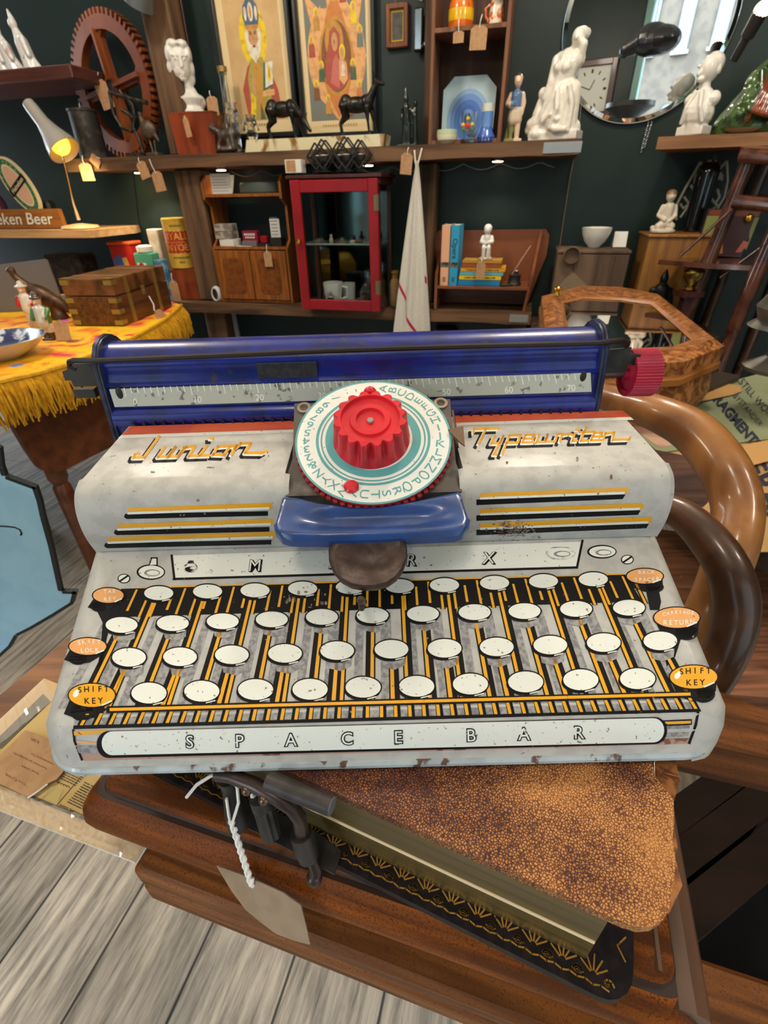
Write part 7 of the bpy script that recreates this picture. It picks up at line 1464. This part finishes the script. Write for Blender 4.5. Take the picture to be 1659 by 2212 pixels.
# bowl on the crate, drawers with figurine, vase, fretted wings
t = wth('low_bench', 'dark low bench against the wall carrying the crate and honey coloured cabinet', 'bench', 1.0, .16, 0)
b = M(); b.box((0, .03, .575), (.66, .24, .045), bev=.004); b.obj('bench_top', beam_wood, t)
for x, y in ((-.28, -.06), (.28, -.06), (-.28, .12), (.28, .12)): b = M(); b.box((x, y, .276), (.05, .05, .552)); b.obj('leg', beam_wood, t)
crw = mat('grey_crate_wood', '#6a5442', .7, c2='#4c3a2c', sc=16, stretch=(1, 1, .1), bump=.3)
CRZ = .60
t = wth('wooden_crate', 'weathered wooden crate with card label under the white bowl', 'crate', .852, .135, CRZ); b = M(); b.box((0, 0, .128), (.245, .16, .256), bev=.004)
for x in (-.06, .02, .075): b.box((x, -.0802, .128), (.0015, .001, .25), 1)
b.obj('body', [crw, mat('crate_gap', '#2a1f18', .8)], t); b = M(); b.box((0, -.0, .262), (.25, .165, .012), bev=.003); b.obj('lid', crw, t); b = M(); b.lathe([(.028, 0), (.03, .004), (.03, .018), (.026, .022), (.024, .004)], (-.075, -.084, .252), 20, ax=(0, -1, 0)); b.obj('latch', crw, t)
b = M(); b.box((-.055, -.083, .14), (.085, .0015, .085), rot=Matrix.Rotation(R(38), 3, 'Y')); b.obj('card_label', mat('brown_card_label', '#7d6a54', .6), t)
t = wth('white_bowl', 'white porcelain bowl on top of the weathered crate', 'bowl', .858, .12, CRZ+.269); b = M(); b.lathe([(.02, 0), (.022, .004), (.038, .02), (.049, .045), (.053, .064), (.05, .064), (.036, .022), (.002, .01)], n=36); b.obj('body', wc, t)
t = wth('folded_card', 'white folded price card standing on the crate beside the bowl', 'card', .945, .12, CRZ+.269); b = M(); b.box((0, 0, .026), (.045, .0016, .052), rot=Matrix.Rotation(-.35, 3, 'X')); b.box((0, .026, .025), (.045, .0016, .052), rot=Matrix.Rotation(.5, 3, 'X')); b.obj('body', wcard, t)
dw_ = wood('honey_drawer_wood', '#9a6a30', '#7a4e20', 'z', 14, .45, coat=.2)
t = wth('small_drawer_chest', 'honey coloured wooden cabinet under the kneeling child figurine', 'cabinet', 1.125, .14, CRZ); b = M(); b.box((0, 0, .155), (.21, .19, .31), bev=.003); b.obj('body', dw_, t); b = M(); b.box((0, -.002, .313), (.222, .20, .010), bev=.003); b.obj('top_board', dw_, t)
# kneeling child
X = wX(1.068, .17, CRZ+.319)
o = blob('kneeling_child_figurine', [('l', [(.002, 0), (.04, .001), (.042, .008), (.032, .012)], (0, 0, 0)), ('c', (-.02, -.012, .02), (.0, -.004, .03), .012, .016), ('c', (.022, -.012, .02), (.004, -.004, .03), .012, .016), ('c', (0, 0, .032), (.003, 0, .075), .020, .018), ('c', (-.018, 0, .078), (-.028, -.008, .052), .0075, .006), ('c', (-.028, -.008, .052), (-.006, -.02, .038), .006, .005), ('c', (.022, 0, .078), (.028, -.008, .05), .0075, .006), ('c', (.028, -.008, .05), (.01, -.02, .036), .006, .005), ('c', (.002, 0, .085), (0, -.004, .096), .008), ('e', (-.001, -.006, .108), (.0155, .017, .018)), ('e', (0, .0, .114), (.017, .017, .014)), ('e', (-.036, -.006, .015), (.008, .008, .008)), ('c', (-.001, -.022, .106), (-.001, -.025, .103), .003)], [porc('bisque_child', '#cbbfae'), porc('brown_hair_glaze', '#8a6a48')], .0023, X=X, it=2, mf=lambda c, v=X.inverted(): 1 if (v @ c).z > .112 else 0)
o['label'] = 'pale figurine of a kneeling child on the honey coloured cabinet'; o['category'] = 'figurine'
t = wth('black_vase', 'tall glossy black vase behind the kneeling child figurine', 'vase', 1.175, .115, CRZ+.319); b = M(); b.lathe([(.028, 0), (.031, .004), (.032, .06), (.034, .17), (.031, .19), (.022, .2), (.024, .206), (.018, .206), (.016, .18)], n=32); b.obj('body', mat('black_glaze', '#0e0d0e', .08, coat=1), t)
b = M(); b.tube([wq(1519, 392, .1), wq(1545, 335, .1)], .002, 5); b.tube([wq(1524, 388, .1), wq(1548, 338, .1)], .001, 4); b.thing('dried_stem', 'thin dried stem rising out of the black vase', 'stem', mat('grey_stem', '#7c7a78', .6))
fret = mat('fretted_grey_metal', '#b5b0a4', .45, metal=.2)
t = wth('fretted_panel', 'pair of pointed fretwork metal wings behind the black vase', 'ornament', 1.16, .03, .95)
for nm, S_ in (('left_wing', [[(1513, 350), (1516, 392), (1500, 425), (1470, 470)], [(1513, 350), (1480, 408), (1458, 450), (1462, 475)], [(1505, 375), (1500, 395), (1508, 400)], [(1492, 400), (1500, 412)], [(1478, 425), (1488, 440), (1476, 450), (1470, 440)]]), ('right_wing', [[(1570, 348), (1572, 390), (1565, 425), (1550, 450)], [(1570, 348), (1545, 375), (1540, 382)], [(1548, 378), (1562, 380)], [(1558, 372), (1551, 388)], [(1552, 372), (1560, 389)], [(1550, 408), (1554, 425), (1545, 440)], [(1537, 430), (1550, 445), (1540, 450)]])):
    b = M()
    for L_ in S_: b.tube([wq(x, y, .04) for x, y in L_], .0045, 6)
    b.obj('wing', fret, t, world=True)
X = wX(*(lambda q: (q[0], .27, CRZ))(wp(1425, 640, .27)))
o = blob('black_statuette', [('b', (0, 0, .006), (.06, .045, .012)), ('c', (-.013, 0, .01), (-.012, 0, .09), .010, .014), ('c', (.014, 0, .01), (.010, 0, .09), .010, .014), ('c', (0, 0, .095), (0, 0, .15), .024, .026), ('c', (-.028, 0, .15), (-.036, 0, .10), .011, .009), ('c', (.028, 0, .15), (.038, -.006, .11), .011, .009), ('c', (0, 0, .16), (0, 0, .17), .01), ('e', (0, 0, .185), (.014, .015, .018)), ('c', (0, 0, .19), (0, 0, .215), .014, .004)], mat('black_statuette_metal', '#16171a', .4, metal=.4), .003, X=X, it=2)
o['label'] = 'small black armoured statuette in front of the honey coloured cabinet'; o['category'] = 'statuette'
# octagonal carved display table
OZ = .765
oc = mat('carved_orange_wood', '#bd7c44', .42, c2='#74401a', sc=46, lo=.38, hi=.58, bump=1.0, bsc=52, coat=.3, dist=1.2); ocs = mat('smooth_orange_wood', '#a5682f', .35, c2='#84501f', sc=10, coat=.3)
ot = thing('octagonal_display_table', 'octagonal carved wooden display table with glass top behind the platen knob', 'table', tuple(onz(1370, 720, 0.0)-Vector((0, 0, 0))) if False else (.72, 1.5, 0))
O8 = [onz(x, y, OZ) for x, y in ((1170, 640), (1256, 617), (1340, 619), (1421, 635), (1565, 748), (1478, 782), (1290, 790), (1180, 730))]
I8 = [onz(x, y, OZ) for x, y in ((1212, 650), (1258, 640), (1340, 643), (1412, 653), (1507, 733), (1468, 748), (1300, 757), (1222, 712))]
oct_c = sum(O8, Vector())/8
b = M(); n = 8; dz = Vector((0, 0, .028))
V = [p for p in O8]+[p for p in I8]+[p-dz for p in O8]+[p-dz for p in I8]
mid = [(O8[i]*.55+I8[i]*.45)+Vector((0, 0, .010)) for i in range(8)]
b.add(V+mid, [(i, (i+1) % 8, 32+(i+1) % 8, 32+i) for i in range(8)]+[(32+i, 32+(i+1) % 8, 8+(i+1) % 8, 8+i) for i in range(8)]+[(16+i, 16+(i+1) % 8, (i+1) % 8, i) for i in range(8)]+[(8+i, 8+(i+1) % 8, 24+(i+1) % 8, 24+i) for i in range(8)]+[(24+i, 24+(i+1) % 8, 16+(i+1) % 8, 16+i) for i in range(8)], 0)
b.obj('carved_frame', oc, ot, world=True)
scl = lambda L_, k, z: [(oct_c.x+(p.x-oct_c.x)*k, oct_c.y+(p.y-oct_c.y)*k, z) for p in L_]
b = M(); loft(b, [scl(O8, 1.0, OZ-.028), scl(O8, 1.015, OZ-.034), scl(O8, 1.015, OZ-.046), scl(O8, .98, OZ-.050)]); b.obj('moulding', ocs, ot, world=True)
b = M(); b_dummy = None; L1, L2, L3 = scl(O8, .975, OZ-.05), scl(O8, 1.0, OZ-.10), scl(O8, .93, OZ-.16); b.add(L1+L2+L3, [(k*8+i, k*8+(i+1) % 8, k*8+8+(i+1) % 8, k*8+8+i) for k in range(2) for i in range(8)]); b.obj('carved_apron', oc, ot, world=True)
b = M(); b.add(scl(I8, 1.01, OZ+.0005)+scl(I8, .94, OZ-.005), [(i, (i+1) % 8, 8+(i+1) % 8, 8+i) for i in range(8)]); b.obj('inner_moulding', ocs, ot, world=True)
b = M(); b.flat(scl(I8, 1.06, OZ-.055)); b.obj('felt_bottom', mat('dark_felt', '#6a6048', .8, c2='#585040', sc=8), ot, world=True)
b = M(); loft(b, [scl(I8, 1.02, OZ-.010), scl(I8, 1.02, OZ-.006)]); b.obj('glass_top', mat('table_glass', '#e8efe9', .02, trans=1, ior=1.3), ot, world=True)
b = M(); q = onz(1203, 641, OZ+.01); b.lathe([(.005, 0), (.007, .004), (.005, .014), (.012, .022), (.012, .026), (.002, .03)], q, 16); b.obj('brass_knob', gold, ot, world=True)
for i in range(0, 8): 
    p = scl(O8, .86, 0)[i]; b = M(); b.lathe([(.016, 0), (.02, .03), (.014, .1), (.02, .3), (.028, .5), (.02, .55), (.03, OZ-.14)], (p[0], p[1], 0), 12); b.obj('leg', ocs, ot, world=True)
for x, y, nm, lb, sc__, m_ in ((1370, 700, 'dark_ornament', 'lumpy black ornament under the glass of the octagonal table', .05, black), (1310, 735, 'white_dish', 'pale dish under the glass of the octagonal table', .03, wc), (1270, 700, 'red_book', 'red folded cloth under the glass of the octagonal table', .04, mat('dull_red_cloth', '#6a1f28', .7))):
    p = onz(x, y, OZ-.052); X = Matrix.Translation(p); o = blob(nm, [('e', (0, 0, sc__*.35), (sc__, sc__*.7, sc__*.35)), ('e', (sc__*.3, .01, sc__*.6), (sc__*.45, sc__*.4, sc__*.35))], m_, .004, X=X, it=1); o['label'] = lb; o['category'] = 'ornament'
# bamboo stool and what stands on its step
bam = mat('red_brown_bamboo', '#56301f', .24, c2='#3a1c10', sc=18, coat=.7)
st = thing('bamboo_stool', 'tall red brown bamboo stool at the right edge behind the octagonal table', 'stool', tuple(atd(1560, 560, 1.6)))
def tofloor(A, B_): k = (A.z)/(A.z-B_.z); return A+(B_-A)*k
SD1 = 1.22
def leg(p0, p1, d0, d1, r_=.016):
    A = atd(*p0, min(d0*1.21, 1.64)); B_ = ony(*p1, A.y); C_ = tofloor(A, B_); r_ *= 1.25; pts, rr_ = [], []
    n_ = 16
    for i in range(n_+1): f = i/n_; pts.append(A.lerp(C_, f)); rr_.append(r_*(1.18 if i % 4 == 0 else 1.0))
    b = M(); b.tube(pts, rr_, 12); b.obj('leg', bam, st, world=True)
leg((1618, 345), (1490, 665), 1.20, 1.26); leg((1735, 350), (1575, 735), 1.10, 1.12); leg((1660, 340), (1545, 640), 1.48, 1.5, .014); leg((1780, 340), (1660, 640), 1.42, 1.45, .014)
def rung(p, q, d0, d1, r_, nm='rung'): b = M(); d0, d1 = min(d0*1.21, 1.64), min(d1*1.21, 1.62); b.tube([atd(*p, d0), atd((p[0]+q[0])/2, (p[1]+q[1])/2, (d0+d1)/2), atd(*q, d1)], [r_*1.25, r_*1.15, r_*1.25], 12); b.obj(nm, bam, st, world=True)
rung((1590, 436), (1720, 448), 1.19, 1.08, .015); rung((1640, 430), (1750, 440), 1.45, 1.4, .012); rung((1470, 552), (1600, 435), 1.3, 1.22, .004, 'brace'); rung((1555, 600), (1690, 500), 1.3, 1.2, .004, 'brace'); rung((1575, 420), (1612, 345), 1.26, 1.22, .006, 'brace')
b = M(); P = [atd(x, y, d) for x, y, d in ((1600, 318, 1.46), (1760, 330, 1.32), (1790, 306, 1.55), (1655, 300, 1.63))]; b.add(P+[p-Vector((0, 0, .022)) for p in P], [(0, 1, 2, 3), (4, 7, 6, 5), (0, 4, 5, 1), (1, 5, 6, 2), (2, 6, 7, 3), (3, 7, 4, 0)]); b.obj('seat', bam, st, world=True)
rung((1604, 336), (1755, 348), 1.19, 1.07, .015, 'seat_rail')
stz = atd(1500, 562, 1.28).z; P = [onz(x, y, stz) for x, y in ((1425, 553), (1525, 562), (1700, 572), (1740, 556), (1560, 548))]
b = M(); P = [atd(1425, 556, 1.64), atd(1530, 568, 1.54), atd(1720, 578, 1.44), atd(1790, 552, 1.62), atd(1560, 548, 1.75)]
for p in P: p.z = P[1].z
b.prism([(p.x, p.y) for p in P], (0, 0, P[1].z-.016), (1, 0, 0), (0, 1, 0), .014); b.obj('step', bam, st, world=True)
ppz = P[1].z
pan = thing('portrait_box', 'box painted with a dark haired face on green, standing on the stool step', 'box', tuple(atd(1560, 556, 1.66)))
pn_ = Vector((-.35, -1, .15)).normalized(); pq = atd(1560, 553, 1.66); pq.z = ppz; pt_ = [onplane(x, y, pq, pn_) for x, y in ((1500, 549), (1600, 556), (1646, 456), (1532, 450))]
def pflat(L_, m_, k): b.flat([onplane(x, y, pq, pn_)+pn_*.0004*k for x, y in L_], m_)
b = M(); b.add(pt_+[p-pn_*.025 for p in pt_], [(0, 1, 2, 3), (4, 7, 6, 5), (0, 4, 5, 1), (1, 5, 6, 2), (2, 6, 7, 3), (3, 7, 4, 0)], 0)
pflat([(1535, 453), (1643, 458), (1638, 468), (1531, 464)], 1, 1); pflat([(1528, 466), (1575, 466), (1545, 540), (1505, 543)], 2, 1); pflat([(1560, 470), (1622, 468), (1618, 520), (1590, 552), (1540, 545), (1535, 510)], 3, 2); pflat([(1540, 530), (1562, 520), (1560, 548), (1530, 546)], 4, 3); pflat([(1606, 520), (1618, 524), (1600, 545), (1588, 545)], 5, 3); pflat([(1630, 470), (1640, 470), (1612, 540), (1606, 535)], 2, 2)
b.obj('body', [mat('plum_paint', '#3e2026', .4), mat('rust_paint', '#7a3a20', .4), mat('olive_paint', '#7a8044', .4), mat('brown_hair_paint', '#3a1a18', .4), mat('orange_paint', '#c07038', .4), mat('coral_paint', '#c05a4a', .4)], pan, world=True)
for i, (x, y, r_, m_, lb) in enumerate(((1618, 472, .010, gold, 'round gold knob badge at the top corner of the painted box'),)):
    b = M(); b.ell(onplane(x, y, pq, pn_)+pn_*.007, (.013, .007, .013)); b.thing('gold_badge', lb, 'badge', m_)
p = atd(1478, 662, 1.66)
t = thing('brass_oil_lamp', 'small brass and chrome lamp between the octagonal table and the stool', 'lamp', (p.x, p.y, OZ+.0)) ; b = M(); b.lathe([(.02, 0), (.024, .004), (.008, .015), (.03, .04), (.032, .055), (.016, .07), (.018, .085), (.004, .09)], n=22); b.obj('body', mat('brass_lamp_metal', '#b8a05a', .25, metal=1), t)
b = M(); b.box((0, 0, -.008), (.07, .07, .016)); b.box((0, 0, -OZ/2-.008), (.03, .03, OZ-.016)); t2 = b.thing('lamp_stand', 'small dark pedestal under the brass lamp behind the octagonal table', 'stand', mahd, loc=(p.x, p.y, OZ-.001))
# urn
p = atd(1668, 800, 1.05); p.z = max(p.z, .6)
t = thing('metal_urn', 'grey metal urn on a stemmed foot at the right picture edge', 'urn', tuple(p)); hU = atd(1650, 660, 1.05).z-p.z
b = M(); b.lathe([(.055, 0), (.058, .008), (.04, .018), (.022, .03), (.018, .055), (.028, .075), (.05, .082), (.075, .088), (.06, .10), (.07, .125), (.055, .15), (.03, .16), (.008, .168)], n=32); b.obj('body', mat('grey_urn_metal', '#6a655c', .45, metal=.5, c2='#4d4a44', sc=14), t)
# poster table and posters
PZ = .62
pt2 = thing('poster_table', 'dark low table covered with old posters behind the bentwood chair', 'table', (.9, .95, 0))
b = M(); b.prism([(.42, .96), (.56, .50), (1.45, .50), (1.45, 1.22), (1.0, 1.14), (.70, 1.0)], (0, 0, PZ-.034), (1, 0, 0), (0, 1, 0), .03); b.obj('table_top', mat('dark_table_top', '#2f261f', .5, c2='#42352a', sc=10), pt2, world=True)
for x, y in ((.93, .56), (1.38, .56), (1.38, 1.14), (.60, .93)): b = M(); b.box((x, y, (PZ-.034)/2), (.045, .045, PZ-.036)); b.obj('leg', mahd, pt2, world=True)
navy = mat('navy_poster_ink', '#2a2c40', .6)
def sheet(name, lb, P, mats, z, draw, cat='poster'):
    t = thing(name, lb, cat, tuple(onz(*P[0], z))); b = M(); q = [onz(x, y, z) for x, y in P]; b.flat(q, 0); b.flat([p-Vector((0, 0, .0015)) for p in q[::-1]], 0)
    for i in range(len(q)): b.add([q[i], q[(i+1) % len(q)], q[(i+1) % len(q)]-Vector((0, 0, .0015)), q[i]-Vector((0, 0, .0015))], [(0, 3, 2, 1)], 0)
    cnt = [0]
    def F(L_, m): cnt[0] += 1; b.flat([onz(x, y, z+.0004+.00005*cnt[0]) for x, y in L_], m)
    def Tx(s_, x, y, sz, rot, m, wx=1.0, **k):
        vs, fs = text2d(s_, sz, **k); c, q_ = math.cos(rot), math.sin(rot); b.add([onz(x+u*wx*c+v*q_*1.0, y+u*wx*q_-v*c, z+.0018) for u, v in vs], fs, m)
    draw(F, Tx); b.obj('sheet', mats, t, world=True); return t
sheet('brown_poster', 'brown paper poster with huge navy letters at the right picture edge', [(1424, 978), (1760, 930), (1760, 1190), (1617, 1192), (1560, 1186), (1470, 1100)], [mat('brown_poster_paper', '#b08d5e', .7, c2='#a37f50', sc=6), navy, mat('grey_brown_print', '#8a7c5e', .7)], PZ+.001, lambda F, Tx: (F([(1480, 1000), (1560, 990), (1570, 1080), (1500, 1090)], 2), Tx('ERANO', 1668, 1092, 62, 1.15, 1, 1.0, bold=.02)))
sheet('green_poster', 'green paper poster lettered FRAGMENTS at the right above the brown one', [(1330, 900), (1500, 850), (1600, 818), (1760, 775), (1760, 936), (1424, 977)], [mat('green_poster_paper', '#8d9474', .7, c2='#838a68', sc=6), navy, mat('pink_poster_print', '#c09a86', .7, c2='#a87f70', sc=12)], PZ+.004,
      lambda F, Tx: (F([(1335, 902), (1500, 868), (1520, 950), (1424, 966)], 2), Tx('FRAGMENTS', 1588, 906, 30, .86, 1, .92, bold=.035), Tx('STILL WORLD', 1640, 868, 22, .86, 1, .9, bold=-.01), Tx('BYSTANDER', 1615, 885, 18, .86, 1, .9, bold=-.012), Tx('FOR', 1545, 925, 26, .86, 1, .9, bold=.02)))
def ptag(P, lb, z): t = thing('wooden_tag', lb, 'tag', tuple(onz(*P[0], z))); q = [onz(x, y, z) for x, y in P]; b = M(); b.flat(q); b.flat([p-Vector((0, 0, .001)) for p in q[::-1]]); b.obj('card', mat('tan_tag_card', '#c2955c', .7), t, world=True); return t
ptag([(1464, 858), (1575, 829), (1600, 834), (1602, 845), (1585, 852), (1474, 876)], 'tan card tag lying on the upper edge of the green poster', PZ+.008); ptag([(1604, 962), (1670, 948), (1680, 990), (1622, 1006)], 'tan card tag lying on the brown poster at the right edge', PZ+.008)
b = M(); b.bar(onz(1430, 870, PZ+.012), onz(1575, 812, PZ+.012), .05, .014); b.thing('black_ruler', 'dark flat wooden bar lying above the green poster', 'bar', mat('dark_bar_wood', '#3e332b', .5))
# bentwood chair
bent = mat('bent_ash_wood', '#a06a36', .36, c2='#7a4a22', sc=16, stretch=(1, 1, 1), coat=.4, dist=.8); bentd = mat('bent_walnut_wood', '#5c3a24', .36, c2='#3c2414', sc=16, coat=.4, dist=.8); flatw = wood('chair_board_wood', '#8c5c42', '#5c3a28', 'x', 26, .45)
cr = thing('bentwood_chair', 'chair with large bentwood hoop arms right of the toy typewriter', 'chair', (.42, .55, 0))
def hoop(P, m_, nm, n_=5):
    Q = [(Vector(atd(x, y, d)), r_*d/FPX) for x, y, d, r_ in P]; pts, rr_ = [], []
    for i in range(len(Q)-1):
        p0, p1, p2, p3 = (Q[max(i-1, 0)], Q[i], Q[i+1], Q[min(i+2, len(Q)-1)])
        for k in range(n_):
            f = k/n_; pts.append(.5*((2*p1[0])+(p2[0]-p0[0])*f+(2*p0[0]-5*p1[0]+4*p2[0]-p3[0])*f*f+(3*p1[0]-p0[0]-3*p2[0]+p3[0])*f**3)); rr_.append(p1[1]+(p2[1]-p1[1])*f)
    pts.append(Q[-1][0]); rr_.append(Q[-1][1]); b = M(); b.tube(pts, rr_, 16); b.obj(nm, m_, cr, world=True)
hoop([(1285, 850, .52, 24), (1340, 868, .50, 30), (1420, 893, .47, 38), (1500, 935, .45, 46), (1562, 1010, .43, 50), (1592, 1090, .42, 50), (1585, 1170, .41, 50), (1560, 1250, .41, 46), (1525, 1330, .42, 44), (1480, 1420, .44, 44)], bent, 'arm')
hoop([(1400, 1085, .40, 26), (1470, 1110, .385, 34), (1530, 1165, .37, 41), (1575, 1235, .36, 44), (1590, 1310, .36, 46), (1575, 1390, .36, 44), (1535, 1470, .37, 40), (1490, 1540, .39, 36)], bentd, 'arm')
b = M(); P = [atd(x, y, .52) for x, y in ((1400, 968), (1508, 990), (1540, 1058), (1530, 1068), (1410, 1055))]; b.add(P+[p+Vector((0, .0, -.016)) for p in P], [(0, 1, 2, 3, 4), (9, 8, 7, 6, 5)]+[(i, 5+i, 5+(i+1) % 5, (i+1) % 5) for i in range(5)]); b.obj('arm_board', flatw, cr, world=True)
b = M(); P = [(.34, .45), (.72, .40), (.80, .78), (.42, .86)]; b.prism(P, (0, 0, .43), (1, 0, 0), (0, 1, 0), .03); b.obj('seat', flatw, cr, world=True)
for x, y in ((.38, .49), (.70, .45), (.76, .74), (.45, .81)): b = M(); b.tube([(x, y, .44), (x+(x-.56)*.15, y+(y-.62)*.15, 0)], [.018, .013], 10); b.obj('leg', bentd, cr, world=True)
b = M(); b.tube([atd(1480, 1420, .44), (.40, .50, .44)], .017, 10); b.tube([atd(1490, 1540, .39), (.38, .48, .45)], .014, 10); b.obj('arm_support', bentd, cr, world=True)
# black box added for the furniture shade at lower right, and slatted rack
t = thing('shade_box', 'added black box standing in for the furniture shade under the chair', 'chest', (.46, .275, 0)); b = M(); b.box((0, 0, .14), (.60, .22, .28), bev=.01); b.obj('body', mat('shade_box_black', '#0a0909', .9, spec=.1), t)
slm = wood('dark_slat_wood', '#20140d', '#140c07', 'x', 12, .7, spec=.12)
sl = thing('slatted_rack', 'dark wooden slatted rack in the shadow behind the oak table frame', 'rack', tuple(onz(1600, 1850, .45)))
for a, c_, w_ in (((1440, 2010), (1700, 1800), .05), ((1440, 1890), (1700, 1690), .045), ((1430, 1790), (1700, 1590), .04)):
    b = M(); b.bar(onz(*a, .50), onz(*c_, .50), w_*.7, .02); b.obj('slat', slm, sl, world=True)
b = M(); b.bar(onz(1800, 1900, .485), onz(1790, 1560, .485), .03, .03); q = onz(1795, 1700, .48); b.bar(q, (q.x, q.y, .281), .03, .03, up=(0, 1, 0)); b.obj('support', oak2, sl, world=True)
# things the mirror shows behind the camera
t = thing('wall_clock', 'square wooden wall clock with white dial, seen only in the mirror', 'clock', (-.12, FW_Y+.003, 1.86)); b = M()
for x in (-.2, .2): b.box((x, .02, 0), (.05, .04, .45), bev=.006)
for z in (-.2, .2): b.box((0, .02, z), (.36, .04, .05), bev=.006)
b.obj('frame', mat('clock_mahogany', '#4a1c18', .35, coat=.3), t); b = M(); b.box((0, .008, 0), (.37, .01, .37), 0)
for k in range(12): a = R(k*30); b.box((.14*math.sin(a), .0136, .14*math.cos(a)), (.012 if k % 3 else .02, .001, .03), 1, rot=Matrix.Rotation(a, 3, 'Y'))
for a, L_ in ((R(-70), .12), (R(25), .08)): b.bar((0, .015, 0), (L_*math.sin(a), .015, L_*math.cos(a)), .008, .002, 1, up=(0, 1, 0))
b.obj('dial', [mat('white_clock_dial', '#d8d6cc', .4), black], t)
t = thing('leather_saddle', 'black leather saddle hanging in the shop window, seen in the mirror', 'saddle', (.50, -.95, 1.98)); o = blob('saddle_body', [('e', (0, 0, 0), (.13, .10, .10)), ('e', (.06, 0, -.01), (.15, .12, .09)), ('c', (-.06, 0, 0), (-.17, 0, -.04), .075, .05)], mat('black_saddle_leather', '#1a1a1e', .3, coat=.3), .006, parent=t, it=2); b = M(); b.tube([(0, 0, .04), (0, 0, CEIL-1.95)], .003, 6); b.obj('hanging_wire', chrome, t)
t = thing('pedestal_stand', 'round topped stand with copper jug, seen in the mirror', 'stand', (.42, -1.1, 0)); b = M(); b.lathe([(.16, 0), (.16, .02), (.03, .05), (.025, 1.40), (.06, 1.52), (.19, 1.60), (.19, 1.63), (.002, 1.63)], n=32); b.obj('body', black, t)
# ceiling lamps (above and behind the camera; one shows in the mirror)
for i, (x, y, pw) in enumerate(CEILING_LAMPS):
    t = thing('ceiling_lamp', 'warm black shaded pendant lamp hanging from the ceiling', 'lamp', (x, y, CEIL), group='pendant lamps on the ceiling')
    b = M(); b.cyl((0, 0, 0), (0, 0, -.25), .004, m=0); b.lathe([(.02, -.25), (.03, -.27), (.10, -.36), (.102, -.36), (.032, -.265), (.018, -.25)], (0, 0, 0), 24); b.obj('shade', black, t)
    b = M(); b.ell((0, 0, -.35), .03); b.obj('bulb', mat('glowing_bulb', '#ffd9a0', .4, emit=30, emitc='#ffcf90'), t)
    light('lamp_light', 'POINT', (x, y, CEIL-.42), pw, WARM, .12)
